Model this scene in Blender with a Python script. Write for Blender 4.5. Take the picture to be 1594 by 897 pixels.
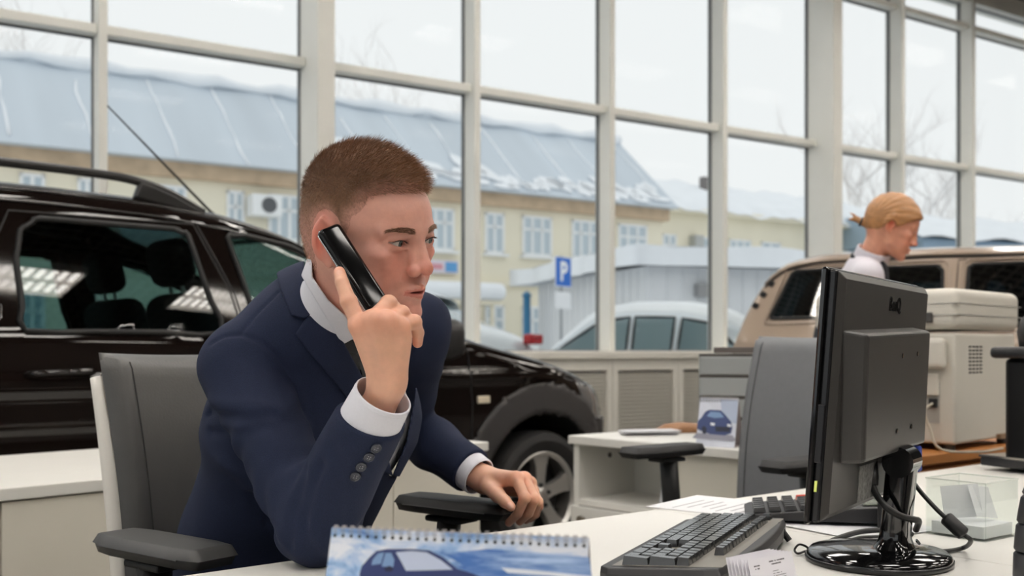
import bpy, bmesh, math, random
import numpy as np
from mathutils import Vector, Matrix

for o in list(bpy.data.objects):
    bpy.data.objects.remove(o, do_unlink=True)
scene = bpy.context.scene
COL = scene.collection

# ---------------------------------------------------------------- camera
F = 1625.0           # focal length in pixels of the 1594x897 frame
CX, HY = 797.0, 546.0  # principal column, horizon row
H = 1.05             # camera height
cam_d = bpy.data.cameras.new('camera')
cam = bpy.data.objects.new('camera', cam_d)
COL.objects.link(cam)
cam.location = (0, 0, H)
cam.rotation_euler = (math.pi / 2, 0, 0)
cam_d.sensor_width = 36.0
cam_d.lens = 36.0 * F / 1594.0
cam_d.shift_y = (HY - 448.5) / 1594.0
cam_d.clip_start = 0.05
cam_d.clip_end = 400
cam_d.dof.use_dof = True
cam_d.dof.focus_distance = 1.50
cam_d.dof.aperture_fstop = 5.2
scene.camera = cam

# ---------------------------------------------------------------- world, exposure
world = bpy.data.worlds.new('overcast_sky')
scene.world = world
world.use_nodes = True
nt = world.node_tree
nt.nodes.clear()
wo = nt.nodes.new('ShaderNodeOutputWorld')
wb = nt.nodes.new('ShaderNodeBackground')
wb.inputs['Color'].default_value = (0.995, 0.997, 1.0, 1)
wb.inputs['Strength'].default_value = 0.93
nt.links.new(wb.outputs[0], wo.inputs[0])
scene.view_settings.view_transform = 'Standard'
scene.view_settings.look = 'None'
scene.view_settings.gamma = 1.0
scene.view_settings.use_curve_mapping = False
scene.view_settings.exposure = 0.0
scene.cycles.use_denoising = True
scene.cycles.max_bounces = 8
scene.cycles.transparent_max_bounces = 16
scene.cycles.sample_clamp_indirect = 6.0
scene.cycles.caustics_reflective = False
scene.cycles.caustics_refractive = False
LAMP_POWER = 18.5     # radiance of the ceiling light diffusers

# ---------------------------------------------------------------- helpers
def U(px, py, Y):
    """world point seen at pixel (px, py) at depth Y"""
    return Vector(((px - CX) / F * Y, Y, H - (py - HY) / F * Y))

def G(px, py, z):
    """world point seen at pixel (px, py) on the level plane z"""
    return U(px, py, (H - z) * F / (py - HY))

def lin(c):
    r = []
    for v in c[:3]:
        v /= 255.0
        r.append(v / 12.92 if v <= 0.04045 else ((v + 0.055) / 1.055) ** 2.4)
    return tuple(r) + (1.0,)

_mats = {}
def M(name, rgb=(200, 200, 200), rough=0.5, metal=0.0, spec=0.5, noise=None, bump=None, coat=0.0,
      emit=None, attr=None, sss=0.0, sheen=0.0, alpha=None, stretch=None):
    """procedural Principled material; noise=(scale, amount), bump=(scale, strength)"""
    if name in _mats:
        return _mats[name]
    m = bpy.data.materials.new(name)
    _mats[name] = m
    m.use_nodes = True
    t = m.node_tree
    b = t.nodes['Principled BSDF']
    col = lin(rgb)
    b.inputs['Base Color'].default_value = col
    b.inputs['Roughness'].default_value = rough
    b.inputs['Metallic'].default_value = metal
    b.inputs['Specular IOR Level'].default_value = spec
    b.inputs['Coat Weight'].default_value = coat
    b.inputs['Coat Roughness'].default_value = 0.04
    if sheen:
        b.inputs['Sheen Weight'].default_value = sheen
        b.inputs['Sheen Roughness'].default_value = 0.4
    if sss:
        b.inputs['Subsurface Weight'].default_value = sss
        b.inputs['Subsurface Radius'].default_value = (0.010, 0.004, 0.002)
        b.inputs['Subsurface Scale'].default_value = 1.0
    if emit:
        b.inputs['Emission Color'].default_value = lin(emit[0])
        b.inputs['Emission Strength'].default_value = emit[1]
    L = t.links.new
    src = None
    if attr:
        a = t.nodes.new('ShaderNodeAttribute')
        a.attribute_name = attr
        src = a.outputs['Color']
    tc = None
    if noise or bump:
        tc = t.nodes.new('ShaderNodeTexCoord')
        vec = tc.outputs['Object']
        if stretch:
            mp = t.nodes.new('ShaderNodeMapping')
            mp.inputs['Scale'].default_value = stretch
            L(vec, mp.inputs[0])
            vec = mp.outputs[0]
    if noise:
        n = t.nodes.new('ShaderNodeTexNoise')
        n.inputs['Scale'].default_value = noise[0]
        n.inputs['Detail'].default_value = 4
        L(vec, n.inputs['Vector'])
        mr = t.nodes.new('ShaderNodeMapRange')
        mr.inputs[1].default_value = 0.25
        mr.inputs[2].default_value = 0.75
        mr.inputs[3].default_value = 1 - noise[1]
        mr.inputs[4].default_value = 1 + noise[1]
        L(n.outputs['Fac'], mr.inputs[0])
        mx = t.nodes.new('ShaderNodeMix')
        mx.data_type = 'RGBA'
        mx.blend_type = 'MULTIPLY'
        mx.inputs[0].default_value = 1.0
        mx.inputs[6].default_value = col
        if src is not None:
            L(src, mx.inputs[6])
        L(mr.outputs[0], mx.inputs[7])
        src = mx.outputs[2]
    if src is not None:
        L(src, b.inputs['Base Color'])
    if bump:
        n = t.nodes.new('ShaderNodeTexNoise')
        n.inputs['Scale'].default_value = bump[0]
        n.inputs['Detail'].default_value = 3
        L(vec, n.inputs['Vector'])
        bp = t.nodes.new('ShaderNodeBump')
        bp.inputs['Strength'].default_value = bump[1]
        bp.inputs['Distance'].default_value = 0.01
        L(n.outputs['Fac'], bp.inputs['Height'])
        L(bp.outputs[0], b.inputs['Normal'])
    return m

def glass(name, tint=(255, 255, 255), refl=1.0, rough=0.01, base=0.04):
    """thin sheet glass: clear/tinted transmission plus Fresnel reflection"""
    if name in _mats:
        return _mats[name]
    m = bpy.data.materials.new(name)
    _mats[name] = m
    m.use_nodes = True
    t = m.node_tree
    t.nodes.clear()
    out = t.nodes.new('ShaderNodeOutputMaterial')
    tr = t.nodes.new('ShaderNodeBsdfTransparent')
    tr.inputs[0].default_value = lin(tint)
    gl = t.nodes.new('ShaderNodeBsdfGlossy')
    gl.inputs['Roughness'].default_value = rough
    lw = t.nodes.new('ShaderNodeLayerWeight')
    lw.inputs[0].default_value = 0.5
    pw = t.nodes.new('ShaderNodeMath')
    pw.operation = 'POWER'
    pw.inputs[1].default_value = 5.0
    ml = t.nodes.new('ShaderNodeMath')
    ml.operation = 'MULTIPLY_ADD'
    ml.inputs[1].default_value = refl
    ml.inputs[2].default_value = base
    ml.use_clamp = True
    t.links.new(lw.outputs['Facing'], pw.inputs[0])
    t.links.new(pw.outputs[0], ml.inputs[0])
    mx = t.nodes.new('ShaderNodeMixShader')
    t.links.new(ml.outputs[0], mx.inputs[0])
    t.links.new(tr.outputs[0], mx.inputs[1])
    t.links.new(gl.outputs[0], mx.inputs[2])
    t.links.new(mx.outputs[0], out.inputs[0])
    return m

def tag(o, label=None, cat=None, group=None, kind=None):
    if label: o['label'] = label
    if cat: o['category'] = cat
    if group: o['group'] = group
    if kind: o['kind'] = kind
    return o

def thing(name, label=None, cat=None, loc=(0, 0, 0), rz=0.0, group=None, kind=None):
    o = bpy.data.objects.new(name, None)
    o.empty_display_size = 0.1
    COL.objects.link(o)
    o.location = loc
    o.rotation_euler = (0, 0, rz)
    return tag(o, label, cat, group, kind)

def basis(o):
    m = Matrix.LocRotScale(o.location, o.rotation_euler, o.scale)
    if o.parent:
        m = basis(o.parent) @ o.matrix_parent_inverse @ m
    return m

def link_mesh(name, me, mat, parent=None, world=False, smooth=False, bev=0.0, seg=2, sub=0, angle=None, kind=None):
    o = bpy.data.objects.new(name, me)
    COL.objects.link(o)
    for mm in (mat if isinstance(mat, (list, tuple)) else [mat]):
        me.materials.append(mm)
    if smooth:
        me.polygons.foreach_set('use_smooth', [True] * len(me.polygons))
        if angle:
            me.set_sharp_from_angle(angle=math.radians(angle))
    if parent is not None:
        o.parent = parent
        if world:
            o.matrix_parent_inverse = basis(parent).inverted()
    if bev:
        b = o.modifiers.new('bevel', 'BEVEL')
        b.width = bev
        b.segments = seg
        b.limit_method = 'ANGLE'
        b.angle_limit = math.radians(40)
    if sub:
        s = o.modifiers.new('subdivision', 'SUBSURF')
        s.levels = sub
        s.render_levels = sub
    if kind: o['kind'] = kind
    return o

I3 = Matrix.Identity(3)

def rot(axis, deg):
    return Matrix.Rotation(math.radians(deg), 3, axis)

class MB:
    """collects shapes; build() links them as one mesh object"""
    def __init__(s):
        s.v, s.f, s.m = [], [], []
        s.mi = 0
    def add(s, vs, fs):
        o = len(s.v)
        s.v += [tuple(v) for v in vs]
        s.f += [tuple(i + o for i in f) for f in fs]
        s.m += [s.mi] * len(fs)
        return s
    def box(s, c, size, R=I3, taper=None):
        c = Vector(c)
        vs = []
        for sz in (-.5, .5):
            k = 1.0 if (taper is None or sz < 0) else taper
            for sx, sy in ((-.5, -.5), (.5, -.5), (.5, .5), (-.5, .5)):
                vs.append(c + R @ Vector((sx * size[0] * k, sy * size[1] * k, sz * size[2])))
        return s.add(vs, [(3, 2, 1, 0), (4, 5, 6, 7), (0, 1, 5, 4), (1, 2, 6, 5), (2, 3, 7, 6), (3, 0, 4, 7)])
    def bx(s, x0, x1, y0, y1, z0, z1, R=I3, o=(0, 0, 0)):
        c = Vector(((x0 + x1) / 2, (y0 + y1) / 2, (z0 + z1) / 2))
        return s.box(Vector(o) + R @ c, (abs(x1 - x0), abs(y1 - y0), abs(z1 - z0)), R)
    def tube(s, pts, r, n=8, cap=True, closed=False, flat=1.0):
        pts = [Vector(p) for p in pts]
        N = len(pts)
        rs = r if isinstance(r, (list, tuple)) else [r] * N
        o = len(s.v)
        prev = None
        for i, p in enumerate(pts):
            if closed:
                d = pts[(i + 1) % N] - pts[i - 1]
            else:
                d = pts[min(i + 1, N - 1)] - pts[max(i - 1, 0)]
            d.normalize()
            if prev is None:
                a = Vector((0, 0, 1)) if abs(d.z) < .9 else Vector((1, 0, 0))
                x = d.cross(a).normalized()
            else:
                x = (prev - d * prev.dot(d))
                x = x.normalized() if x.length > 1e-6 else d.orthogonal().normalized()
            prev = x
            y = d.cross(x)
            for k in range(n):
                t = 2 * math.pi * k / n
                s.v.append(tuple(p + (x * math.cos(t) + y * math.sin(t) * flat) * rs[i]))
        nf = 0
        M_ = N if closed else N - 1
        for i in range(M_):
            j = (i + 1) % N
            for k in range(n):
                k2 = (k + 1) % n
                s.f.append((o + i * n + k, o + i * n + k2, o + j * n + k2, o + j * n + k)); nf += 1
        if cap and not closed:
            s.f.append(tuple(o + k for k in range(n))[::-1]); nf += 1
            s.f.append(tuple(o + (N - 1) * n + k for k in range(n))); nf += 1
        s.m += [s.mi] * nf
        return s
    def lathe(s, prof, n=24, c=(0, 0, 0), R=I3, sx=1.0, sy=1.0, cap=True):
        """prof: (radius, z) pairs bottom to top"""
        c = Vector(c)
        o = len(s.v)
        for (r, z) in prof:
            for k in range(n):
                t = 2 * math.pi * k / n
                s.v.append(tuple(c + R @ Vector((r * sx * math.cos(t), r * sy * math.sin(t), z))))
        nf = 0
        for i in range(len(prof) - 1):
            for k in range(n):
                k2 = (k + 1) % n
                s.f.append((o + i * n + k, o + i * n + k2, o + (i + 1) * n + k2, o + (i + 1) * n + k)); nf += 1
        if cap:
            s.f.append(tuple(o + k for k in range(n))[::-1])
            s.f.append(tuple(o + (len(prof) - 1) * n + k for k in range(n)))
        s.m += [s.mi] * (nf + 2 * bool(cap))
        return s
    def prism(s, poly, o, ax, ay, az, depth):
        """2-D polygon (counter-clockwise) in axes ax, ay, extruded by depth along az"""
        o, ax, ay, az = Vector(o), Vector(ax), Vector(ay), Vector(az)
        n = len(poly)
        a = [o + ax * p[0] + ay * p[1] for p in poly]
        b = [p + az * depth for p in a]
        return s.add(a + b, [tuple(range(n))[::-1], tuple(range(n, 2 * n))] +
                     [(i, (i + 1) % n, n + (i + 1) % n, n + i) for i in range(n)])
    def grid(s, fn, nu, nv):
        o = len(s.v)
        for i in range(nu + 1):
            for j in range(nv + 1):
                s.v.append(tuple(fn(i / nu, j / nv)))
        for i in range(nu):
            for j in range(nv):
                a = o + i * (nv + 1) + j
                s.f.append((a, a + nv + 1, a + nv + 2, a + 1))
        s.m += [s.mi] * (nu * nv)
        return s
    def mesh(s, name):
        me = bpy.data.meshes.new(name)
        me.from_pydata(s.v, [], s.f)
        if any(s.m):
            me.polygons.foreach_set('material_index', s.m)
        me.update()
        return me
    def build(s, name, mat, parent=None, **kw):
        return link_mesh(name, s.mesh(name), mat, parent, **kw)

def copy_tree(o, parent=None):
    c = o.copy()
    COL.objects.link(c)
    if parent is not None:
        c.parent = parent
    for ch in list(o.children):
        copy_tree(ch, c)
    return c

def arc(c, r, a0, a1, n, ax=(1, 0, 0), ay=(0, 0, 1)):
    c, ax, ay = Vector(c), Vector(ax), Vector(ay)
    return [c + ax * (r * math.cos(math.radians(a0 + (a1 - a0) * i / n))) + ay * (r * math.sin(math.radians(a0 + (a1 - a0) * i / n))) for i in range(n + 1)]

def spline(pts, n=6, closed=False):
    """Catmull-Rom through pts"""
    P = [Vector(p) for p in pts]
    N = len(P)
    out = []
    rng = N if closed else N - 1
    for i in range(rng):
        if closed:
            p0, p1, p2, p3 = P[i - 1], P[i], P[(i + 1) % N], P[(i + 2) % N]
        else:
            p0, p1, p2, p3 = P[max(i - 1, 0)], P[i], P[i + 1], P[min(i + 2, N - 1)]
        for k in range(n):
            t = k / n
            out.append(0.5 * ((2 * p1) + (p2 - p0) * t + (2 * p0 - 5 * p1 + 4 * p2 - p3) * t * t + (3 * p1 - p0 - 3 * p2 + p3) * t ** 3))
    if not closed:
        out.append(P[-1])
    return out

def text_mesh(name, txt, size, mat, parent, o, ax, ay, bold=0.0, align='CENTER', depth=0.0005, world=False):
    """lettering as a thin mesh lying in the plane of ax, ay"""
    cu = bpy.data.curves.new(name, 'FONT')
    cu.body = txt
    cu.size = size
    cu.align_x = align
    cu.align_y = 'CENTER'
    cu.extrude = depth
    cu.offset = bold
    cu.resolution_u = 3
    tmp = bpy.data.objects.new('tmp_text', cu)
    COL.objects.link(tmp)
    dg = bpy.context.evaluated_depsgraph_get()
    me = bpy.data.meshes.new_from_object(tmp.evaluated_get(dg))
    bpy.data.objects.remove(tmp, do_unlink=True)
    ax, ay = Vector(ax).normalized(), Vector(ay).normalized()
    az = ax.cross(ay)
    R = Matrix((ax, ay, az)).transposed().to_4x4()
    R.translation = Vector(o)
    me.transform(R)
    me.materials.clear()
    return link_mesh(name, me, mat, parent, world=world)

# ---------------------------------------------------------------- signed-distance modelling (for bodies and clothes)
def polygonise(f, lo, hi, h, block=8, margin=1.6):
    """surface nets of f(x, y, z) < 0 inside the box lo..hi with cell size h; returns verts, quads"""
    lo = np.array(lo, np.float64); hi = np.array(hi, np.float64)
    nb = np.maximum(1, np.ceil((hi - lo) / (h * block)).astype(int))
    n = nb * block + 1
    # coarse pass
    cs = [lo[a] + (np.arange(nb[a]) + .5) * h * block for a in range(3)]
    X, Y, Z = np.meshgrid(*cs, indexing='ij')
    Dc = f(X.ravel(), Y.ravel(), Z.ravel()).reshape(X.shape)
    keep = np.abs(Dc) < h * block * .87 * margin
    D = np.repeat(np.repeat(np.repeat(Dc, block, 0), block, 1), block, 2)
    D = np.pad(D, ((0, 1), (0, 1), (0, 1)), mode='edge').astype(np.float32)
    need = np.zeros(n, bool)
    bi, bj, bk = np.nonzero(keep)
    for i, j, k in zip(bi, bj, bk):
        need[i * block:(i + 1) * block + 1, j * block:(j + 1) * block + 1, k * block:(k + 1) * block + 1] = True
    ii, jj, kk = np.nonzero(need)
    for s in range(0, len(ii), 400000):
        e = s + 400000
        D[ii[s:e], jj[s:e], kk[s:e]] = f(lo[0] + ii[s:e] * h, lo[1] + jj[s:e] * h, lo[2] + kk[s:e] * h)
    S = D < 0
    c = np.zeros(np.array(n) - 1, np.int8)
    for dx in (0, 1):
        for dy in (0, 1):
            for dz in (0, 1):
                c += S[dx:n[0] - 1 + dx, dy:n[1] - 1 + dy, dz:n[2] - 1 + dz]
    ai, aj, ak = np.nonzero((c > 0) & (c < 8))
    idx = -np.ones(np.array(n) - 1, np.int64)
    idx[ai, aj, ak] = np.arange(len(ai))
    P = np.zeros((len(ai), 3)); W = np.zeros(len(ai))
    corners = [(dx, dy, dz) for dx in (0, 1) for dy in (0, 1) for dz in (0, 1)]
    for a in corners:
        for ax in range(3):
            if a[ax]:
                continue
            b = list(a); b[ax] = 1
            da = D[ai + a[0], aj + a[1], ak + a[2]].astype(np.float64)
            db = D[ai + b[0], aj + b[1], ak + b[2]].astype(np.float64)
            x = (da < 0) != (db < 0)
            t = np.where(x, da / np.where(x, da - db, 1), 0)
            q = np.tile(np.array(a, float), (len(ai), 1))
            q[:, ax] += t
            P += q * x[:, None]
            W += x
    P = P / W[:, None] + np.stack([ai, aj, ak], 1)
    V = lo + P * h
    quads = []
    for ax in range(3):
        o1, o2 = [(1, 2), (2, 0), (0, 1)][ax]
        sl0 = [slice(None)] * 3; sl1 = [slice(None)] * 3
        sl0[ax] = slice(0, n[ax] - 1); sl1[ax] = slice(1, n[ax])
        s0, s1 = S[tuple(sl0)], S[tuple(sl1)]
        e = np.array(np.nonzero(s0 != s1)).T
        e = e[(e[:, o1] > 0) & (e[:, o2] > 0) & (e[:, o1] < n[o1] - 1) & (e[:, o2] < n[o2] - 1)]
        def cell(d1, d2):
            q = e.copy(); q[:, o1] -= d1; q[:, o2] -= d2
            return idx[q[:, 0], q[:, 1], q[:, 2]]
        qd = np.stack([cell(1, 1), cell(0, 1), cell(0, 0), cell(1, 0)], 1)
        fl = ~s0[e[:, 0], e[:, 1], e[:, 2]]
        qd[fl] = qd[fl][:, ::-1]
        quads.append(qd)
    Q = np.concatenate(quads)
    Q = Q[(Q >= 0).all(1)]
    return V, Q

def relax(V, Q, it=2, k=0.5):
    for _ in range(it):
        acc = np.zeros_like(V); cnt = np.zeros(len(V))
        for a in range(4):
            b = (a + 1) % 4
            np.add.at(acc, Q[:, a], V[Q[:, b]]); np.add.at(cnt, Q[:, a], 1)
            np.add.at(acc, Q[:, b], V[Q[:, a]]); np.add.at(cnt, Q[:, b], 1)
        V = V + k * (acc / np.maximum(cnt, 1)[:, None] - V)
    return V

def np_mesh(name, V, Q, color=None):
    me = bpy.data.meshes.new(name)
    me.vertices.add(len(V))
    me.vertices.foreach_set('co', np.asarray(V, np.float32).ravel())
    k = Q.shape[1]
    me.loops.add(len(Q) * k)
    me.loops.foreach_set('vertex_index', np.asarray(Q, np.int32).ravel())
    me.polygons.add(len(Q))
    me.polygons.foreach_set('loop_start', np.arange(0, len(Q) * k, k, dtype=np.int32))
    me.update(calc_edges=True)
    me.validate()
    if color is not None:
        at = me.color_attributes.new('Col', 'FLOAT_COLOR', 'POINT')
        c4 = np.ones((len(V), 4), np.float32)
        c4[:, :3] = color
        at.data.foreach_set('color', c4.ravel())
    return me

def s_ell(p, c, r, A=None):
    x, y, z = p[0] - c[0], p[1] - c[1], p[2] - c[2]
    if A is not None:   # rows of A are the ellipsoid's axes
        x, y, z = (A[0][0] * x + A[0][1] * y + A[0][2] * z, A[1][0] * x + A[1][1] * y + A[1][2] * z, A[2][0] * x + A[2][1] * y + A[2][2] * z)
    k0 = np.sqrt((x / r[0]) ** 2 + (y / r[1]) ** 2 + (z / r[2]) ** 2)
    k1 = np.sqrt((x / r[0] ** 2) ** 2 + (y / r[1] ** 2) ** 2 + (z / r[2] ** 2) ** 2)
    return k0 * (k0 - 1) / np.maximum(k1, 1e-9)

def s_cone(p, a, b, ra, rb):
    a = np.array(a, float); b = np.array(b, float)
    d = b - a
    L2 = d @ d
    t = np.clip(((p[0] - a[0]) * d[0] + (p[1] - a[1]) * d[1] + (p[2] - a[2]) * d[2]) / L2, 0, 1)
    return np.sqrt((p[0] - a[0] - t * d[0]) ** 2 + (p[1] - a[1] - t * d[1]) ** 2 + (p[2] - a[2] - t * d[2]) ** 2) - (ra + t * (rb - ra))

def s_chain(p, pts, rs, k=None):
    d = None
    for i in range(len(pts) - 1):
        e = s_cone(p, pts[i], pts[i + 1], rs[i], rs[i + 1])
        d = e if d is None else (np.minimum(d, e) if not k else smin(d, e, k))
    return d

def smin(a, b, k):
    h = np.maximum(k - np.abs(a - b), 0) / k
    return np.minimum(a, b) - h * h * k * .25

def smax(a, b, k):
    return -smin(-a, -b, k)

def s_poly(px, py, poly):
    """signed distance to a 2-D polygon (negative inside)"""
    n = len(poly)
    d = np.full(px.shape, 1e18)
    ins = np.zeros(px.shape, bool)
    for i in range(n):
        ax, ay = poly[i]; bx, by = poly[(i + 1) % n]
        ex, ey = bx - ax, by - ay
        wx, wy = px - ax, py - ay
        t = np.clip((wx * ex + wy * ey) / (ex * ex + ey * ey), 0, 1)
        d = np.minimum(d, (wx - ex * t) ** 2 + (wy - ey * t) ** 2)
        c = ((ay > py) != (by > py))
        with np.errstate(divide='ignore', invalid='ignore'):
            xi = ax + (py - ay) * ex / (ey if ey else 1e-12)
        ins ^= c & (px < xi)
    return np.where(ins, -1, 1) * np.sqrt(d)

def to_px(x, y, z):
    return CX + F * x / y, HY - F * (z - H) / y

_rs = np.random.RandomState(7)
_WD = _rs.normal(size=(24, 3)); _WD /= np.linalg.norm(_WD, axis=1)[:, None]
_WP = _rs.uniform(0, 6.28, 24)
def wob(x, y, z, f, n=8, o=0):
    """smooth pseudo-random field, about -1..1"""
    r = 0
    for i in range(o, o + n):
        i %= 24
        r = r + np.sin((x * _WD[i, 0] + y * _WD[i, 1] + z * _WD[i, 2]) * f * (1 + .13 * (i - o)) + _WP[i])
    return r / (n ** .5) / 1.2
# ================================================================ THE ROOM
DW = Vector((.838, .545, 0)).normalized()      # along the window wall
NW = Vector((-.545, .838, 0)).normalized()     # outward through the window wall
WALL_RZ = math.atan2(DW.y, DW.x)
WALL_O = Vector((0, 7.75, 0))
ZC = 4.8                                        # ceiling height

def wall_pt(t, out, z):
    return WALL_O + DW * t + NW * out + Vector((0, 0, z))

white_paint = M('white_frame_paint', (236, 235, 228), 0.45, noise=(3, .03))
cream_paint = M('cream_radiator_paint', (224, 221, 212), 0.55, noise=(5, .03))
sill_mat = M('window_board', (224, 221, 212), 0.35, noise=(4, .03))
seal_mat = M('grey_rubber_seal', (112, 114, 116), 0.6)
wall_mat = M('grey_wall_plaster', (84, 80, 76), 0.8, noise=(2, .06), bump=(60, .1))
pane_glass = glass('window_glass', (252, 254, 254), .4, 0.0, 0.004)

# floor: grey porcelain tiles
fm = M('floor_tiles', (150, 147, 142), 0.25, noise=(1.2, .08))
fl = MB()
fl.grid(lambda u, v: (-12 + 28 * u, -13.2 + 13.2 * v, 0), 14, 7)
floor = fl.build('floor', fm, None)
floor.location = WALL_O; floor.rotation_euler = (0, 0, WALL_RZ)
tag(floor, kind='structure', label='grey tiled showroom floor')
t = fm.node_tree
b = t.nodes['Principled BSDF']
tc = t.nodes.new('ShaderNodeTexCoord')
br = t.nodes.new('ShaderNodeTexBrick')
br.offset = 0.0
br.inputs['Scale'].default_value = 1.0
br.inputs['Brick Width'].default_value = 0.6
br.inputs['Row Height'].default_value = 0.6
br.inputs['Mortar Size'].default_value = 0.004
br.inputs['Color1'].default_value = lin((112, 110, 106))
br.inputs['Color2'].default_value = lin((106, 104, 100))
br.inputs['Mortar'].default_value = lin((70, 68, 66))
t.links.new(tc.outputs['Object'], br.inputs['Vector'])
t.links.new(br.outputs['Color'], b.inputs['Base Color'])

# ceiling: dark open-cell grid
cm = M('open_cell_ceiling', (70, 66, 62), 0.8)
cl = MB()
cl.bx(-12, 16, -13.2, 0.3, ZC, ZC + .15)
ceiling = cl.build('ceiling', cm, None)
ceiling.location = WALL_O; ceiling.rotation_euler = (0, 0, WALL_RZ)
tag(ceiling, kind='structure', label='dark open-cell grid ceiling')
t = cm.node_tree
b = t.nodes['Principled BSDF']
tc = t.nodes.new('ShaderNodeTexCoord')
br = t.nodes.new('ShaderNodeTexBrick')
br.offset = 0.0
br.inputs['Scale'].default_value = 1.0
br.inputs['Brick Width'].default_value = 0.15
br.inputs['Row Height'].default_value = 0.15
br.inputs['Mortar Size'].default_value = 0.018
br.inputs['Color1'].default_value = lin((44, 41, 39))
br.inputs['Color2'].default_value = lin((40, 38, 36))
br.inputs['Mortar'].default_value = lin((120, 113, 106))
t.links.new(tc.outputs['Object'], br.inputs['Vector'])
t.links.new(br.outputs['Color'], b.inputs['Base Color'])

# the walls that close the room to the sides and behind the camera
for nm, c, s in (('wall_right', (16.1, -6.5, ZC / 2), (.2, 13.6, ZC)),
                 ('wall_front', (2, -13.3, ZC / 2), (28.4, .2, ZC))):
    m = MB(); m.box(c, s)
    o = m.build(nm, wall_mat)
    o.location = WALL_O; o.rotation_euler = (0, 0, WALL_RZ)
    tag(o, kind='structure', label='plain grey showroom wall')

# window wall: parapet, header, steel columns, then one window per bay
wb_ = thing('wall_back', kind='structure', loc=WALL_O, rz=WALL_RZ, label='tall glazed showroom wall with low parapet')
m = MB(); m.bx(-12, 16, -.10, .10, 0, 1.0); m.build('parapet', wall_mat, wb_)
m = MB(); m.bx(-12, 16, -.10, .10, 4.62, ZC); m.build('header', white_paint, wb_)
m = MB(); m.bx(-12, 16, -.34, .06, .985, 1.046); m.build('window_board', sill_mat, wb_, bev=.008)
col_w = M('column_paint', (196, 190, 176), 0.5, noise=(3, .04))
COLS = [-6.5, -1.664, 3.191, 8.05, 12.9]
for tcol in COLS:
    m = MB(); m.bx(tcol, tcol + .12, -.31, .02, 0, 4.72)
    m.build('column', white_paint, wb_, bev=.006)
MULL = [-10.3, -9.05, -7.8, -5.35, -4.2, -2.943, -.42, .7995, 1.999, 4.346, 5.478, 6.75, 9.25, 10.45, 11.65, 14.1, 15.3]
edges = sorted([(x, .05) for x in MULL] + [(x, .12) for x in COLS])
TR = (2.92, 4.36)
for i in range(len(edges) - 1):
    (x0, w0), (x1, w1) = edges[i], edges[i + 1]
    w = thing('window_%d' % (i + 1), kind='structure', loc=WALL_O, rz=WALL_RZ, label='tall window bay with three stacked panes in white frame')
    a = x0 + w0
    if w0 < .1:
        m = MB(); m.bx(x0, a, -.16, .03, 1.046, 4.62); m.build('mullion', white_paint, w, bev=.004)
    for zt in TR:
        m = MB(); m.bx(a, x1, -.11, .03, zt - .028, zt + .028); m.build('transom', white_paint, w, bev=.004)
    zs = [1.046, TR[0] - .028, TR[0] + .028, TR[1] - .028, TR[1] + .028, 4.62]
    for k in (0, 2, 4):
        s = MB()
        z0, z1, g = zs[k], zs[k + 1], .009
        s.bx(a, a + g, -.02, .012, z0, z1); s.bx(x1 - g, x1, -.02, .012, z0, z1)
        s.bx(a + g, x1 - g, -.02, .012, z0, z0 + g); s.bx(a + g, x1 - g, -.02, .012, z1 - g, z1)
        pn = MB(); pn.bx(a + g, x1 - g, -.004, .004, z0 + g, z1 - g)
        p = pn.build('pane', pane_glass, w)
        s.build('seal', seal_mat, p)

# unseen left wall; its glazing is added to bring daylight in from that side
wl_ = thing('wall_left', kind='structure', loc=WALL_O, rz=WALL_RZ, label='unseen side wall of the showroom with added glazing')
m = MB(); m.bx(-12.15, -12, -13.2, -.1, 0, .45); m.build('parapet', wall_mat, wl_)
m = MB(); m.bx(-12.15, -12, -13.2, -.1, 4.62, ZC); m.build('header', white_paint, wl_)
for k in range(10):
    y1 = -.1 - 1.31 * k; y0 = y1 - 1.31
    w = thing('window_%d' % (len(edges) + k), kind='structure', loc=WALL_O, rz=WALL_RZ, label='tall window bay added to the unseen side wall')
    m = MB(); m.bx(-12.05, -11.86, y1 - .05, y1, .45, 4.62); m.build('mullion', white_paint, w, bev=.004)
    for zt in TR:
        m = MB(); m.bx(-12.05, -11.9, y0, y1 - .05, zt - .028, zt + .028); m.build('transom', white_paint, w)
    for z0, z1 in ((.45, TR[0] - .028), (TR[0] + .028, TR[1] - .028), (TR[1] + .028, 4.62)):
        m = MB(); m.bx(-12.012, -12.004, y0, y1 - .05, z0, z1); m.build('pane', pane_glass, w)

# radiator covers under the window board
RLAB = ['louvred radiator cover mostly hidden behind the black car, left one', "louvred radiator cover showing over the black car's bonnet", "first full louvred radiator cover right of the black car's nose",
        'louvred radiator cover left of the grey drawer unit', 'louvred radiator cover behind the grey drawer unit', 'louvred radiator cover behind the empty grey chair', 'louvred radiator cover hidden behind the beige car']
for i, lab_ in enumerate(RLAB):
    x = -.62 + .66 * i
    rc = thing('radiator_cover', lab_, 'radiator cover', wall_pt(x, -.30, 0), WALL_RZ, 'radiator covers along the window wall')
    m = MB()
    fx = .05
    m.bx(0, fx, -.02, .02, .05, .985); m.bx(.655 - fx, .655, -.02, .02, .05, .985)
    m.bx(fx, .655 - fx, -.02, .02, .90, .985); m.bx(fx, .655 - fx, -.02, .02, .05, .13)
    m.build('frame', cream_paint, rc, bev=.003)
    m = MB()
    for k in range(26):
        z = .145 + k * .029
        m.box((.3275, 0, z), (.655 - 2 * fx, .006, .030), rot('X', 35))
    lv = m.build('louvres', cream_paint, rc)
    lv['kind'] = 'stuff'

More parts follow.
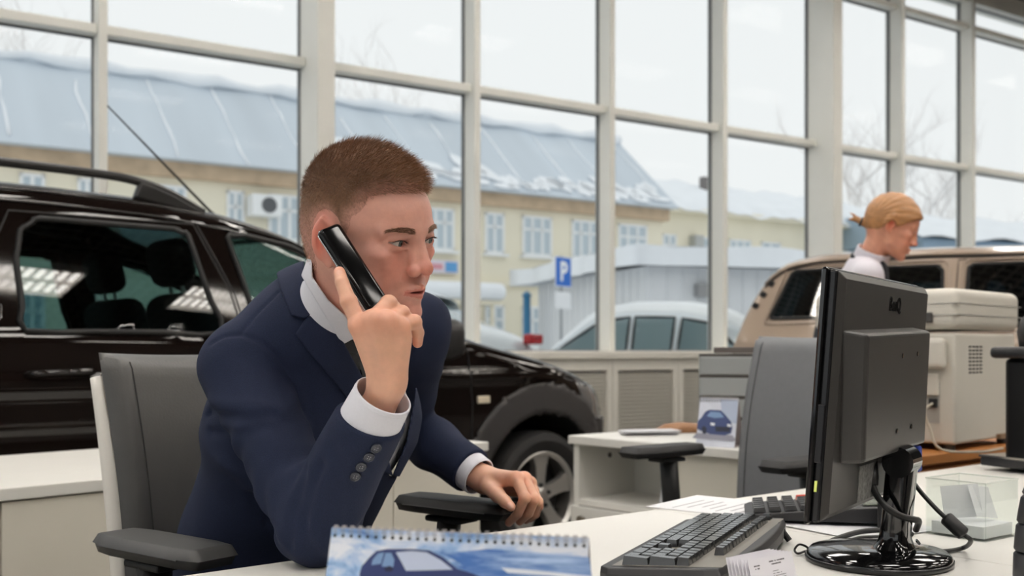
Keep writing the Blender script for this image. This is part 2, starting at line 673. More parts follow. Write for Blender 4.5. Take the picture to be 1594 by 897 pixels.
# ceiling lights: louvred troffers in the grid ceiling
lamp_mat = M('lamp_diffuser', (255, 250, 244), 0.5, emit=((255, 250, 244), LAMP_POWER))
lamp_metal = M('lamp_white_metal', (235, 232, 226), 0.4)
first = None
for iy in range(5):
    for ix in range(8):
        loc = wall_pt(-8 + 2.5 * ix, -1.6 - 2.5 * iy, ZC - .09)
        if first is None:
            first = thing('ceiling_light', 'recessed rectangular louvred ceiling light', 'ceiling light', loc, WALL_RZ, 'ceiling lights of the showroom')
            m = MB()
            m.bx(-.62, .62, -.32, -.30, -.005, .085); m.bx(-.62, .62, .30, .32, -.005, .085)
            m.bx(-.62, -.60, -.30, .30, -.005, .085); m.bx(.60, .62, -.30, .30, -.005, .085)
            m.build('frame', lamp_metal, first)
            m = MB(); m.bx(-.60, .60, -.30, .30, .05, .06); m.build('diffuser', lamp_mat, first)
            m = MB()
            for k in range(9):
                m.bx(-.48 + .12 * k - .003, -.48 + .12 * k + .003, -.30, .30, 0, .045)
            m.bx(-.6, .6, -.003, .003, 0, .045)
            m.build('louvre', lamp_metal, first)
        else:
            c = copy_tree(first); c.location = loc

# ================================================================ OUTSIDE
snow = M('snow', (236, 240, 245), 0.8, noise=(.4, .04), bump=(1.5, .3))
m = MB()
def gr(u, v):
    x, y = -70 + 150 * u, .1 + 130 * v * v
    return (x, y, -.02 + .05 * math.sin(x * .5) * math.sin(y * .35) * min(1, y / 6))
m.grid(gr, 60, 50)
m.grid(lambda u, v: (-70 + 57.8 * u, -50 + 50.1 * v, -.02 + .04 * math.sin(u * 30) * math.sin(v * 20)), 20, 20)
ground = m.build('ground', snow, None, smooth=True)
ground.location = WALL_O; ground.rotation_euler = (0, 0, WALL_RZ)
tag(ground, kind='structure', label='snow-covered yard outside the windows')

yellow = M('yellow_plaster', (236, 229, 208), 0.85, noise=(.5, .05), bump=(8, .2))
brickband = M('weathered_brick_cornice', (200, 176, 148), 0.9, noise=(2.5, .18))
white_win = M('white_window_frame', (238, 240, 240), 0.5)
far_pane = M('far_window_pane', (186, 200, 208), 0.12, spec=.8)
roof_blue = M('blue_grey_roof_metal', (200, 210, 219), 0.55, noise=(.25, .08), stretch=(3.0, .3, .3))
roof_snow = M('roof_snow', (240, 244, 248), 0.8, noise=(1.2, .04), bump=(3, .3))

def far_window(parent, x0, x1, z0, z1, n=2, y=0.0, tr=True):
    f = MB()
    g = .09
    f.bx(x0, x0 + g, y - .07, y + .05, z0, z1); f.bx(x1 - g, x1, y - .07, y + .05, z0, z1)
    f.bx(x0, x1, y - .07, y + .05, z0, z0 + g); f.bx(x0, x1, y - .07, y + .05, z1 - g, z1)
    for k in range(1, n):
        xx = x0 + (x1 - x0) * k / n
        f.bx(xx - .05, xx + .05, y - .06, y + .05, z0, z1)
    if tr:
        zz = z0 + (z1 - z0) * .66
        f.bx(x0, x1, y - .06, y + .05, zz - .045, zz + .045)
    f.bx(x0 - .1, x1 + .1, y - .22, y, z0 - .09, z0)
    w = f.build('window', white_win, parent)
    p = MB(); p.bx(x0 + .02, x1 - .02, y - .03, y + .02, z0 + .02, z1 - .02)
    p.build('pane', far_pane, w)
    return w

def line_t(px, Z0):
    u = (px - CX) / F
    return u / (1 - .65 * u) * Z0 / DW.x

# long yellow building with the blue-grey metal roof
Z0 = 36.0
B = thing('building', 'long two-storey yellow building with a steep blue-grey metal roof', 'building', (0, Z0, 0), WALL_RZ)
EAVE, RIDGE = 6.52, 9.55
XL, XR = -34.0, line_t(1031, Z0)
m = MB(); m.bx(XL, XR, 0, 9, 0, EAVE - .25); m.build('wall', yellow, B)
m = MB(); m.bx(XL - .1, XR + .15, -.25, 9.2, EAVE - .55, EAVE - .1); m.build('cornice', brickband, B)
m = MB()
m.prism([(-.7, EAVE - .12), (3.0, RIDGE), (6.0, RIDGE), (9.7, EAVE - .12)], (XL - .2, 0, 0), (0, 1, 0), (0, 0, 1), (1, 0, 0), XR + .45 - XL)
rf = m.build('roof', roof_blue, B)
# standing seams carrying lines of snow, one ridge every two metres
sl = Vector((0, 3.7, RIDGE - EAVE + .12)).normalized()
LEN = math.hypot(3.7, RIDGE - EAVE + .12)
rnd = random.Random(4)
x = XL + .6
while x < XR:
    m = MB()
    a, b_ = rnd.uniform(0, .5), rnd.uniform(LEN * .75, LEN)
    base = Vector((x, -.7, EAVE - .12))
    nrm = Vector((0, -sl.z, sl.y))
    pts = [base + sl * (a + (b_ - a) * k / 6) + nrm * .02 + Vector((rnd.uniform(-.05, .05), 0, 0)) for k in range(7)]
    m.tube(pts, [rnd.uniform(.02, .06) for _ in pts], 5)
    m.build('snow_seam', roof_snow, rf, smooth=True)
    x += rnd.uniform(1.6, 2.3)
# ridge and eave snow
m = MB()
pts = [Vector((XL + (XR - XL + .2) * k / 60, 2.8 + .1 * math.sin(k * 1.7), RIDGE + .02 + .05 * math.sin(k * 2.3))) for k in range(61)]
m.tube(pts, [.18 + .06 * math.sin(k * 1.3) for k in range(61)], 7)
m.build('ridge_snow', roof_snow, rf, smooth=True)
nrm = Vector((0, -sl.z, sl.y))
for k in range(60):
    x = XR - .3 - k * .27 + rnd.uniform(-.15, .15)
    if x < line_t(540, Z0): break
    m = MB()
    h_, w_ = rnd.uniform(.12, .55), rnd.uniform(.16, .45)
    base = Vector((x, -.66, EAVE - .05)) + sl * (h_ * .8 + abs(rnd.gauss(0, .5)))
    m.prism([((1 + .25 * rnd.uniform(-1, 1)) * w_ * math.cos(q * .628) - h_ * .3 * math.sin(q * .628), (1 + .25 * rnd.uniform(-1, 1)) * h_ * math.sin(q * .628)) for q in range(10)], base, (1, 0, 0), sl, nrm, .05)
    m.build('snow_patch', roof_snow, rf)
for (p0, p1, n) in ((-160, -112, 3), (-62, -20, 2), (30, 70, 2), (120, 165, 3), (240, 290, 3), (352, 380, 2), (417, 466, 3), (548, 590, 2), (610, 640, 2), (662, 706, 3), (754, 784, 2), (812, 858, 3), (889, 931, 3), (961, 1006, 3)):
    far_window(B, line_t(p0, Z0), line_t(p1, Z0), 4.35, 5.75, n)
    far_window(B, line_t(p0, Z0), line_t(p1, Z0), 1.15, 2.6, n)
m = MB()
m.bx(XL, XR + .03, -.12, .02, 3.25, 3.45); m.build('string_course', yellow, B)
ac = thing('air_conditioner', 'white air conditioner unit on the yellow wall between two windows', 'air conditioner', Vector((0, Z0, 0)) + DW * line_t(404, Z0) - NW * .4 + Vector((0, 0, 5.0)), WALL_RZ)
m = MB(); m.bx(-.45, .45, -.3, .25, 0, .62); m.build('casing', white_win, ac, bev=.02)
m = MB(); m.lathe([(.23, -.01), (.23, .02)], 20, (.05, -.3, .31), rot('X', 90)); m.build('fan_grille', M('dark_grille', (90, 92, 95), .6), ac)
# blue shop sign on the yellow wall, low between the mullions
sg = thing('shop_sign', 'blue and pink sign board low on the yellow wall beside the man', 'sign', Vector((0, Z0, 0)) + DW * line_t(664, Z0) - NW * .1 + Vector((0, 0, 3.6)), WALL_RZ)
m = MB(); m.bx(0, 1.1, -.06, 0, 0, .42); m.build('board', M('sign_pale', (222, 216, 226), .5), sg)
m = MB(); m.bx(.62, 1.06, -.08, -.06, .05, .37); m.build('panel', M('sign_blue', (96, 160, 214), .5), sg)
m = MB(); m.bx(.05, .5, -.08, -.06, .12, .30); m.build('lettering', M('sign_pink', (214, 150, 160), .5), sg)
# snowy porch canopy under it
pc = thing('porch_canopy', 'snow-covered porch canopy against the yellow wall', 'canopy', Vector((0, Z0, 0)) + DW * line_t(640, Z0) - NW * 1.5 + Vector((0, 0, 2.55)), WALL_RZ)
m = MB(); m.bx(-.3, 2.6, 0, 1.5, 0, .12); m.bx(0, .1, .1, .2, -2.55, 0); m.bx(2.2, 2.3, .1, .2, -2.55, 0); m.build('frame', yellow, pc)
m = MB(); m.bx(-.5, 2.75, -.1, 1.5, .12, .7); m.build('snow_load', roof_snow, pc, bev=.25, seg=4, smooth=True)

# lower wing to the right with a snow-covered roof
Z1 = 40.0
Wg = thing('building', 'low yellow wing with a thick snow-covered roof right of the steep roof', 'building', (0, Z1, 0), WALL_RZ)
x0, x1 = line_t(1022, Z1), line_t(1400, Z1)
E2 = 7.1
m = MB(); m.bx(x0, x1, 0, 8, 0, E2 - .2); m.build('wall', yellow, Wg)
m = MB(); m.prism([(-.5, E2 - .2), (-.5, E2), (4, 8.9), (8.5, E2), (8.5, E2 - .2)], (x0 - .3, 0, 0), (0, 1, 0), (0, 0, 1), (1, 0, 0), x1 - x0 + .6)
rf2 = m.build('roof', yellow, Wg)
m = MB()
def sn(u, v):
    x = x0 - .4 + (x1 - x0 + .8) * u
    y = -.62 + 4.7 * v
    z = E2 + (8.9 - E2) * max(0, (y + .5)) / 4.5 + .32 * min(1, v * 9) ** .5 - .1 + .07 * math.sin(x * 1.9 + y) + .05 * math.sin(x * 4.3)
    return (x, y, z)
m.grid(sn, 60, 16); m.build('snow_cover', roof_snow, rf2, smooth=True)
for (p0, p1, n) in ((1030, 1052, 2), (1074, 1106, 2), (1134, 1168, 3), (1184, 1214, 2), (1318, 1350, 2), (1372, 1398, 2)):
    far_window(Wg, line_t(p0, Z1), line_t(p1, Z1), 4.6, 6.0, n)
m = MB(); m.bx(line_t(1160, Z1) - .15, line_t(1160, Z1) + .15, 2.5, 2.8, 8.2, 9.2); m.build('chimney', M('dark_chimney', (120, 116, 114), .8), Wg)
m = MB(); m.bx(line_t(1078, Z1) - .2, line_t(1078, Z1) + .3, -.4, 0, 5.4, 6.0); m.build('fan_box', M('grey_fan_box', (178, 180, 178), .6), Wg)

# blue-grey building far right
bb = thing('building', 'pale blue-grey building with a snowy roof at the far right', 'building', (18.1, 46, 0), math.radians(20))
bluewall = M('blue_grey_cladding', (158, 178, 194), .7, noise=(.6, .05))
m = MB(); m.bx(0, 22, 0, 9, 0, 5.9); m.build('wall', bluewall, bb)
m = MB()
for k in range(9):
    m.bx(1.2 + k * 2.4, 2.5 + k * 2.4, -.06, .02, 3.6, 5.2)
    m.build('window', M('blue_dark_pane', (126, 146, 162), .2), bb); m = MB()
m = MB(); m.prism([(-.5, 5.9), (4.5, 7.4), (9.5, 5.9)], (-.5, 0, 0), (0, 1, 0), (0, 0, 1), (1, 0, 0), 23); r_ = m.build('roof', bluewall, bb)
m = MB(); m.grid(lambda u, v: (-.6 + 23.2 * u, -.6 + 5.2 * v, 5.98 + 1.55 * v + .1 * math.sin(u * 40) + .2 * min(1, v * 8) ** .5), 40, 8); m.build('snow_cover', roof_snow, r_, smooth=True)

# grey garage with a thick snow cap
P0 = U(1008, HY, 24.0); P0.z = 0
dl = Vector((-2.34, 6.8, 0)).normalized(); dr = Vector((dl.y, -dl.x, 0))
ga = thing('garage', 'light grey flat-roofed garage with a thick cap of snow', 'garage', P0, math.atan2(dr.y, dr.x))
gwall = M('grey_corrugated_wall', (226, 228, 230), .7, noise=(.8, .03))
m = MB(); m.bx(0, 8.5, 0, 7.2, 0, 3.0); m.build('wall', gwall, ga)
m = MB()
for k in range(18):
    m.bx(-.03, 0, .1 + k * .4, .14 + k * .4, .1, 2.95)
for k in range(21):
    m.bx(.1 + k * .4, .14 + k * .4, -.03, 0, .1, 2.95)
m.build('wall_ribs', gwall, ga, kind='stuff')
m = MB()
def cap(u, v):
    a = 2 * math.pi * u
    cx_, cy_ = math.cos(a), math.sin(a)
    k = max(abs(cx_), abs(cy_))
    q = 1.0 if v < .5 else 1 - (v - .5) * 2
    ro = 1.0 + .02 * math.sin(9 * a) + .015 * math.sin(17 * a)
    x = 4.25 + (4.25 + .55) * cx_ / k * q * ro
    y = 3.6 + (3.6 + .55) * cy_ / k * q * ro
    z = 2.98 + (.46 * math.sin(min(1, v / .5) * math.pi / 2) if v < .5 else .46 + .12 * (v - .5) + .05 * math.sin(x * 1.7) * math.sin(y * 1.3))
    return (x, y, z)
m.grid(cap, 96, 12); m.build('snow_cap', roof_snow, ga, smooth=True)
m = MB(); m.bx(-.1, .02, 1.0, 2.6, 0, 2.15); dd = m.build('door', white_win, ga)
m = MB(); m.bx(-.13, -.09, 1.25, 2.35, 0, 2.0); m.build('door_leaf', M('grey_door', (150, 156, 160), .5), dd)
m = MB(); m.bx(1.2, 1.6, -.25, 0, 2.3, 2.6); m.build('floodlight', M('grey_flood', (150, 150, 150), .5), ga)

# blue parking sign
sp = U(876, HY, 22.5); sp.z = 0
ps = thing('parking_sign', 'blue and white square parking sign on a grey post', 'sign', sp, math.atan2(.82, .57))
m = MB(); m.tube([(0, .04, 0), (0, .04, 3.1)], .03, 8); m.build('post', M('galvanised_post', (150, 154, 158), .5, .4), ps, smooth=True)
zt = H + (HY - 400) / F * 22.5; zb = H + (HY - 447) / F * 22.5; hs = (zt - zb) / 2; zc_ = (zt + zb) / 2
m = MB(); m.bx(-hs, hs, -.015, .0, zb, zt); pl = m.build('plate', M('sign_white_edge', (236, 238, 240), .4), ps, bev=.004)
m = MB(); m.bx(-hs * .94, hs * .94, -.02, -.015, zb + hs * .06, zt - hs * .06); m.build('blue_field', M('parking_blue', (20, 104, 200), .4), pl)
text_mesh('letter', 'P', hs * 1.75, M('sign_white', (244, 246, 248), .4), pl, (0, -.024, zc_ - hs * .04), (1, 0, 0), (0, 0, 1), bold=.018, depth=.003)
zt2 = H + (HY - 455) / F * 22.5; zb2 = H + (HY - 481) / F * 22.5
m = MB(); m.bx(-hs * .95, hs * .95, -.015, 0, zb2, zt2); m.build('lower_plate', M('sign_white_edge', (236, 238, 240), .4), ps)

# blue post by the yellow wall
bp = U(820, HY, 30); bp.z = 0
o = thing('gate_post', 'slim blue steel post standing before the yellow wall', 'post', bp)
m = MB(); m.tube([(0, 0, 0), (0, 0, 2.6)], .11, 10); m.build('shaft', M('blue_post', (52, 118, 158), .5), o, smooth=True)
m = MB(); m.lathe([(.13, 0), (.14, .06), (.02, .16)], 10, (0, 0, 2.6)); m.build('cap', M('blue_post'), o)

# bare winter trees
bark = M('haze_pale_bark', (226, 223, 221), .9)  # near-white bark: the haze of distance is put into its colour
def tree(px, Y, h, seed, label):
    base = U(px, HY, Y); base.z = 0
    tr = thing('bare_tree', label, 'tree', base, 0, 'bare winter trees behind the buildings')
    R_ = random.Random(seed)
    trunk, tw = MB(), MB()
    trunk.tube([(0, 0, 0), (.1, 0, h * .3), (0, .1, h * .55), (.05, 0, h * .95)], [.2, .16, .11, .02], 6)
    def branch(p, d, L_, r, lvl):
        pts = [p]
        for k in range(3):
            d = (d + Vector((R_.uniform(-.35, .35), R_.uniform(-.35, .35), R_.uniform(-.05, .3)))).normalized()
            pts.append(pts[-1] + d * L_ / 3)
        tw.tube(pts, [r, r * .8, r * .6, r * .35], 3, cap=False)
        if lvl:
            for k in range(4):
                q = pts[1 + k % 3]
                dd_ = (d + Vector((R_.uniform(-1, 1), R_.uniform(-1, 1), R_.uniform(-.2, .7)))).normalized()
                branch(q, dd_, L_ * .58, r * .55, lvl - 1)
    for k in range(11):
        z = h * (.28 + .06 * k)
        a = R_.uniform(0, 6.28)
        branch(Vector((0, 0, z)), Vector((math.cos(a), math.sin(a), .7)).normalized(), h * .34, .07, 3)
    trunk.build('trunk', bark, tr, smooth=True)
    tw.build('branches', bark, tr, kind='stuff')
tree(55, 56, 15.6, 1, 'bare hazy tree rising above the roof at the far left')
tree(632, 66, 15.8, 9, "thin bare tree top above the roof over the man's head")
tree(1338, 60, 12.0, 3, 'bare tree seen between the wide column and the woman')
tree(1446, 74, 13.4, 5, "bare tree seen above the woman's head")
# ================================================================ CARS
def interp(tab, x):
    return float(np.interp(x, [p[0] for p in tab], [p[1] for p in tab]))

def smooth_tab(tab, n=120, it=3):
    xs = np.linspace(tab[0][0], tab[-1][0], n)
    ys = np.interp(xs, [p[0] for p in tab], [p[1] for p in tab])
    for _ in range(it):
        ys[1:-1] = (ys[:-2] + 2 * ys[1:-1] + ys[2:]) / 4
    return list(zip(xs.tolist(), ys.tolist()))

def circle_poly(cx, cz, r, n=40):
    return [(cx + r * math.cos(2 * math.pi * k / n), cz + r * math.sin(2 * math.pi * k / n)) for k in range(n)]

class Car:
    """lofted body; polygons in side view (x, z) cut it into panels and panes"""
    def __init__(s, L, top, belt, width, sill, tum=.22, rr=.09, crown=.04, bulge=.03, nx=170, nz=58, panels=(), holes=(), shield=None, rear=None):
        s.L, s.tum, s.rr, s.crown, s.bulge = L, tum, rr, crown, bulge
        s.top, s.belt, s.width = smooth_tab(top), smooth_tab(belt), smooth_tab(width)
        s.sill = sill
        s.panels, s.holes = panels, holes       # panels: (key, polygon) later ones win
        polys = [np.array(p) for _, p in panels] + [np.array(p) for p in holes]
        xs = np.linspace(0, L, nx + 1)
        s.h = [interp(s.top, x) for x in xs]
        PX = np.zeros((nx + 1, nz + 1)); PZ = np.zeros((nx + 1, nz + 1))
        for i, x in enumerate(xs):
            v = np.linspace(0, 1, nz + 1)
            PX[i] = x; PZ[i] = sill + (s.h[i] - sill) * v
        dx = L / nx
        tol = dx * .62
        fx, fz = PX.ravel(), PZ.ravel()
        best = np.full(fx.shape, 1e9); bx_ = fx.copy(); bz_ = fz.copy()
        for poly in polys:
            n = len(poly)
            for k in range(n):
                a, b = poly[k], poly[(k + 1) % n]
                e = b - a
                t = np.clip(((fx - a[0]) * e[0] + (fz - a[1]) * e[1]) / max(e @ e, 1e-12), 0, 1)
                qx, qz = a[0] + t * e[0], a[1] + t * e[1]
                d = np.hypot(fx - qx, fz - qz)
                w = d < best
                best[w] = d[w]; bx_[w] = qx[w]; bz_[w] = qz[w]
        w = best < tol
        keep = np.ones((nx + 1, nz + 1), bool); keep[:, -1] = False; keep[0] = False; keep[-1] = False; keep[:, 0] = False
        w &= keep.ravel()
        fx[w] = bx_[w]; fz[w] = bz_[w]
        PX, PZ = fx.reshape(PX.shape), fz.reshape(PZ.shape)
        s.parts = {}
        # classify the side faces
        cxm = (PX[:-1, :-1] + PX[1:, :-1] + PX[:-1, 1:] + PX[1:, 1:]) / 4
        czm = (PZ[:-1, :-1] + PZ[1:, :-1] + PZ[:-1, 1:] + PZ[1:, 1:]) / 4
        key = np.full(cxm.shape, -1)
        for k, (nm, poly) in enumerate(panels):
            key[s_poly(cxm, czm, poly) < 0] = k
        for poly in holes:
            key[s_poly(cxm, czm, poly) < 0] = -2
        PY = np.zeros(PX.shape)
        for i in range(nx + 1):
            for j in range(nz + 1):
                PY[i, j] = s.Y(PX[i, j], PZ[i, j])
        for side in (-1, 1):
            for k in range(-1, len(panels)):
                ii, jj = np.nonzero(key == k)
                nm = 'body' if k < 0 else panels[k][0]
                mb = s.parts.setdefault((nm, 0 if nm == 'body' else side), MB())
                idx = {}
                def vid(i, j):
                    if (i, j) not in idx:
                        idx[(i, j)] = len(mb.v)
                        mb.v.append((PX[i, j], side * PY[i, j], PZ[i, j]))
                    return idx[(i, j)]
                for i, j in zip(ii.tolist(), jj.tolist()):
                    f = (vid(i, j), vid(i + 1, j), vid(i + 1, j + 1), vid(i, j + 1))
                    mb.f.append(f if side < 0 else f[::-1]); mb.m.append(0)
        # top surface
        nt_ = 20
        o = {}
        def top_mb(nm):
            return s.parts.setdefault((nm, 0), MB())
        idx = {}
        def tv(mb, nm, i, j):
            if (nm, i, j) not in idx:
                idx[(nm, i, j)] = len(mb.v)
                y = (-1 + 2 * j / nt_) * PY[i, -1]
                mb.v.append((xs[i], y, s.topz(xs[i], y, PY[i, -1], s.h[i])))
            return idx[(nm, i, j)]
        for i in range(nx):
            xm = (xs[i] + xs[i + 1]) / 2
            for j in range(nt_):
                ym = abs(-1 + 2 * (j + .5) / nt_)
                nm = 'body'
                if shield and shield[0] < xm < shield[1] and ym < .9: nm = 'windshield'
                if rear and rear[0] < xm < rear[1] and ym < .85: nm = 'rear_window'
                mb = top_mb(nm)
                mb.f.append((tv(mb, nm, i, j), tv(mb, nm, i + 1, j), tv(mb, nm, i + 1, j + 1), tv(mb, nm, i, j + 1))); mb.m.append(0)
        # ends and belly
        mb = s.parts[('body', 0)]
        for i, fl_ in ((0, False), (nx, True)):
            a = [(PX[i, j], -PY[i, j], PZ[i, j]) for j in range(nz + 1)]
            t_ = [(xs[i], (-1 + 2 * j / nt_) * PY[i, -1], s.topz(xs[i], (-1 + 2 * j / nt_) * PY[i, -1], PY[i, -1], s.h[i])) for j in range(1, nt_)]
            c = [(PX[i, j], PY[i, j], PZ[i, j]) for j in range(nz, -1, -1)]
            ring = a + t_ + c
            n = len(ring)
            mb.add(ring, [tuple(range(n)) if fl_ else tuple(range(n))[::-1]])
        bel = [(PX[i, 0], PY[i, 0], PZ[i, 0]) for i in range(nx + 1)]
        mb.add([(p[0], -p[1], p[2]) for p in bel] + bel, [(i, nx + 1 + i, nx + 2 + i, i + 1) for i in range(nx)])
    def topz(s, x, y, ye, h):
        return h + s.crown * (1 - (y / max(ye, 1e-4)) ** 2)
    def Y(s, x, z):
        h = interp(s.top, x); b = min(interp(s.belt, x), h - .03); w = interp(s.width, x)
        zz = min(z, b)
        y = w - s.bulge * ((zz - .72) / .45) ** 2 * (1 if zz > .72 else 1.4)
        y += .008 * math.exp(-((zz - .93) / .03) ** 2)
        if z > b: y -= s.tum * (z - b) + .004
        r = s.rr * min(1.0, max(.35, (h - .7) / .5))
        if z > h - r:
            q = min(1.0, (z - h + r) / r)
            y -= r * (1 - math.sqrt(max(0, 1 - q * q)))
        return max(y, .02)
    def pts(s, poly, side, off=.004, n=3):
        out = []
        N = len(poly)
        for k in range(N):
            a, b = poly[k], poly[(k + 1) % N]
            for i in range(n):
                t_ = i / n
                x, z = a[0] + (b[0] - a[0]) * t_, a[1] + (b[1] - a[1]) * t_
                out.append(Vector((x, side * (s.Y(x, z) + off), z)))
        return out

tyre_mat = M('tyre_rubber', (30, 29, 29), .75, noise=(30, .1))
rim_mat = M('silver_alloy', (188, 186, 182), .32, .85)
dark_metal = M('dark_metal', (54, 54, 56), .45, .6)

def wheel(parent, x, y, z, R=.32, rim_r=.222, side=-1, spokes=5, mat=None):
    """tyre > rim > spokes, lugs; axis along y, outer face towards side"""
    Rm = rot('X', 90 if side < 0 else -90)
    m = MB()
    pr = [(rim_r - .01, -.09), (R - .045, -.105), (R - .012, -.09), (R, -.06), (R, .06), (R - .012, .09), (R - .045, .105), (rim_r, .085), (rim_r - .012, .07)]
    m.lathe([(r, zz) for r, zz in pr], 44, (x, y, z), Rm, cap=False)
    ty = m.build('wheel', tyre_mat, parent, smooth=True, angle=40)
    m = MB()
    m.lathe([(rim_r - .012, -.07), (rim_r - .012, .055), (rim_r + .004, .082), (rim_r - .006, .086), (rim_r - .022, .07), (rim_r - .03, -.05)], 44, (x, y, z), Rm, cap=False)
    rm_ = m.build('rim', mat or rim_mat, ty, smooth=True, angle=40)
    c = Vector((x, y, z))
    m = MB(); m.lathe([(rim_r - .02, -.03), (rim_r - .02, -.02)], 30, c, Rm); m.build('brake_disc', dark_metal, ty)
    for k in range(spokes):
        a = 2 * math.pi * k / spokes + .3
        er = Vector((math.cos(a), 0, math.sin(a)))
        et = Vector((-math.sin(a), 0, math.cos(a)))
        ey = Vector((0, side, 0))
        m = MB()
        ws = [(.03, .036, .060), (.09, .030, .066), (.15, .036, .068), (rim_r - .012, .056, .066)]
        vs = []
        for r, w, d in ws:
            for q in (-1, 1):
                vs.append(c + er * r + et * (q * w) + ey * d)
                vs.append(c + er * r + et * (q * w * 1.1) + ey * (d - .035))
        fs = []
        for i in range(3):
            o = i * 4
            fs += [(o, o + 4, o + 6, o + 2), (o + 1, o + 5, o + 4, o), (o + 2, o + 6, o + 7, o + 3)]
        if side > 0: fs = [f[::-1] for f in fs]
        m.add(vs, fs)
        m.build('spoke', mat or rim_mat, rm_, smooth=True, angle=40)
        m = MB(); m.lathe([(.010, 0), (.010, .016)], 8, c + er * .056 + ey * .058, Rm)
        m.build('lug', dark_metal, rm_)
    m = MB(); m.lathe([(.05, .04), (.05, .062), (.04, .072), (.01, .075)], 24, c, Rm); m.build('hub_cap', mat or rim_mat, rm_, smooth=True, angle=40)
    return ty

def seat(parent, x, y, z, mat, tilt=14, name='seat'):
    m = MB()
    R_ = rot('Y', -tilt)
    m.box((x + .25, y, z + .12), (.52, .5, .2))
    m.box(Vector((x, y, z + .2)) + R_ @ Vector((0, 0, .3)), (.16, .48, .62), R_)
    o = m.build(name, mat, parent, bev=.07, seg=3, smooth=True)
    m = MB()
    m.box(Vector((x, y, z + .2)) + R_ @ Vector((0, 0, .74)), (.12, .27, .2), R_)
    m.build('headrest', mat, o, bev=.055, seg=4, smooth=True)
    m = MB()
    for q in (-.06, .06):
        m.tube([Vector((x, y + q, z + .2)) + R_ @ Vector((0, 0, .58)), Vector((x, y + q, z + .2)) + R_ @ Vector((0, 0, .70))], .008, 6)
    m.build('headrest_post', rim_mat, o)
    return o

# ---------------------------------------------------------------- black car with roof rails beside the window wall
paint_black = M('brown_black_paint', (20, 14, 12), .3, 0.0, .0, coat=.9)
clad = M('matte_black_cladding', (52, 50, 50), .55, noise=(60, .05))
car_seal = M('car_window_seal', (14, 14, 15), .5)
car_glass = glass('tinted_car_glass', (150, 176, 176), 1.0, 0.0, .05)
seat_cloth = M('dark_seat_cloth', (26, 26, 28), .8)
chrome = M('chrome', (220, 220, 220), .12, 1.0)

cd = Vector((.743, .669, 0)).normalized(); cn = Vector((-cd.y, cd.x, 0))
Pfw = U(848, HY, 5.17); Pfw.z = 0
mpv = thing('black_car', 'glossy black estate car with roof rails and silver alloy wheels behind the man', 'car',
            Pfw - cd * 3.65 + cn * .86, math.atan2(cd.y, cd.x))
w_rear = [(1.22, 1.118), (1.205, 1.36), (1.225, 1.47), (1.29, 1.515), (1.78, 1.515), (1.835, 1.495), (1.94, 1.118)]
w_front = [(2.105, 1.118), (2.0, 1.50), (2.08, 1.512), (2.29, 1.478), (2.62, 1.33), (2.93, 1.13)]
w_quart = [(.42, 1.14), (.46, 1.36), (.52, 1.44), (.98, 1.50), (1.04, 1.47), (1.09, 1.12)]
d_rear = [(1.14, .46), (1.10, .9), (1.13, 1.40), (1.19, 1.535), (1.86, 1.54), (1.99, 1.28), (2.04, 1.08), (2.06, .40), (1.5, .36), (1.25, .36)]
d_front = [(2.075, .40), (2.055, 1.08), (2.005, 1.28), (1.875, 1.54), (2.12, 1.54), (2.31, 1.50), (2.66, 1.345), (3.02, 1.13), (3.16, 1.05), (3.18, .8), (3.16, .38)]
lamp_p = [(3.90, .90), (4.05, .86), (4.20, .74), (4.20, .68), (4.06, .70), (3.97, .78)]
bump_f = [(3.98, .655), (4.06, .69), (4.47, .69), (4.47, .2), (3.9, .2)]
bump_r = [(0, .2), (0, .7), (.36, .7), (.32, .2)]
sillp = [(.6, .2), (.6, .42), (3.9, .42), (3.9, .2)]
A1, A2 = (3.65, .33), (.745, .33)
panels = [('sill_trim', sillp), ('bumper', bump_f), ('bumper#', bump_r), ('headlight', lamp_p), ('rear_door', d_rear), ('front_door', d_front),
          ('arch_trim', circle_poly(*A1, .56)), ('arch_trim#', circle_poly(*A2, .53)),
          ('rear_glass', w_rear), ('front_glass', w_front), ('quarter_glass', w_quart)]
C1 = Car(4.47,
         top=[(0, .72), (.03, 1.0), (.12, 1.30), (.24, 1.52), (.42, 1.615), (.8, 1.645), (1.3, 1.648), (1.7, 1.638), (2.0, 1.605), (2.15, 1.575), (2.3, 1.535), (2.6, 1.41), (2.9, 1.26),
              (3.08, 1.145), (3.3, 1.085), (3.53, 1.035), (3.73, .99), (3.95, .925), (4.12, .86), (4.3, .76), (4.42, .62), (4.47, .52)],
         belt=[(0, 1.1), (1.0, 1.10), (3.0, 1.09), (3.3, 1.03), (3.7, .94), (4.1, .82), (4.47, .5)],
         width=[(0, .62), (.06, .74), (.2, .81), (.6, .855), (2, .87), (3.5, .865), (3.85, .845), (4.05, .80), (4.2, .73), (4.35, .58), (4.47, .32)],
         sill=.24, tum=.20, rr=.085, crown=.035, panels=panels, holes=[circle_poly(*A1, .415), circle_poly(*A2, .40)], shield=(2.36, 3.06), rear=(.06, .24))
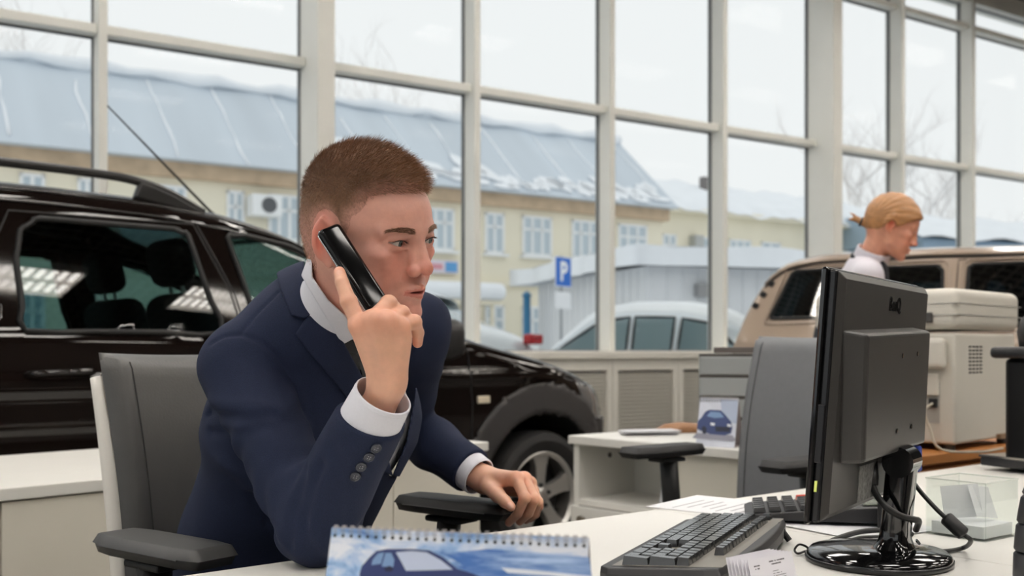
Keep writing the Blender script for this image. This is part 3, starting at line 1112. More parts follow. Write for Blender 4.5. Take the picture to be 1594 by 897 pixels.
def build_car_parts(car, root, paint, gl, trim_mat, lamp_mat_, doors):
    body = None
    made = {}
    for (nm, side), mb in car.parts.items():
        if not mb.f: continue
        if nm == 'body':
            body = mb.build('body', paint, root, smooth=True, angle=32)
    for (nm, side), mb in sorted(car.parts.items(), key=lambda k: 'glass' in k[0][0]):
        if not mb.f or nm == 'body': continue
        if nm in doors:
            made[(nm, side)] = mb.build('door', paint, root, smooth=True, angle=32)
        elif nm in ('windshield', 'rear_window'):
            mb.build(nm, gl, root, smooth=True)
        elif 'glass' in nm:
            par = made.get((nm.strip('#').replace('glass', 'door'), side), body)
            mb.build('window', gl, par, smooth=True)
        elif nm == 'headlight':
            mb.build('headlight', lamp_mat_, root, smooth=True)
        else:
            o = mb.build(nm.strip('#'), trim_mat, root, smooth=True, angle=40)
            sd = o.modifiers.new('thickness', 'SOLIDIFY'); sd.thickness = .014; sd.offset = 1
    return body, made
head_lamp = M('headlamp_lens', (120, 122, 124), .08, .3, coat=1.0)
body1, doors1 = build_car_parts(C1, mpv, paint_black, car_glass, clad, head_lamp, ('rear_door', 'front_door'))
for side in (-1, 1):
    for nm, poly, par in (('rear', w_rear, doors1[('rear_door', side)]), ('front', w_front, doors1[('front_door', side)]), ('q', w_quart, body1)):
        m = MB(); m.tube(spline(C1.pts(poly, side, .002), 2, True), .011, 6, closed=True); m.build('window_seal', car_seal, par, smooth=True)
    for poly, par in ((d_rear, doors1[('rear_door', side)]), (d_front, doors1[('front_door', side)])):
        m = MB(); m.tube(C1.pts(poly, side, -.001, 6), .0045, 5, closed=True); m.build('door_gap', car_seal, par)
    for (cx_, y0) in ((1.22, .97), (2.2, .97)):
        par = doors1[('rear_door' if cx_ < 2 else 'front_door', side)]
        m = MB()
        yy = side * (C1.Y(cx_ + .1, y0) + .03)
        m.tube([(cx_, yy - side * .03, y0), (cx_ + .02, yy, y0), (cx_ + .2, yy, y0 + .005), (cx_ + .22, yy - side * .03, y0 + .005)], .014, 8)
        m.build('door_handle', paint_black, par, smooth=True)
    # roof rail with its long front foot
    yr = side * (C1.Y(1.4, 1.63) - .02)
    m = MB()
    pts = [(.38, yr, 1.63), (.5, yr, 1.68), (.7, yr, 1.705), (1.1, yr, 1.712), (1.5, yr, 1.709), (1.66, yr, 1.698), (1.80, yr, 1.664), (1.94, yr, 1.60)]
    m.tube(spline(pts, 4), .017, 8)
    rl = m.build('roof_rail', M('satin_black_rail', (24, 23, 23), .35), mpv, smooth=True)
    m = MB()
    m.prism([(1.655, 1.63), (1.95, 1.575), (1.93, 1.605), (1.82, 1.655), (1.74, 1.682), (1.68, 1.698)], (0, yr - .02, 0), (1, 0, 0), (0, 0, 1), (0, 1, 0), .04)
    m.build('rail_foot', M('satin_black_rail'), rl, bev=.012, seg=3)
    # mirror
    m = MB()
    m.box((2.89, side * 1.0, 1.10), (.16, .21, .18))
    mr_ = m.build('wing_mirror', M('mirror_black', (34, 33, 33), .4), mpv, bev=.06, seg=4, smooth=True)
    m = MB(); m.tube([(2.94, side * .84, 1.05), (2.90, side * .95, 1.06)], .035, 8); m.build('mirror_arm', M('mirror_black'), mr_)
    m = MB(); m.box((2.807, side * 1.0, 1.10), (.006, .17, .13)); m.build('mirror_glass', chrome, mr_)
    # side repeater
    m = MB(); m.box((3.245, side * (C1.Y(3.245, .82) + .004), .82), (.075, .012, .036)); m.build('side_repeater', M('amber_clear_lens', (226, 214, 190), .15), mpv, bev=.006)
    for (x, R_) in ((3.65, .325), (.745, .325)):
        wheel(mpv, x, side * .765, .325, R_, .225, side)
        m = MB()
        Rr = .42
        for k in range(20):
            a0, a1 = math.pi * k / 20 - .15, math.pi * (k + 1.0) / 20 + .0
            p = [(x + Rr * math.cos(a), z_) for a, z_ in ((a0, 0), (a1, 0))]
            v = []
            for a in (a0, a1):
                for yy in (.45, .845):
                    v.append((x + Rr * math.cos(a), side * yy, .33 + Rr * math.sin(a)))
            m.add(v, [(0, 1, 3, 2)])
        m.build('wheel_liner', M('black_liner', (10, 10, 10), .9), mpv)
# rain gutters: two bright lines along the roof edge
for side in (-1, 1):
    for dz, nm in ((.030, 'roof_moulding'), (.075, 'roof_moulding')):
        pts = []
        for k in range(40):
            x = .5 + (2.75 - .5) * k / 39
            z = interp(C1.top, x) - dz
            pts.append((x, side * (C1.Y(x, z) + .001), z))
        m = MB(); m.tube(pts, .005, 6); m.build(nm, M('gloss_black_moulding', (20, 18, 17), .12, coat=1.0), mpv, smooth=True)
m = MB(); m.bx(.3, 4.3, -.7, .7, .24, .40); m.build('underbody', M('black_liner'), mpv)
m = MB(); m.bx(2.95, 3.15, -.72, .72, .5, 1.08); m.build('dashboard', seat_cloth, mpv, bev=.04)
m = MB(); m.lathe([(.17, -.012), (.19, 0), (.17, .012)], 24, (2.75, .36, 1.02), rot('Y', 60)); m.build('steering_wheel', seat_cloth, mpv)
for x, y in ((2.12, -.37), (2.12, .37), (1.17, -.4), (1.17, .4), (1.17, 0)):
    seat(mpv, x, y, .50 if x > 2 else .53, seat_cloth)
ant = MB(); ant.tube([(2.13, -.41, 1.62), (2.10, -.41, 1.645), (1.66, -.41, 2.03)], [.012, .006, .003], 6)
ant.build('antenna', car_seal, mpv)
m = MB(); m.box((4.40, 0, .42), (.06, .9, .16)); m.build('grille', clad, mpv, bev=.02)

# ---------------------------------------------------------------- beige off-road car behind the copier
paint_beige = M('beige_metallic_paint', (166, 148, 132), .3, .35, coat=.8)
dn = Vector((.88, -.47, 0)).normalized(); nl = Vector((-dn.y, dn.x, 0))
corner = Vector((1.312, 6.50, 0))
niva = thing('beige_car', 'beige three-door off-road car with dark side windows behind the woman', 'car', corner + nl * .80, math.atan2(dn.y, dn.x))
n_q = [(.285, 1.262), (.40, 1.52), (.44, 1.54), (1.23, 1.54), (1.262, 1.51), (1.265, 1.275), (1.235, 1.255), (.31, 1.245)]
n_d = [(1.40, 1.255), (1.385, 1.28), (1.40, 1.52), (1.43, 1.54), (1.98, 1.54), (2.06, 1.51), (2.32, 1.18), (2.30, 1.165), (1.42, 1.2)]
n_door = [(1.34, .42), (1.33, 1.3), (1.345, 1.57), (2.02, 1.57), (2.14, 1.5), (2.42, 1.12), (2.44, .45)]
C2 = Car(3.74,
         top=[(0, .92), (.03, 1.05), (.10, 1.24), (.163, 1.39), (.26, 1.53), (.36, 1.60), (.55, 1.632), (1.2, 1.645), (1.8, 1.63), (2.02, 1.60), (2.2, 1.44), (2.42, 1.18), (2.52, 1.09),
              (2.8, 1.06), (3.3, 1.02), (3.6, .97), (3.70, .9), (3.74, .8)],
         belt=[(0, 1.12), (2.4, 1.10), (2.7, 1.0), (3.74, .9)],
         width=[(0, .76), (.1, .79), (.5, .81), (3.2, .81), (3.6, .79), (3.74, .74)],
         sill=.34, tum=.23, rr=.06, crown=.05, nx=150, nz=50,
         panels=[('rear_door', n_door), ('arch_trim', circle_poly(.72, .36, .42)), ('arch_trim#', circle_poly(2.93, .36, .42)), ('quarter_glass', n_q), ('rear_glass', n_d)],
         holes=[circle_poly(.72, .36, .38), circle_poly(2.93, .36, .38)], shield=(2.06, 2.48), rear=(.05, .3))
dark_glass = glass('dark_car_glass', (96, 110, 114), 1.0, 0.0, .2)
body2, doors2 = build_car_parts(C2, niva, paint_beige, dark_glass, clad, head_lamp, ('rear_door',))
for side in (-1, 1):
    for poly in (n_q, n_d):
        par = body2 if poly is n_q else doors2[('rear_door', side)]
        m = MB(); m.tube(spline(C2.pts(poly, side, .002), 2, True), .011, 6, closed=True); m.build('window_seal', car_seal, par, smooth=True)
        big = [(p[0] + (.035 if p[0] > .8 else -.03) * (1 if poly is n_q else 0) + (0 if poly is n_q else (.03 if p[0] > 1.7 else -.022)), p[1] + (.028 if p[1] > 1.4 else -.03)) for p in poly]
        m = MB(); m.tube(spline(C2.pts(big, side, .004), 2, True), .008, 6, closed=True); m.build('window_surround', paint_beige, par, smooth=True)
    m = MB(); m.tube(C2.pts(n_door, side, 0, 6), .004, 5, closed=True); m.build('door_gap', car_seal, doors2[('rear_door', side)])
    for k in range(3):
        x, z = .185 + k * .045, 1.33 + k * .068
        m = MB(); m.box((x, side * (C2.Y(x, z) + .004), z), (.035, .02, .038), rot('Y', -58)); m.build('vent_slot', car_seal, niva, bev=.005)
    pts = []
    for k in range(40):
        x = .24 + (2.1 - .24) * k / 39
        z = interp(C2.top, x) - .035
        pts.append((x, side * (C2.Y(x, z) + .012), z))
    m = MB(); m.tube(pts, .012, 6); m.build('rain_gutter', paint_beige, niva, smooth=True)
    m = MB(); m.tube([(p[0], p[1] + side * .003, p[2] - .016) for p in pts], .006, 5); m.build('gutter_seal', car_seal, niva)
    m = MB(); m.box((.03, side * .73, .80), (.06, .07, .16)); m.build('tail_light', M('red_tail_lens', (176, 44, 48), .2), niva, bev=.01)
    m = MB(); m.box((3.72, side * .55, .78), (.05, .2, .2)); m.build('headlight', head_lamp, niva, bev=.04)
    for x in (.72, 2.93):
        wheel(niva, x, side * .70, .345, .345, .21, side)
m = MB(); m.bx(.3, 3.5, -.6, .6, .3, .42); m.build('underbody', M('black_liner'), niva)
for x, y in ((1.75, -.34), (1.75, .34), (.85, -.3), (.85, .3)):
    seat(niva, x, y, .62, seat_cloth)
m = MB(); m.bx(-.08, .0, -.7, .7, .50, .60); m.build('rear_bumper', clad, niva, bev=.02)
m = MB(); m.bx(3.74, 3.84, -.72, .72, .50, .62); m.build('front_bumper', clad, niva, bev=.02)

# ---------------------------------------------------------------- white cars parked outside in the snow
paint_white = M('white_car_paint', (206, 214, 220), .3, coat=.6)
out_glass = M('pale_car_glass', (120, 140, 146), .08, spec=.8)
def snowy_car(name, label, loc, rz, top, belt, L, wins, tl_z, sx0, sx1, rear=None, shield=None):
    root = thing(name, label, 'car', loc, rz)
    c = Car(L, top=top, belt=belt, width=[(0, .62), (.1, .76), (.4, .83), (1, .86), (L - 1, .86), (L - .4, .82), (L - .1, .72), (L, .55)], sill=.22, tum=.30, rr=.10, crown=.06, nx=110, nz=36,
            panels=[('quarter_glass' + '#' * k, w) for k, w in enumerate(wins)], holes=[circle_poly(.85, .31, .36), circle_poly(L - .85, .31, .36)], shield=shield, rear=rear)
    b_, _ = build_car_parts(c, root, paint_white, out_glass, clad, head_lamp, ())
    for side in (-1, 1):
        for w in wins:
            m = MB(); m.tube(c.pts(w, side, .003), .014, 5, closed=True); m.build('window_seal', car_seal, b_)
        for x in (.85, L - .85):
            wheel(root, x, side * .76, .31, .31, .2, side)
        m = MB(); m.box((L * .66, side * .95, belt[1][1] + .02), (.14, .2, .14)); m.build('wing_mirror', out_glass, root, bev=.04, seg=3)
        m = MB(); m.box((.05, side * .62, tl_z), (.12, .2, .10)); m.build('tail_light', M('red_tail_lens'), root, bev=.02)
    # snow lying on roof and lid
    m = MB()
    def sc(u, v):
        x = sx0 + (sx1 - sx0) * u
        ye = c.Y(x, interp(c.top, x)) * .99
        y = ye * (-1 + 2 * v)
        hh = .07 * min(1, (1 - abs(-1 + 2 * v)) * 6) ** .5 * (0.15 + .85 * min(1, max(0, (interp(c.top, x) - 1.0) / .3)))
        return (x, y, c.topz(x, y, ye, interp(c.top, x)) + hh + .004)
    m.grid(sc, 60, 14); m.build('snow_cover', roof_snow, root, smooth=True)
    return root, c
hatch_top = [(0, .75), (.04, 1.0), (.2, 1.12), (.55, 1.24), (.95, 1.42), (1.35, 1.53), (1.9, 1.56), (2.4, 1.50), (2.9, 1.26), (3.2, 1.08), (3.8, .98), (4.15, .85), (4.25, .6)]
b_ = [(0, .98), (1.0, 1.0), (3.0, .98), (4.25, .6)]
fwdA = Vector((-.85, .53, 0))
ra, ca = snowy_car('white_car', 'white snow-dusted car with red tail light parked outside left of the parking sign', U(783, HY, 9.5) - Vector((0, 0, H - .06)), math.atan2(fwdA.y, fwdA.x), hatch_top, b_, 4.25,
          [[(1.05, 1.05), (1.3, 1.42), (1.95, 1.46), (1.95, 1.05)], [(2.03, 1.05), (2.03, 1.46), (2.35, 1.42), (2.85, 1.05)]], 1.10, .9, 2.7, rear=(.42, .95), shield=(2.4, 3.0))
sed_top = [(0, .7), (.05, .98), (.5, 1.08), (.75, 1.14), (1.2, 1.38), (1.6, 1.46), (2.2, 1.47), (2.6, 1.40), (3.15, .97), (3.4, .92), (4.0, .84), (4.3, .75), (4.38, .55)]
b2_ = [(0, .95), (1.0, .98), (3.0, .95), (4.38, .55)]
fwdB = Vector((-.95, .30, 0))
rb, cb = snowy_car('white_car', 'white sedan with snow on its roof parked outside by the grey garage', Vector((3.55, 11.15, 0)), math.atan2(fwdB.y, fwdB.x), sed_top, b2_, 4.38,
          [[(1.0, 1.03), (1.3, 1.33), (1.62, 1.39), (1.66, 1.02)], [(1.73, 1.02), (1.70, 1.40), (2.12, 1.41), (2.14, 1.02)], [(2.2, 1.02), (2.18, 1.41), (2.5, 1.36), (3.0, 1.02)]], .90, .8, 3.05, rear=(.76, 1.25), shield=(2.6, 3.15))
# ================================================================ FURNITURE
melamine = M('white_melamine', (226, 224, 218), .38, noise=(6, .02))
melamine_e = M('melamine_edge', (206, 198, 182), .45)
beige_lam = M('cream_laminate', (220, 215, 202), .45, noise=(5, .03))
black_plastic = M('black_plastic', (34, 34, 36), .42, noise=(90, .05))
knob_mat = M('brushed_knob', (140, 132, 120), .35, .8)

DD = Vector((.774, .633, 0)).normalized(); ND = Vector((-DD.y, DD.x, 0))
DESK_RZ = math.atan2(DD.y, DD.x)
ZD = .74
S0 = G(1023, 793, ZD); S0.z = 0
def dk(x, y, z=ZD):
    """point in the desk frame: x along the man's edge, y towards the man"""
    return S0 + DD * x + ND * y + Vector((0, 0, z))

def desk(label, x0, x1):
    d = thing('office_desk', label, 'desk', S0, DESK_RZ)
    m = MB(); m.bx(x0, x1, -.82, 0, ZD - .025, ZD); m.build('desk_top', melamine, d, bev=.002)
    m = MB()
    m.bx(x0, x1, 0, .0012, ZD - .0245, ZD - .0005); m.build('edge_band', melamine_e, d)
    for xx in (x0 + .03, x1 - .055):
        m = MB(); m.bx(xx, xx + .025, -.80, -.02, 0, ZD - .025); m.build('side_panel', melamine, d)
    m = MB(); m.bx(x0 + .055, x1 - .055, -.78, -.755, .25, ZD - .025); m.build('modesty_panel', melamine, d)
    return d
desk('white office desk the man leans his elbow on, with monitor and keyboard', -1.62, -.0012)
desk('white office desk beyond the table seam, carrying the calculator and note box', .0012, 1.5)

# low cream cabinets behind the man, one long worktop over them
RR_ = G(761, 688, ZD); RR_.z = 0
cdir = Vector((.665, .747, 0)).normalized()
C_RZ = math.atan2(cdir.y, cdir.x)
wt = MB(); wt.bx(-3.2, 0, 0, .76, ZD - .03, ZD)
o = wt.build('worktop', melamine, None, bev=.003)
o.location = RR_; o.rotation_euler = (0, 0, C_RZ)
tag(o, 'long white worktop on the low cabinets behind the man', 'worktop')
for k, (lab) in enumerate(("low cream cabinet behind the man's far armrest", "low cream cabinet hidden behind the man's back", "low cream cabinet at the left behind the grey chair", "low cream cabinet at the left edge of the picture")):
    x1 = -.03 - k * .79
    cb_ = thing('low_cabinet', lab, 'cabinet', RR_ + cdir * x1, C_RZ)
    m = MB(); m.bx(-.785, 0, .03, .74, .06, ZD - .03); m.build('body', beige_lam, cb_)
    m = MB(); m.bx(-.76, -.02, .06, .7, 0, .06); m.build('plinth', black_plastic, cb_)
    for a, b in ((-.783, -.395), (-.391, -.003)):
        m = MB(); m.bx(a, b, .01, .03, .07, ZD - .034); dr_ = m.build('door', beige_lam, cb_, bev=.002)
        kx = b - .04 if a < -.5 else a + .04

# cabinet desk with an open niche, right of the car
K0 = G(893, 678, ZD); K0.z = 0
kx_ = Vector((.66, -.75, 0)).normalized()
K_RZ = math.atan2(kx_.y, kx_.x); ky_ = Vector((-kx_.y, kx_.x, 0))
nd = thing('niche_desk', 'white side desk with an open niche and drawer behind the second chair', 'desk', K0, K_RZ)
m = MB(); m.bx(-.015, .80, -.015, .53, ZD - .03, ZD); m.build('desk_top', melamine, nd, bev=.003)
m = MB(); m.bx(0, .028, 0, .515, 0, ZD - .03); m.build('side_panel', melamine, nd, bev=.001)
m = MB(); m.bx(.455, .483, 0, .515, 0, ZD - .03); m.build('side_panel', melamine, nd, bev=.001)
m = MB(); m.bx(.483, .78, .01, .03, .06, ZD - .03); m.build('front_panel', beige_lam, nd)
m = MB(); m.bx(.752, .78, .03, .515, 0, ZD - .03); m.build('side_panel', melamine, nd)
m = MB(); m.bx(.028, .455, .30, .315, .1, ZD - .03); m.build('back_panel', melamine, nd)
m = MB(); m.bx(.028, .455, .0, .30, .49, .512); m.build('shelf', melamine, nd, bev=.001)
m = MB(); m.bx(.004, .479, -.018, 0, .27, .487); dw_ = m.build('drawer', melamine, nd, bev=.002)
m = MB(); m.lathe([(.006, 0), (.006, .012), (.013, .016), (.013, .026)], 14, (.07, -.018, .445), rot('X', 90)); m.build('knob', knob_mat, dw_, smooth=True, angle=40)
m = MB(); m.bx(.004, .479, -.018, 0, .06, .265); dw_ = m.build('drawer', melamine, nd, bev=.002)
m = MB(); m.lathe([(.006, 0), (.006, .012), (.013, .016), (.013, .026)], 14, (.07, -.018, .22), rot('X', 90)); m.build('knob', knob_mat, dw_, smooth=True, angle=40)
m = MB(); m.lathe([(.010, 0), (.010, .003)], 12, (.0285, .16, .66), rot('Y', 90)); m.build('cam_lock', M('dark_fitting', (70, 66, 62), .5), nd)
def kd_pt(x, y, z): return K0 + kx_ * x + ky_ * y + Vector((0, 0, z))

# card standing in the niche
o = MB(); o.bx(-.035, .035, -.001, .001, 0, .105, rot('X', -12))
c_ = o.build('price_card', M('card_white', (226, 228, 232), .6), None); c_.location = kd_pt(.34, .12, .513); c_.rotation_euler = (0, 0, K_RZ)
tag(c_, 'small white card standing inside the open niche', 'card')
# brown folder and leaflets at the back of the top
o = MB(); o.lathe([(.10, 0), (.105, .01), (.07, .03), (.02, .036)], 28, (0, 0, 0), I3, 1.0, .55)
c_ = o.build('brown_cap', M('brown_leather', (150, 108, 74), .6, noise=(20, .1)), None, smooth=True, angle=60); c_.location = kd_pt(.16, .42, ZD + .001); c_.rotation_euler = (0, 0, .2)
tag(c_, 'brown rounded leather item lying behind the leaflets on the niche desk', 'leather case')
for k in range(4):
    o = MB(); o.box((0, 0, 0), (.21, .10, .003))
    c_ = o.build('leaflet', M('leaflet_paper', (214, 214, 218), .5, noise=(30, .12)), None); c_.location = kd_pt(.13 + .012 * k, .26 - .01 * k, ZD + .003 + .0042 * k); c_.rotation_euler = (0, 0, K_RZ + .8 + .1 * k)
    tag(c_, 'white printed leaflet in the loose pile on the niche desk', 'leaflet', 'leaflets piled on the niche desk')
# grey drawer tower
grey_box = M('grey_plastic_tray', (150, 154, 154), .5)
dt = thing('drawer_tower', 'grey plastic desktop drawer unit behind the small calendar', 'drawer unit', kd_pt(.42, .19, ZD), K_RZ + .45)
m = MB(); m.bx(0, .28, .012, .33, 0, .30); m.build('shell', grey_box, dt, bev=.004)
for k in range(4):
    m = MB(); m.bx(.008, .272, 0, .012, .008 + k * .073, .070 + k * .073); d_ = m.build('drawer', grey_box, dt, bev=.004)
    m = MB(); m.bx(.004, .276, .004, .0125, .0705 + k * .073, .0805 + k * .073); m.build('shadow_gap', M('dark_fitting'), d_)
m = MB(); m.box((.14, .18, .312), (.2, .22, .02)); c_ = m.build('folder', M('dark_red_folder', (92, 84, 80), .6), None, bev=.002)
c_.location = dt.location; c_.rotation_euler = (0, 0, K_RZ + .45); tag(c_, 'dark folder lying on top of the grey drawer unit', 'folder')

# wooden cabinet under the copier
wood = M('orange_wood', (178, 118, 62), .5, noise=(3, .2), stretch=(1, 8, 8))
wc = thing('wooden_cabinet', 'orange wooden cabinet carrying the white copier', 'cabinet', dk(0, 0, 0), DESK_RZ)
m = MB(); m.bx(1.15, 2.5, .12, .62, .73, .757); m.build('cabinet_top', wood, wc, bev=.002)
m = MB(); m.bx(1.17, 2.48, .15, .60, .05, .73); m.build('body', wood, wc)
for k in range(3):
    m = MB(); m.bx(1.18 + k * .435, 1.60 + k * .435, .132, .15, .08, .715); d_ = m.build('door', wood, wc, bev=.002)
    m = MB(); m.box((1.55 + k * .435, .122, .55), (.012, .02, .10)); m.build('handle', knob_mat, d_, bev=.003)

# ---------------------------------------------------------------- office chairs
leather = M('grey_leatherette', (74, 73, 72), .42, noise=(40, .04), bump=(220, .06))
leather2 = M('grey_chair_fabric', (106, 108, 111), .6, noise=(60, .04), bump=(300, .06))
shell_white = M('white_chair_shell', (226, 222, 214), .4)
stitch_mat = M('dark_stitching', (40, 40, 40), .7)
arm_mat = M('armrest_rubber', (58, 58, 58), .5, noise=(80, .05))
arm_black = M('armrest_black', (14, 14, 15), .6)

def office_chair(label, loc, rz, leath, back_x, top_z, near, far, recline=7, half=.22, armmat=(None, None), shell=True):
    """local x forward, y to the sitter's left; near/far: (x, y, z of pad top, half length, post lean)"""
    ch = thing('office_chair', label, 'chair', loc, rz, 'grey office chairs at the desks')
    zb = .50
    Hb = top_z - zb
    R_ = rot('Y', -recline)
    O = Vector((back_x, 0, zb))
    # upholstered back: gently curved slab with rounded edges
    def bp(u, v, out):
        y = (u - .5) * 2 * half
        z = v * Hb
        w = 1 - .06 * (1 - v) ** 2
        curve = -.035 * (1 - (2 * u - 1) ** 2) + .025 * math.sin(v * 3.1) * 1.0
        return O + R_ @ Vector((curve + out, y * w, z))
    def rim(u, v):
        e = min(min(u, 1 - u) / .10, min(v, 1 - v) / .07, 1.0)
        return math.sqrt(max(0, 1 - (1 - e) ** 2))
    m = MB()
    m.grid(lambda a, b: bp(a, b, .012 + .045 * rim(a, b)), 28, 32)
    n0 = len(m.v)
    m.grid(lambda a, b: bp(1 - a, b, .012 - .012 * rim(1 - a, b)), 28, 32)
    bk = m.build('backrest', leath, ch, smooth=True)
    if shell:
        m = MB()
        m.grid(lambda a, b: bp(1 - (.02 + .96 * a), .0 + .93 * b, -.004 - .022 * rim(a, b)), 20, 24)
        m.grid(lambda a, b: bp(.02 + .96 * a, .93 * b, .010), 20, 24)
        m.build('back_shell', shell_white, ch, smooth=True)
        for q in (0, 1):
            m = MB()
            ed = [bp(.0 + q, .02 + .90 * k / 20, -.006) for k in range(21)]
            m.tube(ed, [.012 + .004 * math.sin(math.pi * k / 20) for k in range(21)], 8)
            m.build('shell_edge', shell_white, ch, smooth=True)
    for q in (.10, .90):
        m = MB()
        m.tube([bp(q, .03 + .93 * k / 40, .012 + .0455 * rim(q, .03 + .93 * k / 40)) for k in range(41)], .0012, 5)
        m.build('seam', stitch_mat, bk)
    # seat
    m = MB()
    def sp_(u, v, s_):
        x = back_x + .03 + .48 * u
        y = (v - .5) * .48
        e = min(min(u, 1 - u) / .12, min(v, 1 - v) / .12, 1.0)
        r_ = math.sqrt(max(0, 1 - (1 - e) ** 2))
        return (x, y, .43 + s_ * .045 * r_ - .02 * max(0, u - .8) * 5)
    m.grid(lambda a, b: sp_(a, b, 1), 20, 20); m.grid(lambda a, b: sp_(a, 1 - b, -1), 20, 20)
    m.build('seat', leath, ch, smooth=True)
    m = MB(); m.bx(back_x + .10, back_x + .42, -.15, .15, .36, .395); m.build('tilt_mechanism', black_plastic, ch, bev=.02)
    m = MB(); m.tube([(back_x + .12, 0, .37), (back_x - .02, 0, .37), (back_x - .05, 0, .46), (back_x - .05, 0, .62)], .03, 8, flat=.5); m.build('back_bracket', shell_white if shell else black_plastic, ch, smooth=True)
    cx_ = back_x + .26
    m = MB(); m.lathe([(.028, .1), (.028, .25), (.022, .25), (.022, .37)], 18, (cx_, 0, 0)); m.build('gas_lift', dark_metal, ch, smooth=True, angle=40)
    for k in range(5):
        a = 2 * math.pi * k / 5 + .3
        e = Vector((math.cos(a), math.sin(a), 0))
        m = MB(); m.tube([Vector((cx_, 0, .12)) + e * .03, Vector((cx_, 0, .10)) + e * .18, Vector((cx_, 0, .075)) + e * .31], [.032, .025, .02], 8); lg = m.build('base_leg', black_plastic, ch, smooth=True)
        m = MB()
        for q in (-.016, .016):
            m.lathe([(.008, -.010), (.028, -.010), (.03, 0), (.028, .010), (.008, .010)], 16, Vector((cx_, 0, .03)) + e * .31 + Vector((-e.y, e.x, 0)) * q, Matrix((e, Vector((0, 0, 1)), Vector((-e.y, e.x, 0)))).transposed())
        m.build('caster', black_plastic, lg)
    for (ax, ay, az, hl, lean), am in zip((near, far), armmat):
        am = am or arm_mat
        m = MB()
        pts = []
        def pad(u, v, s_):
            x = ax + (u - .5) * 2 * hl
            y = ay + (v - .5) * .095 * (1 - .25 * max(0, abs(u - .5) - .3) / .2)
            e = min(min(u, 1 - u) / .035, min(v, 1 - v) / .10, 1.0)
            r_ = math.sqrt(max(0, 1 - (1 - e) ** 2))
            return (x, y, az - .015 + s_ * .015 * r_)
        m.grid(lambda a, b: pad(a, b, 1), 24, 14); m.grid(lambda a, b: pad(a, 1 - b, -1), 24, 14)
        pd = m.build('armrest', am, ch, smooth=True)
        m = MB(); m.tube([(ax + (u - .5) * 2 * hl, ay + sgn * .0475, az - .015) for sgn, us in ((-1, range(3, 22)), ) for u in [k / 24 for k in us]], .0014, 5); m.build('mould_line', black_plastic, pd)
        m = MB()
        sx = ax - .02 + lean
        m.tube([(ax - .02, ay, az - .034), (ax - .02 + lean * .4, ay, az - .15), (sx, ay, .47)], [.030, .030, .034], 12, flat=.62); m.build('arm_post', arm_black, pd, smooth=True)
        m = MB(); m.bx(ax - .06, ax + .03, ay - .03, ay + .03, az - .046, az - .034); m.build('post_collar', arm_black, pd, bev=.004)
        sgn = 1 if ay > 0 else -1
        m = MB(); m.tube([(sx, ay, .49), (sx, ay - sgn * .03, .42), (sx, sgn * .1, .385)], [.03, .03, .025], 8); m.build('arm_bracket', arm_black, ch, smooth=True)
    return ch

mc = Vector((.8, -.6, 0)); ml_ = Vector((.6, .8, 0))
CH0 = Vector((-.384, 1.868, 0))   # seat centre of the man's chair
def ch_local(p):
    d = Vector((p[0] - CH0.x, p[1] - CH0.y, 0))
    return d.dot(mc), d.dot(ml_)
nx_, ny_ = ch_local((-.535, 1.60)); fx_, fy_ = ch_local((-.106, 2.035))
office_chair('dark grey leatherette office chair with white shell the man sits on', CH0, math.atan2(mc.y, mc.x), leather, -.235, 1.05,
             (nx_, ny_, .762, .135, -.02), (fx_, fy_, .762, .137, -.03), recline=8, half=.205, armmat=(arm_mat, arm_black))
c2 = Vector((-.8, -.6, 0)); l2 = Vector((.6, -.8, 0))
CH1 = Vector((.543, 2.69, 0))
office_chair('empty light grey office chair behind the monitor', CH1 + c2 * -.02, math.atan2(c2.y, c2.x), leather2, -.30, 1.10,
             (.01, -.225, .79, .135, -.03), (-.02, .225, .79, .13, -.03), recline=10, half=.225, armmat=(arm_black, arm_black), shell=False)

# ---------------------------------------------------------------- white copier
copy_mat = M('copier_white', (214, 209, 198), .45, noise=(8, .02))
copy_grey = M('copier_grey_panel', (178, 176, 170), .5)
slot_mat = M('dark_slot', (70, 68, 66), .6)
ex = Vector((.72, .695, 0)).normalized()
CP = U(1487, HY, 3.02); CP.z = .757
cp = thing('copier', 'white desktop copier with scanner lid on the wooden cabinet', 'copier', CP, math.atan2(ex.y, ex.x))
m = MB(); m.bx(0, .45, 0, .44, .02, .345); m.build('body', copy_mat, cp, bev=.008)
m = MB(); m.bx(-.012, .46, -.012, .45, .355, .475); ld = m.build('scanner_lid', copy_mat, cp, bev=.025, seg=4, smooth=True)
m = MB(); m.bx(-.014, .462, -.014, .452, .396, .399); m.build('lid_seam', copy_grey, ld)
m = MB(); m.bx(-.014, .462, -.014, .452, .43, .432); m.build('lid_seam', copy_grey, ld)
for yy in (.06, .16):
    m = MB(); m.bx(-.024, 0, yy, yy + .035, .375, .405); m.build('hinge', slot_mat, ld, bev=.004)
m = MB(); m.bx(-.03, 0, .02, .40, .24, .33); m.build('rear_cover', copy_mat, cp, bev=.02, seg=3)
m = MB(); m.bx(-.012, 0, .045, .36, .16, .225); m.build('rear_panel', copy_mat, cp, bev=.005)
m = MB(); m.bx(-.002, .004, .045, .085, .08, .20); m.build('socket_recess', copy_grey, cp)
m = MB(); m.box((-.004, .06, .172), (.008, .022, .020)); m.build('power_switch', M('red_switch', (222, 60, 40), .4), cp, bev=.002)
m = MB(); m.box((-.006, .062, .140), (.014, .024, .026)); m.build('power_socket', black_plastic, cp, bev=.002)
m = MB(); m.bx(-.01, 0, .10, .34, .105, .111); m.build('paper_slot', slot_mat, cp)
m = MB(); m.bx(-.07, 0, .14, .36, .01, .05); m.build('paper_tray', M('grey_tray', (92, 98, 106), .5), cp, bev=.006)
m = MB()
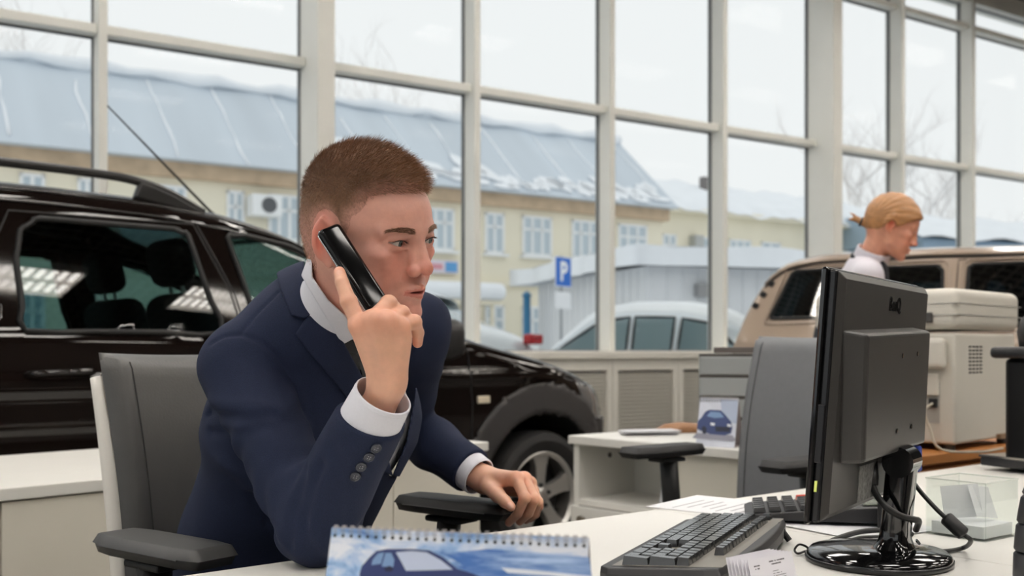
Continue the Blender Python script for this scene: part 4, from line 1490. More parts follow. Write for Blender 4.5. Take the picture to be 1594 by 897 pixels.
for i in range(4):
    for j in range(8):
        m.bx(.095 + i * .026, .111 + i * .026, -.0015, .002, .225 + j * .011, .230 + j * .011)
m.build('vent_grille', slot_mat, cp, kind='stuff')
m = MB(); m.bx(.30, .40, -.012, 0, .02, .035); m.build('foot_trim', M('tan_trim', (140, 116, 92), .5), cp)
for x, y in ((.03, .03), (.42, .03), (.03, .41), (.42, .41)):
    m = MB(); m.lathe([(.016, 0), (.016, .02)], 12, (x, y, 0)); m.build('foot', slot_mat, cp)
cab = MB()
w0 = Vector(CP) + ex * -.012 + Vector((-ex.y, ex.x, 0)) * .062 + Vector((0, 0, .138))
cab.tube(spline([w0, w0 + Vector((-.03, -.02, -.02)), w0 + Vector((-.02, -.03, -.07)), w0 + Vector((.0, -.06, -.128)), w0 + Vector((.10, -.08, -.134)), w0 + Vector((.22, .03, -.134))], 6), .004, 6)
o = cab.build('power_cable', M('grey_cable', (188, 180, 164), .5), None, smooth=True)
tag(o, 'pale grey power cable hanging from the copier socket', 'cable')

# black domed machine at the right edge
cm_ = thing('coffee_machine', 'black machine with domed head and silver-edged tray at the right edge', 'machine', Vector((1.42, 2.70, ZD)), DESK_RZ - .2)
m = MB(); m.bx(-.09, .13, -.10, .10, .0, .29); m.build('body', M('gloss_black', (14, 14, 15), .3), cm_, bev=.012)
m = MB(); m.bx(-.125, .15, -.12, .12, .29, .32); m.build('brim', black_plastic, cm_, bev=.012, seg=3)
m = MB(); m.lathe([(.11, .32), (.115, .36), (.105, .395), (.075, .415), (.02, .42)], 28, (.02, 0, 0)); m.build('domed_head', black_plastic, cm_, smooth=True)
m = MB(); m.bx(-.17, .12, -.11, .11, .012, .034); m.build('drip_tray', black_plastic, cm_, bev=.004)
m = MB(); m.bx(-.172, .0, -.112, .112, .034, .040); m.build('tray_edge', chrome, cm_)
# ================================================================ THINGS ON THE DESK
def ray_plane(px, py, p0, n):
    d = Vector(((px - CX) / F, 1.0, -(py - HY) / F))
    c = Vector((0, 0, H))
    t_ = (Vector(p0) - c).dot(n) / d.dot(n)
    return c + d * t_

# ---------------------------------------------------------------- monitor
mon_dark = M('monitor_dark_plastic', (60, 58, 56), .38, noise=(300, .04))
mon_black = M('monitor_gloss_black', (10, 10, 11), .1, coat=.5)
mon_side = M('monitor_side_black', (24, 24, 26), .25)
wd = Vector((.564, .826, 0)).normalized()
MRZ = math.atan2(wd.y, wd.x)
MB0 = U(1367, HY, 1.53); MB0.z = ZD
mon = thing('monitor', 'black flat-screen monitor seen from behind on a round glossy foot', 'monitor', MB0, MRZ)
T = rot('X', 4.3)         # leans back, away from the man (towards -y)
PC = Vector((-.013, .002, .2515))   # panel centre, local
hw, hh = .236, .165
def pp(x, y, z): return PC + T @ Vector((x, y, z))
def pbox(x0, x1, y0, y1, z0, z1, mb=None):
    mb = mb or MB()
    mb.box(PC + T @ Vector(((x0 + x1) / 2, (y0 + y1) / 2, (z0 + z1) / 2)), (x1 - x0, y1 - y0, z1 - z0), T)
    return mb
pbox(-hw, hw, .005, .014, -hh, hh).build('bezel', mon_black, mon, bev=.003)
pbox(-hw + .015, hw - .015, .0142, .0146, -hh + .02, hh - .015).build('screen', M('dark_screen', (16, 18, 22), .12), mon)
pbox(-hw + .003, hw - .003, -.006, .005, -hh + .003, hh - .003).build('side_frame', mon_side, mon, bev=.003)
m = MB()
a, b = (hw - .004, hh - .004), (hw - .016, hh - .014)
vs = [pp(sx * a[0], -.006, sz * a[1]) for sx, sz in ((-1, -1), (1, -1), (1, 1), (-1, 1))] + [pp(sx * b[0], -.014, sz * b[1]) for sx, sz in ((-1, -1), (1, -1), (1, 1), (-1, 1))]
m.add(vs, [(0, 1, 2, 3), (7, 6, 5, 4), (0, 4, 5, 1), (1, 5, 6, 2), (2, 6, 7, 3), (3, 7, 4, 0)])
m.build('back_cover', mon_dark, mon, bev=.002)
# raised housing on the back, placed from the photograph's corners on the back plane
Mw = Matrix.Translation(MB0) @ Matrix.Rotation(MRZ, 4, 'Z')
Mi = Mw.inverted()
bn = (Mw.to_3x3() @ (T @ Vector((0, -1, 0)))).normalized()
def on_back(px, py, off):
    return Mi @ ray_plane(px, py, Mw @ pp(0, -.014 - off, 0), bn)
q_out = [on_back(1346, 722, .030), on_back(1440, 690, .030), on_back(1449, 516, .030), on_back(1352, 521, .030)]
cen = sum(q_out, Vector()) / 4
q_in = [pp(*((T.inverted() @ (q - PC)).x * 1.0, -.012, (T.inverted() @ (q - PC)).z * 1.0)) for q in q_out]
q_in = [p + (p - sum(q_in, Vector()) / 4).normalized() * .010 for p in q_in]
m = MB(); m.add(q_in + q_out, [(3, 2, 1, 0), (4, 5, 6, 7), (0, 1, 5, 4), (1, 2, 6, 5), (2, 3, 7, 6), (3, 0, 4, 7)])
bmh = m.mesh('rear_housing')
bm_ = bmesh.new(); bm_.from_mesh(bmh); bmesh.ops.recalc_face_normals(bm_, faces=bm_.faces); bm_.to_mesh(bmh); bm_.free()
link_mesh('rear_housing', bmh, mon_dark, mon, bev=.005, seg=3)
for (x, y) in ((1405, 554), (1428, 551), (1396, 671), (1418, 664)):
    c = on_back(x, y, .0304)
    m = MB(); m.lathe([(.0035, 0), (.0035, .0012)], 10, c, T @ rot('X', 90)); m.build('screw_hole', mon_black, mon)
lx = on_back(1393, 475, .0)
ax_ = (T @ Vector((1, 0, 0)))
text_mesh('logo', 'BenQ', .027, mon_black, mon, pp((T.inverted() @ (lx - PC)).x, -.0145, (T.inverted() @ (lx - PC)).z), ax_, T @ Vector((0, 0, 1)), bold=.0010, depth=.0006)
m = pbox(-hw - .001, -hw + .004, -.004, .005, -.085, -.010); m.build('button_strip', mon_side, mon, bev=.001)
pbox(-hw - .0012, -hw + .001, -.001, .002, -.122, -.108).build('power_led', M('green_led', (220, 230, 120), .3, emit=((210, 220, 130), .12)), mon)
pbox(-.10, -.03, -.0155, -.013, -.15, -.10).build('rating_label', M('rating_label_print', (120, 120, 118), .5, noise=(160, .6)), mon)
# stand
m = MB(); m.lathe([(.100, 0), (.103, .004), (.102, .012), (.096, .018), (.05, .024), (.01, .026)], 56); m.build('foot', mon_black, mon, smooth=True, angle=50)
m = MB(); m.lathe([(.1035, .003), (.1040, .006), (.1035, .009)], 56); m.build('foot_rim', mon_side, mon, smooth=True)
m = MB()
def nk(u, v):
    a = 2 * math.pi * u
    k = 1 + .55 * max(0, (.22 - v) / .22) ** 2
    x = .026 * k * math.copysign(abs(math.cos(a)) ** .6, math.cos(a))
    y = -.022 + .020 * k * math.copysign(abs(math.sin(a)) ** .6, math.sin(a)) - .012 * v
    return (x, y, .018 + .128 * v)
m.grid(nk, 40, 14); m.build('neck', mon_black, mon, smooth=True)
m = MB(); m.tube([(-.027, -.034, .150), (.027, -.034, .150)], .022, 24); m.build('hinge', mon_black, mon, smooth=True, angle=50)
m = MB(); m.bx(-.022, .022, -.030, .0, .148, .178); m.build('hinge_bracket', mon_dark, mon, bev=.004)
m = MB(); m.lathe([(.005, 0), (.005, .002)], 10, (.038, -.046, .028), rot('X', 50)); m.build('foot_screw', chrome, mon)

# ---------------------------------------------------------------- cables of the monitor
cable = M('black_cable', (20, 20, 20), .45)
def wpt(x, y, z): return Mw @ Vector((x, y, z))
vg = thing('video_cable', 'black video cable with blue plug and ferrite bead hanging from the monitor', 'cable', U(1430, 800, 1.56))
m = MB(); c0 = U(1418, 714, 1.60)
m.box(c0, (.018, .03, .040), rot('Z', 50)); m.build('plug', M('blue_plug', (38, 60, 150), .45), vg, world=True, bev=.004)
P_ = [c0, U(1417, 740, 1.585), U(1430, 762, 1.56), U(1455, 790, 1.54), U(1478, 812, 1.53), U(1500, 832, 1.52), U(1511, 842, 1.525), G(1500, 853, ZD + .006), G(1465, 859, ZD + .006), G(1425, 857, ZD + .006)]
P2 = [dk(-.12, -.36, ZD + .032), G(1380, 840, ZD + .006), G(1345, 836, ZD + .006), G(1310, 846, ZD + .006), G(1284, 858, ZD + .006)]
m = MB(); m.tube(spline(P_, 8), .0035, 8); m.build('lead', cable, vg, world=True, smooth=True)
m = MB()
a, b = U(1472, 806, 1.532), U(1500, 832, 1.52)
dv = (b - a).normalized()
m.tube([a - dv * .002, a, a + dv * .002, b - dv * .002, b, b + dv * .002], [.006, .0095, .0105, .0105, .0095, .006], 14); m.build('ferrite_bead', M('ferrite_black', (26, 26, 27), .5), vg, world=True, smooth=True)
pw_ = thing('power_cable', 'thick black power cable plugged in below the monitor housing', 'cable', U(1356, 740, 1.50))
m = MB(); m.tube([U(1352, 722, 1.515), U(1355, 745, 1.50), U(1358, 757, 1.495)], [.013, .012, .008], 12); m.build('plug', cable, pw_, world=True, smooth=True)
m = MB(); m.tube(spline([U(1357, 752, 1.497), U(1364, 770, 1.485), U(1380, 790, 1.47), U(1403, 804, 1.47), U(1423, 809, 1.485), U(1430, 812, 1.52), U(1426, 825, 1.56)], 8), .0048, 10); m.build('lead', cable, pw_, world=True, smooth=True)
lp = MB(); lp.tube(spline([G(1420, 832, ZD + .005), G(1385, 826, ZD + .006), G(1340, 828, ZD + .006), G(1305, 838, ZD + .006), G(1282, 850, ZD + .006), G(1275, 858, ZD + .006)], 8), .0045, 8)
o = lp.build('loose_cable', cable, None, smooth=True); tag(o, "black cable looped on the desk behind the monitor's foot", 'cable')
lp = MB(); lp.tube(spline([G(1400, 836, ZD + .004), G(1365, 836, ZD + .004), G(1335, 838, ZD + .005), G(1300, 850, ZD + .004)], 8), .003, 8)
o = lp.build('loose_cable', cable, None, smooth=True); tag(o, "thinner black cable lying inside the loop behind the monitor's foot", 'cable')
lp = MB(); lp.tube(spline([G(1262, 862, ZD + .004), G(1256, 852, ZD + .012), G(1244, 848, ZD + .016), G(1237, 856, ZD + .008), G(1242, 862, ZD + .004), G(1255, 858, ZD + .004), G(1268, 858, ZD + .004)], 8), .0018, 6)
o = lp.build('loose_cable', cable, None, smooth=True); tag(o, 'thin black cable loop left of the monitor foot behind the business cards', 'cable')

# ---------------------------------------------------------------- keyboard
kd = Vector((.42, .907, 0)).normalized()
KRZ = math.atan2(kd.y, kd.x)
ky2 = Vector((-kd.y, kd.x, 0))
NF = G(928, 890, .755); NF.z = 0
KL, KWF, KWR = .452, .085, -.078
KC = NF + kd * (KL / 2 + .004) - ky2 * (KWF + .004)
kb = thing('keyboard', 'black computer keyboard with tilted feet before the monitor', 'keyboard', Vector((KC.x, KC.y, ZD)), KRZ)
def ktop(y): return .018 + (KWF - y) * .070      # rises to the rear
kb_dark = M('keyboard_dark', (40, 40, 42), .45, noise=(200, .05))
kb_grey = M('keyboard_deck', (118, 114, 106), .45)
m = MB()
outl = []
nseg = 24
for k in range(nseg + 1):
    t_ = -1 + 2 * k / nseg
    outl.append((t_ * KL / 2, KWR - .018 * (1 - t_ * t_)))
pts = [(-KL / 2 - .004, KWF - .01), (-KL / 2 - .004, KWR + .02)] + outl + [(KL / 2 + .004, KWR + .02), (KL / 2 + .004, KWF - .01), (KL / 2 - .01, KWF + .004), (-KL / 2 + .01, KWF + .004)]
n = len(pts)
vb = [Vector((x, y, max(.003, ktop(y) - .022))) for x, y in pts]
vm_ = [Vector((x, y, ktop(y) - .006)) for x, y in pts]
vt = [Vector((x * .985, y * (1 - .06 * (y < 0)), ktop(y) + .002)) for x, y in pts]
m.add(vb + vm_ + vt, [tuple(range(n)), tuple(range(2 * n, 3 * n))[::-1]] + [((i + 1) % n, i, n + i, n + (i + 1) % n) for i in range(n)] + [(n + (i + 1) % n, n + i, 2 * n + i, 2 * n + (i + 1) % n) for i in range(n)])
m.build('case', kb_dark, kb, bev=.002)
m = MB(); yy0, yy1 = KWR + .001, KWF - .012
m.add([(-KL / 2 + .012, yy0, ktop(yy0) + .0026), (KL / 2 - .012, yy0, ktop(yy0) + .0026), (KL / 2 - .012, yy1, ktop(yy1) + .0026), (-KL / 2 + .012, yy1, ktop(yy1) + .0026)], [(0, 1, 2, 3)])
m.build('deck', kb_grey, kb)
key_mat = M('key_black', (52, 52, 52), .15, spec=1.0)
_kmesh = {}
def key_mesh(w, d):
    k = (round(w, 4), round(d, 4))
    if k not in _kmesh:
        mb = MB(); hgt = .0105
        a, b = (w / 2 - .0006, d / 2 - .0006), (w / 2 - .0024, d / 2 - .0026)
        mb.add([(sx * a[0], sy * a[1], 0) for sx, sy in ((-1, -1), (1, -1), (1, 1), (-1, 1))] + [(sx * b[0], sy * b[1] - .0006, hgt + sy * b[1] * .10) for sx, sy in ((-1, -1), (1, -1), (1, 1), (-1, 1))],
               [(3, 2, 1, 0), (4, 5, 6, 7), (0, 1, 5, 4), (1, 2, 6, 5), (2, 3, 7, 6), (3, 0, 4, 7)])
        me = mb.mesh('key'); me.materials.append(key_mat); _kmesh[k] = me
    return _kmesh[k]
UNIT = .0187
kang = math.atan(-.070)
def key(xu, y, wu=1.0, du=1.0):
    """xu: units from the escape end (far, +x) to the number pad (near, -x)"""
    o = bpy.data.objects.new('key', key_mesh(wu * UNIT, du * UNIT))
    COL.objects.link(o); o.parent = kb
    x = KL / 2 - .014 - (xu + wu / 2) * UNIT
    o.location = (x, y, ktop(y) + .0026)
    o.rotation_euler = (kang, 0, 0)
rows_y = [-.052, -.0235, -.0047, .0140, .0327, .0514]
xu = 0
for k in [0, 2, 3, 4, 5, 6.5, 7.5, 8.5, 9.5, 11, 12, 13, 14, 15.25, 16.25, 17.25]: key(k, rows_y[0], 1, .8)
for k in range(13): key(k, rows_y[1])
key(13, rows_y[1], 2)
key(0, rows_y[2], 1.5)
for k in range(12): key(1.5 + k, rows_y[2])
key(13.5, rows_y[2], 1.5)
key(0, rows_y[3], 1.75)
for k in range(11): key(1.75 + k, rows_y[3])
key(12.75, rows_y[3], 2.25)
key(0, rows_y[4], 2.25)
for k in range(10): key(2.25 + k, rows_y[4])
key(12.25, rows_y[4], 2.75)
for xk, wk in ((0, 1.25), (1.25, 1.25), (2.5, 1.25), (3.75, 6.25), (10, 1.25), (11.25, 1.25), (12.5, 1.25), (13.75, 1.25)): key(xk, rows_y[5], wk)
for r_ in (1, 2):
    for k in range(3): key(15.25 + k, rows_y[r_])
key(16.25, rows_y[4])
for k in range(3): key(15.25 + k, rows_y[5])
for r_ in (1, 2, 3, 4, 5):
    for k in range(3):
        if r_ == 5 and k == 0: key(18.5, rows_y[r_], 2)
        elif r_ == 5 and k == 1: continue
        else: key(18.5 + k, rows_y[r_])
key(21.5, rows_y[1]); key(21.5, (rows_y[2] + rows_y[3]) / 2, 1, 2); key(21.5, (rows_y[4] + rows_y[5]) / 2, 1, 2)
for sx in (-.17, .17):
    m = MB(); m.tube([(sx, KWR + .004, .03), (sx, KWR - .016, .004)], .005, 8); m.build('foot', kb_dark, kb)
m = MB(); m.tube([(-.02, KWR - .012, .016), (-.05, KWR - .04, .008), (-.12, KWR - .07, .004)], .0035, 6); m.build('lead', cable, kb, smooth=True)

# ---------------------------------------------------------------- calculator and papers
calc = thing('calculator', 'black desk calculator with red keys behind the keyboard', 'calculator', Vector((.555, 1.915, ZD + .004)), math.atan2(-.2, .97))
m = MB()
m.prism([(-.125, .004), (.125, .004), (.125, .034), (.06, .030), (-.115, .014), (-.125, .010)], (0, -.08, 0), (1, 0, 0), (0, 0, 1), (0, 1, 0), .16)
bmh = m.mesh('case'); bm_ = bmesh.new(); bm_.from_mesh(bmh); bmesh.ops.recalc_face_normals(bm_, faces=bm_.faces); bm_.to_mesh(bmh); bm_.free()
link_mesh('case', bmh, kb_dark, calc, bev=.003)
ck = M('calculator_key', (74, 74, 74), .18, spec=1.0); rk = M('calculator_red_key', (206, 70, 48), .4)
kme = {}
for i in range(6):
    for j in range(6):
        red = (j == 5 and i in (3, 4))
        if red not in kme:
            mb = MB(); mb.box((0, 0, .003), (.022, .017, .008), I3, .82); me = mb.mesh('key'); me.materials.append(rk if red else ck); kme[red] = me
        o = bpy.data.objects.new('key', kme[red]); COL.objects.link(o); o.parent = calc
        x = -.10 + i * .027
        o.location = (x, -.062 + j * .0245, .0165 + (x + .115) * .0914); o.rotation_euler = (0, -.091, 0)
m = MB(); m.box((.098, 0, .0345), (.04, .12, .002), rot('Y', -3)); m.build('display', M('lcd_grey', (126, 132, 120), .2), calc)
paper = M('white_paper', (226, 226, 228), .7, noise=(30, .02))
for nm, px, py, rz_, lab in (('sheet', 1150, 791, .9, 'white paper sheet lying between keyboard and calculator'), ('sheet', 1300, 815, .55, 'white paper sheet under the calculator')):
    p = G(px, py, ZD)
    m = MB(); m.box((0, 0, .0008 if lab.endswith('calculator') and 'between' in lab else .002), (.21, .297, .0008))
    o = m.build(nm, paper, None); o.location = (p.x, p.y, ZD + .0002); o.rotation_euler = (0, 0, rz_); tag(o, lab, 'paper')
    if 'between' in lab:
        m = MB()
        for k in range(9): m.box((-.02 + .01 * (k % 3), .10 - .022 * k, .0013), (.13 - .02 * (k % 4), .004, .0001))
        m.build('print', M('grey_print', (150, 150, 156), .7), o)

# ---------------------------------------------------------------- business cards in a clear holder
acrylic = glass('clear_acrylic', (250, 252, 251), .7, .02, .03)
bc_dir = Vector((.76, .65, 0)).normalized()
BC = Vector((.322, 1.285, ZD))
brz = math.atan2(bc_dir.y, bc_dir.x)
hold = thing('card_holder', 'clear acrylic card holder below the monitor foot', 'card holder', BC, brz)
m = MB(); m.bx(-.05, .05, -.03, .035, 0, .003); m.bx(-.05, .05, .030, .033, .003, .038, rot('X', -14)); m.bx(-.05, -.03, -.022, -.019, .003, .022, rot('X', -14)); m.bx(.03, .05, -.022, -.019, .003, .022, rot('X', -14))
m.build('tray', acrylic, hold)
TX = rot('X', -14)
card_m = M('card_stock', (232, 230, 236), .6)
for k in range(7):
    c_ = MB(); c_.box(TX @ Vector((0, 0, .030)), (.09, .0006, .05), TX)
    o = c_.build('business_card', card_m, None)
    o.location = BC + Vector((-bc_dir.y, bc_dir.x, 0)) * (-.008 + .0045 * k) + Vector((0, 0, .0035)) - bc_dir * (.0012 * k)
    o.rotation_euler = (0, 0, brz)
    tag(o, 'front business card with dark printed lines in the clear holder' if k == 0 else 'white business card stacked behind the printed front card', 'business card', 'business cards in the holder')
    if k == 0:
        pr_ = M('dark_print', (70, 70, 76), .7)
        for (x, z, w, t__) in ((-.030, .046, .012, .0016), (-.030, .0425, .009, .0016), (.012, .048, .034, .0016), (.010, .0445, .022, .0016), (.006, .036, .014, .0008), (.008, .033, .018, .0008), (.012, .030, .026, .0008), (.012, .027, .024, .0008),
                              (.014, .024, .030, .0008), (.014, .021, .028, .0008), (-.026, .0235, .02, .0008), (-.026, .0205, .024, .0008), (.014, .018, .030, .0008)):
            mm = MB()
            nn = max(3, int(w / .0022))
            rr = random.Random(int(z * 1e4))
            for q in range(nn):
                if rr.random() < .12: continue
                mm.box(TX @ Vector((x - w / 2 + (q + .5) * w / nn, -.00045, z)), (w / nn * .72, .0002, t__ * rr.uniform(.7, 1.1)), TX)
            mm.build('printed_line', pr_, o)

# ---------------------------------------------------------------- spiral desk calendar in front
def calendar(name, label, pl, pr, height, lean, picture, car_poly=None, loops=30, rad=.0035):
    """pl, pr: top corners (left, right) in world; tent calendar whose front leans"""
    w = (pr - pl); W_ = w.length; ex_ = w.normalized()
    back = Vector((-ex_.y, ex_.x, 0))
    up = Vector((0, 0, 1))
    zt_ = (pl.z + pr.z) / 2
    root = thing(name, label, 'calendar', Vector(((pl.x + pr.x) / 2, (pl.y + pr.y) / 2, zt_ - height)), math.atan2(ex_.y, ex_.x))
    dn_ = Vector((0, -math.sin(lean), -math.cos(lean))) * (height / math.cos(lean))
    db = Vector((0, math.sin(lean), -math.cos(lean))) * (height / math.cos(lean))
    top = Vector((0, 0, height))
    def leaf(nm, d, mat, off, th=.0012):
        m = MB()
        nrm = (d.cross(Vector((1, 0, 0))) if d.y < 0 else Vector((1, 0, 0)).cross(d)).normalized()
        a = [top + Vector((-W_ / 2, 0, 0)) + nrm * off, top + Vector((W_ / 2, 0, 0)) + nrm * off, top + Vector((W_ / 2, 0, 0)) + d + nrm * off, top + Vector((-W_ / 2, 0, 0)) + d + nrm * off]
        b = [p + nrm * th for p in a]
        m.add(a + b, [(3, 2, 1, 0), (4, 5, 6, 7), (0, 1, 5, 4), (1, 2, 6, 5), (2, 3, 7, 6), (3, 0, 4, 7)])
        bmh = m.mesh(nm); bm_ = bmesh.new(); bm_.from_mesh(bmh); bmesh.ops.recalc_face_normals(bm_, faces=bm_.faces); bm_.to_mesh(bmh); bm_.free()
        return link_mesh(nm, bmh, mat, root), nrm
    pg, nf_ = leaf('front_page', dn_, picture, -.0006)
    leaf('back_board', db, M('calendar_back', (150, 140, 140), .7), 0)
    m = MB(); m.box((0, 0, .001), (W_, 2 * abs(dn_.y), .001)); m.build('base_board', M('calendar_back'), root)
    # wire loops, each its own piece
    lm = MB(); lm.tube([(0, rad * math.cos(a), rad * math.sin(a)) for a in [2 * math.pi * k / 12 for k in range(12)]], rad * .10, 5, closed=True)
    me = lm.mesh('wire_loop'); me.materials.append(M('wire_silver', (170, 168, 170), .3, .9))
    hm = MB(); hm.lathe([(rad * .42, 0), (rad * .42, .0003)], 8)
    hme = hm.mesh('punch_hole'); hme.materials.append(M('hole_dark', (50, 48, 50), .8))
    for k in range(loops):
        x = -W_ / 2 + W_ * (k + .5) / loops
        for q in (-.001, .001):
            o = bpy.data.objects.new('wire_loop', me); COL.objects.link(o); o.parent = root; o.location = (x + q * 1.0, 0, height - rad * .35)
        o = bpy.data.objects.new('punch_hole', hme); COL.objects.link(o); o.parent = pg
        o.location = top + Vector((x, 0, 0)) + dn_.normalized() * (rad * 1.9) + nf_ * .0007
        o.rotation_euler = (-(math.pi / 2 - lean), 0, 0) if False else Vector((0, 0, 1)).rotation_difference(nf_).to_euler()
    Mloc = basis(root)
    n_w = Mloc.to_3x3() @ nf_
    p_w = Mloc @ (top + nf_ * .0009)
    def decal(nm, poly, mat, lift=0.0):
        P = [ray_plane(x, y, p_w + n_w * lift, n_w) for x, y in poly]
        P = [Mloc.inverted() @ p for p in P]
        m = MB(); m.add(P, [tuple(range(len(P)))])
        o = m.build(nm, mat, pg)
        if o.data.polygons[0].normal.dot(nf_) < 0: o.data.flip_normals()
        return o
    return root, decal

def picture_mat(name, c_lo, c_mid, c_hi, scale=(9, 9, 26), seed=0.0):
    m = bpy.data.materials.new(name); m.use_nodes = True
    t = m.node_tree; b = t.nodes['Principled BSDF']; b.inputs['Roughness'].default_value = .3
    tc = t.nodes.new('ShaderNodeTexCoord'); mp = t.nodes.new('ShaderNodeMapping'); mp.inputs['Scale'].default_value = scale; mp.inputs['Location'].default_value = (seed, 0, seed); mp.inputs['Rotation'].default_value = (0, .25, 0)
    n = t.nodes.new('ShaderNodeTexNoise'); n.inputs['Scale'].default_value = 1.0; n.inputs['Detail'].default_value = 7; n.inputs['Roughness'].default_value = .62; n.inputs['Distortion'].default_value = .8
    cr = t.nodes.new('ShaderNodeValToRGB'); e = cr.color_ramp.elements
    e[0].position = .32; e[0].color = lin(c_lo); e[1].position = .60; e[1].color = lin(c_hi)
    q = e.new(.45); q.color = lin(c_mid)
    t.links.new(tc.outputs['Object'], mp.inputs[0]); t.links.new(mp.outputs[0], n.inputs['Vector']); t.links.new(n.outputs['Fac'], cr.inputs[0]); t.links.new(cr.outputs[0], b.inputs['Base Color'])
    return m
zt = .895
PL, PR = G(517, 822, zt), G(917, 838, zt)
cal, decal = calendar('desk_calendar', 'spiral desk calendar with a blue car in the snow at the front', PL, PR, zt - ZD - .0005, .32,
                      picture_mat('winter_sea_picture', (74, 114, 182), (150, 182, 222), (228, 232, 242), (16, 16, 42), 3.0))
decal('picture_sea', [(690, 862), (760, 855), (830, 860), (917, 868), (921, 896), (921, 905), (740, 900), (720, 880)], picture_mat('sea_print', (48, 84, 150), (70, 112, 178), (176, 200, 232), (5, 5, 40), 1.0), .0002)
decal('picture_snow_line', [(780, 884), (830, 888), (920, 897), (922, 905), (860, 897), (790, 892)], M('print_white', (228, 232, 240), .4), .0004)
decal('picture_car_body', [(560, 893), (563, 882), (575, 868), (586, 858), (602, 855), (640, 855), (668, 857), (690, 868), (712, 886), (735, 893), (760, 903), (560, 905)], M('print_car_blue', (44, 56, 104), .35), .0004)
decal('picture_windscreen', [(616, 860), (640, 858), (664, 860), (686, 872), (705, 887), (632, 889), (624, 874)], M('print_glass', (190, 200, 222), .3), .0006)
decal('picture_side_window', [(580, 872), (588, 862), (598, 860), (593, 878), (578, 880)], M('print_glass2', (120, 150, 190), .3), .0006)
decal('picture_side_window', [(600, 861), (609, 861), (614, 872), (612, 884), (594, 882)], M('print_glass2'), .0006)
decal('picture_mirror', [(598, 884), (606, 881), (613, 884), (610, 890), (600, 890)], M('print_car_dark', (30, 34, 64), .35), .0008)

# small calendar on the niche desk
pl2, pr2 = U(1090, 619, 3.42), U(1150, 621, 3.36)
cal2, decal2 = calendar('desk_calendar', 'small spiral desk calendar with a blue car standing on the niche desk', pl2, pr2, (pl2.z + pr2.z) / 2 - ZD - .0005, .30,
                        M('calendar_pale_print', (214, 218, 230), .4, noise=(25, .1)), loops=14, rad=.006)
decal2('picture_wall', [(1122, 622), (1149, 624), (1147, 660), (1124, 655)], M('print_pale_blue', (176, 188, 210), .4), .0006)
decal2('picture_car', [(1085, 668), (1086, 656), (1092, 650), (1098, 641), (1104, 638), (1122, 639), (1129, 646), (1138, 657), (1140, 667), (1138, 675), (1128, 678), (1106, 676), (1094, 672)], M('print_car_navy', (56, 72, 120), .4), .001)
decal2('picture_window', [(1100, 648), (1106, 641), (1121, 642), (1127, 650), (1112, 651)], M('print_glass2'), .0014)
decal2('picture_grille', [(1113, 664), (1136, 665), (1136, 673), (1114, 672)], M('print_car_dark2', (34, 40, 62), .4), .0014)
decal2('picture_headlight', [(1106, 658), (1113, 659), (1112, 663), (1106, 662)], M('print_white', (228, 232, 240), .4), .0018)
decal2('picture_headlight', [(1132, 660), (1138, 661), (1138, 665), (1132, 664)], M('print_white'), .0018)
decal2('picture_wheel', [(1092, 666), (1096, 663), (1100, 667), (1099, 675), (1094, 675)], M('print_car_dark2'), .0018)
decal2('picture_ground', [(1078, 682), (1084, 674), (1140, 678), (1145, 684), (1142, 688)], M('print_grey', (150, 150, 164), .4), .0008)

# ---------------------------------------------------------------- clear note box, black box, ribbed organiser
nb0 = G(1534, 845, ZD); nb0.z = ZD
e1 = (G(1442, 831, ZD) - G(1534, 845, ZD)); e1.z = 0; e1.normalize()
nbx = thing('note_box', 'clear acrylic note box with white paper block on the far desk', 'note box', nb0, math.atan2(e1.y, e1.x))
Wn = .105
m = MB()
th = .0025
m.bx(0, Wn, -Wn, 0, 0, th)
m.bx(0, Wn, -th, 0, th, .095); m.bx(0, Wn, -Wn, -Wn + th, th, .095)
m.bx(0, th, -Wn + th, -th, th, .095); m.bx(Wn - th, Wn, -Wn + th, -th, th, .095)
m.build('case', acrylic, nbx)
m = MB()
for a, b in (((0, 0), (Wn, 0)), ((Wn, 0), (Wn, -Wn)), ((Wn, -Wn), (0, -Wn)), ((0, -Wn), (0, 0))):
    m.tube([(a[0], a[1], .095), (b[0], b[1], .095)], .0012, 6)
m.build('polished_rim', M('acrylic_edge', (222, 228, 220), .2), nbx)
m = MB(); m.bx(-.046, .046, -.046, .046, 0, .020)
o = m.build('paper_block', paper, None, bev=.001); c_ = nbx.matrix_basis
o.location = nb0 + Matrix.Rotation(math.atan2(e1.y, e1.x), 3, 'Z') @ Vector((Wn / 2, -Wn / 2, .003)); o.rotation_euler = (0, 0, math.atan2(e1.y, e1.x)); tag(o, 'white block of note paper inside the clear box', 'note paper')
for k, (ang, dx) in enumerate(((14, .012), (24, -.012))):
    m = MB(); m.box((0, 0, .0), (.06, .0006, .055))
    o = m.build('folded_note', paper, None)
    o.location = nb0 + Matrix.Rotation(math.atan2(e1.y, e1.x), 3, 'Z') @ Vector((Wn / 2 + dx, -Wn / 2 + dx, .056)); o.rotation_euler = (math.radians(ang), math.radians(8 * (1 - 2 * k)), math.atan2(e1.y, e1.x) + .5 + k)
    tag(o, ('nearer' if k else 'farther') + ' loose white note standing inside the clear note box', 'note')
pb = G(1414, 826, ZD); pb.z = ZD
bxx = thing('small_box', "small black box on the desk behind the monitor's neck", 'box', pb, MRZ)
m = MB(); m.bx(-.03, .03, 0, .045, 0, .055); m.build('case', M('gloss_black'), bxx, bev=.003)
m = MB(); m.bx(.031, .033, .002, .043, .002, .053); m.build('edge_strip', M('tan_trim'), bxx)
rb_ = thing('ribbed_organiser', 'dark grey ribbed rounded organiser at the lower right corner', 'organiser', Vector((.665, 1.27, ZD)), .35)
rib = M('ribbed_dark_grey', (52, 53, 56), .45, noise=(100, .05))
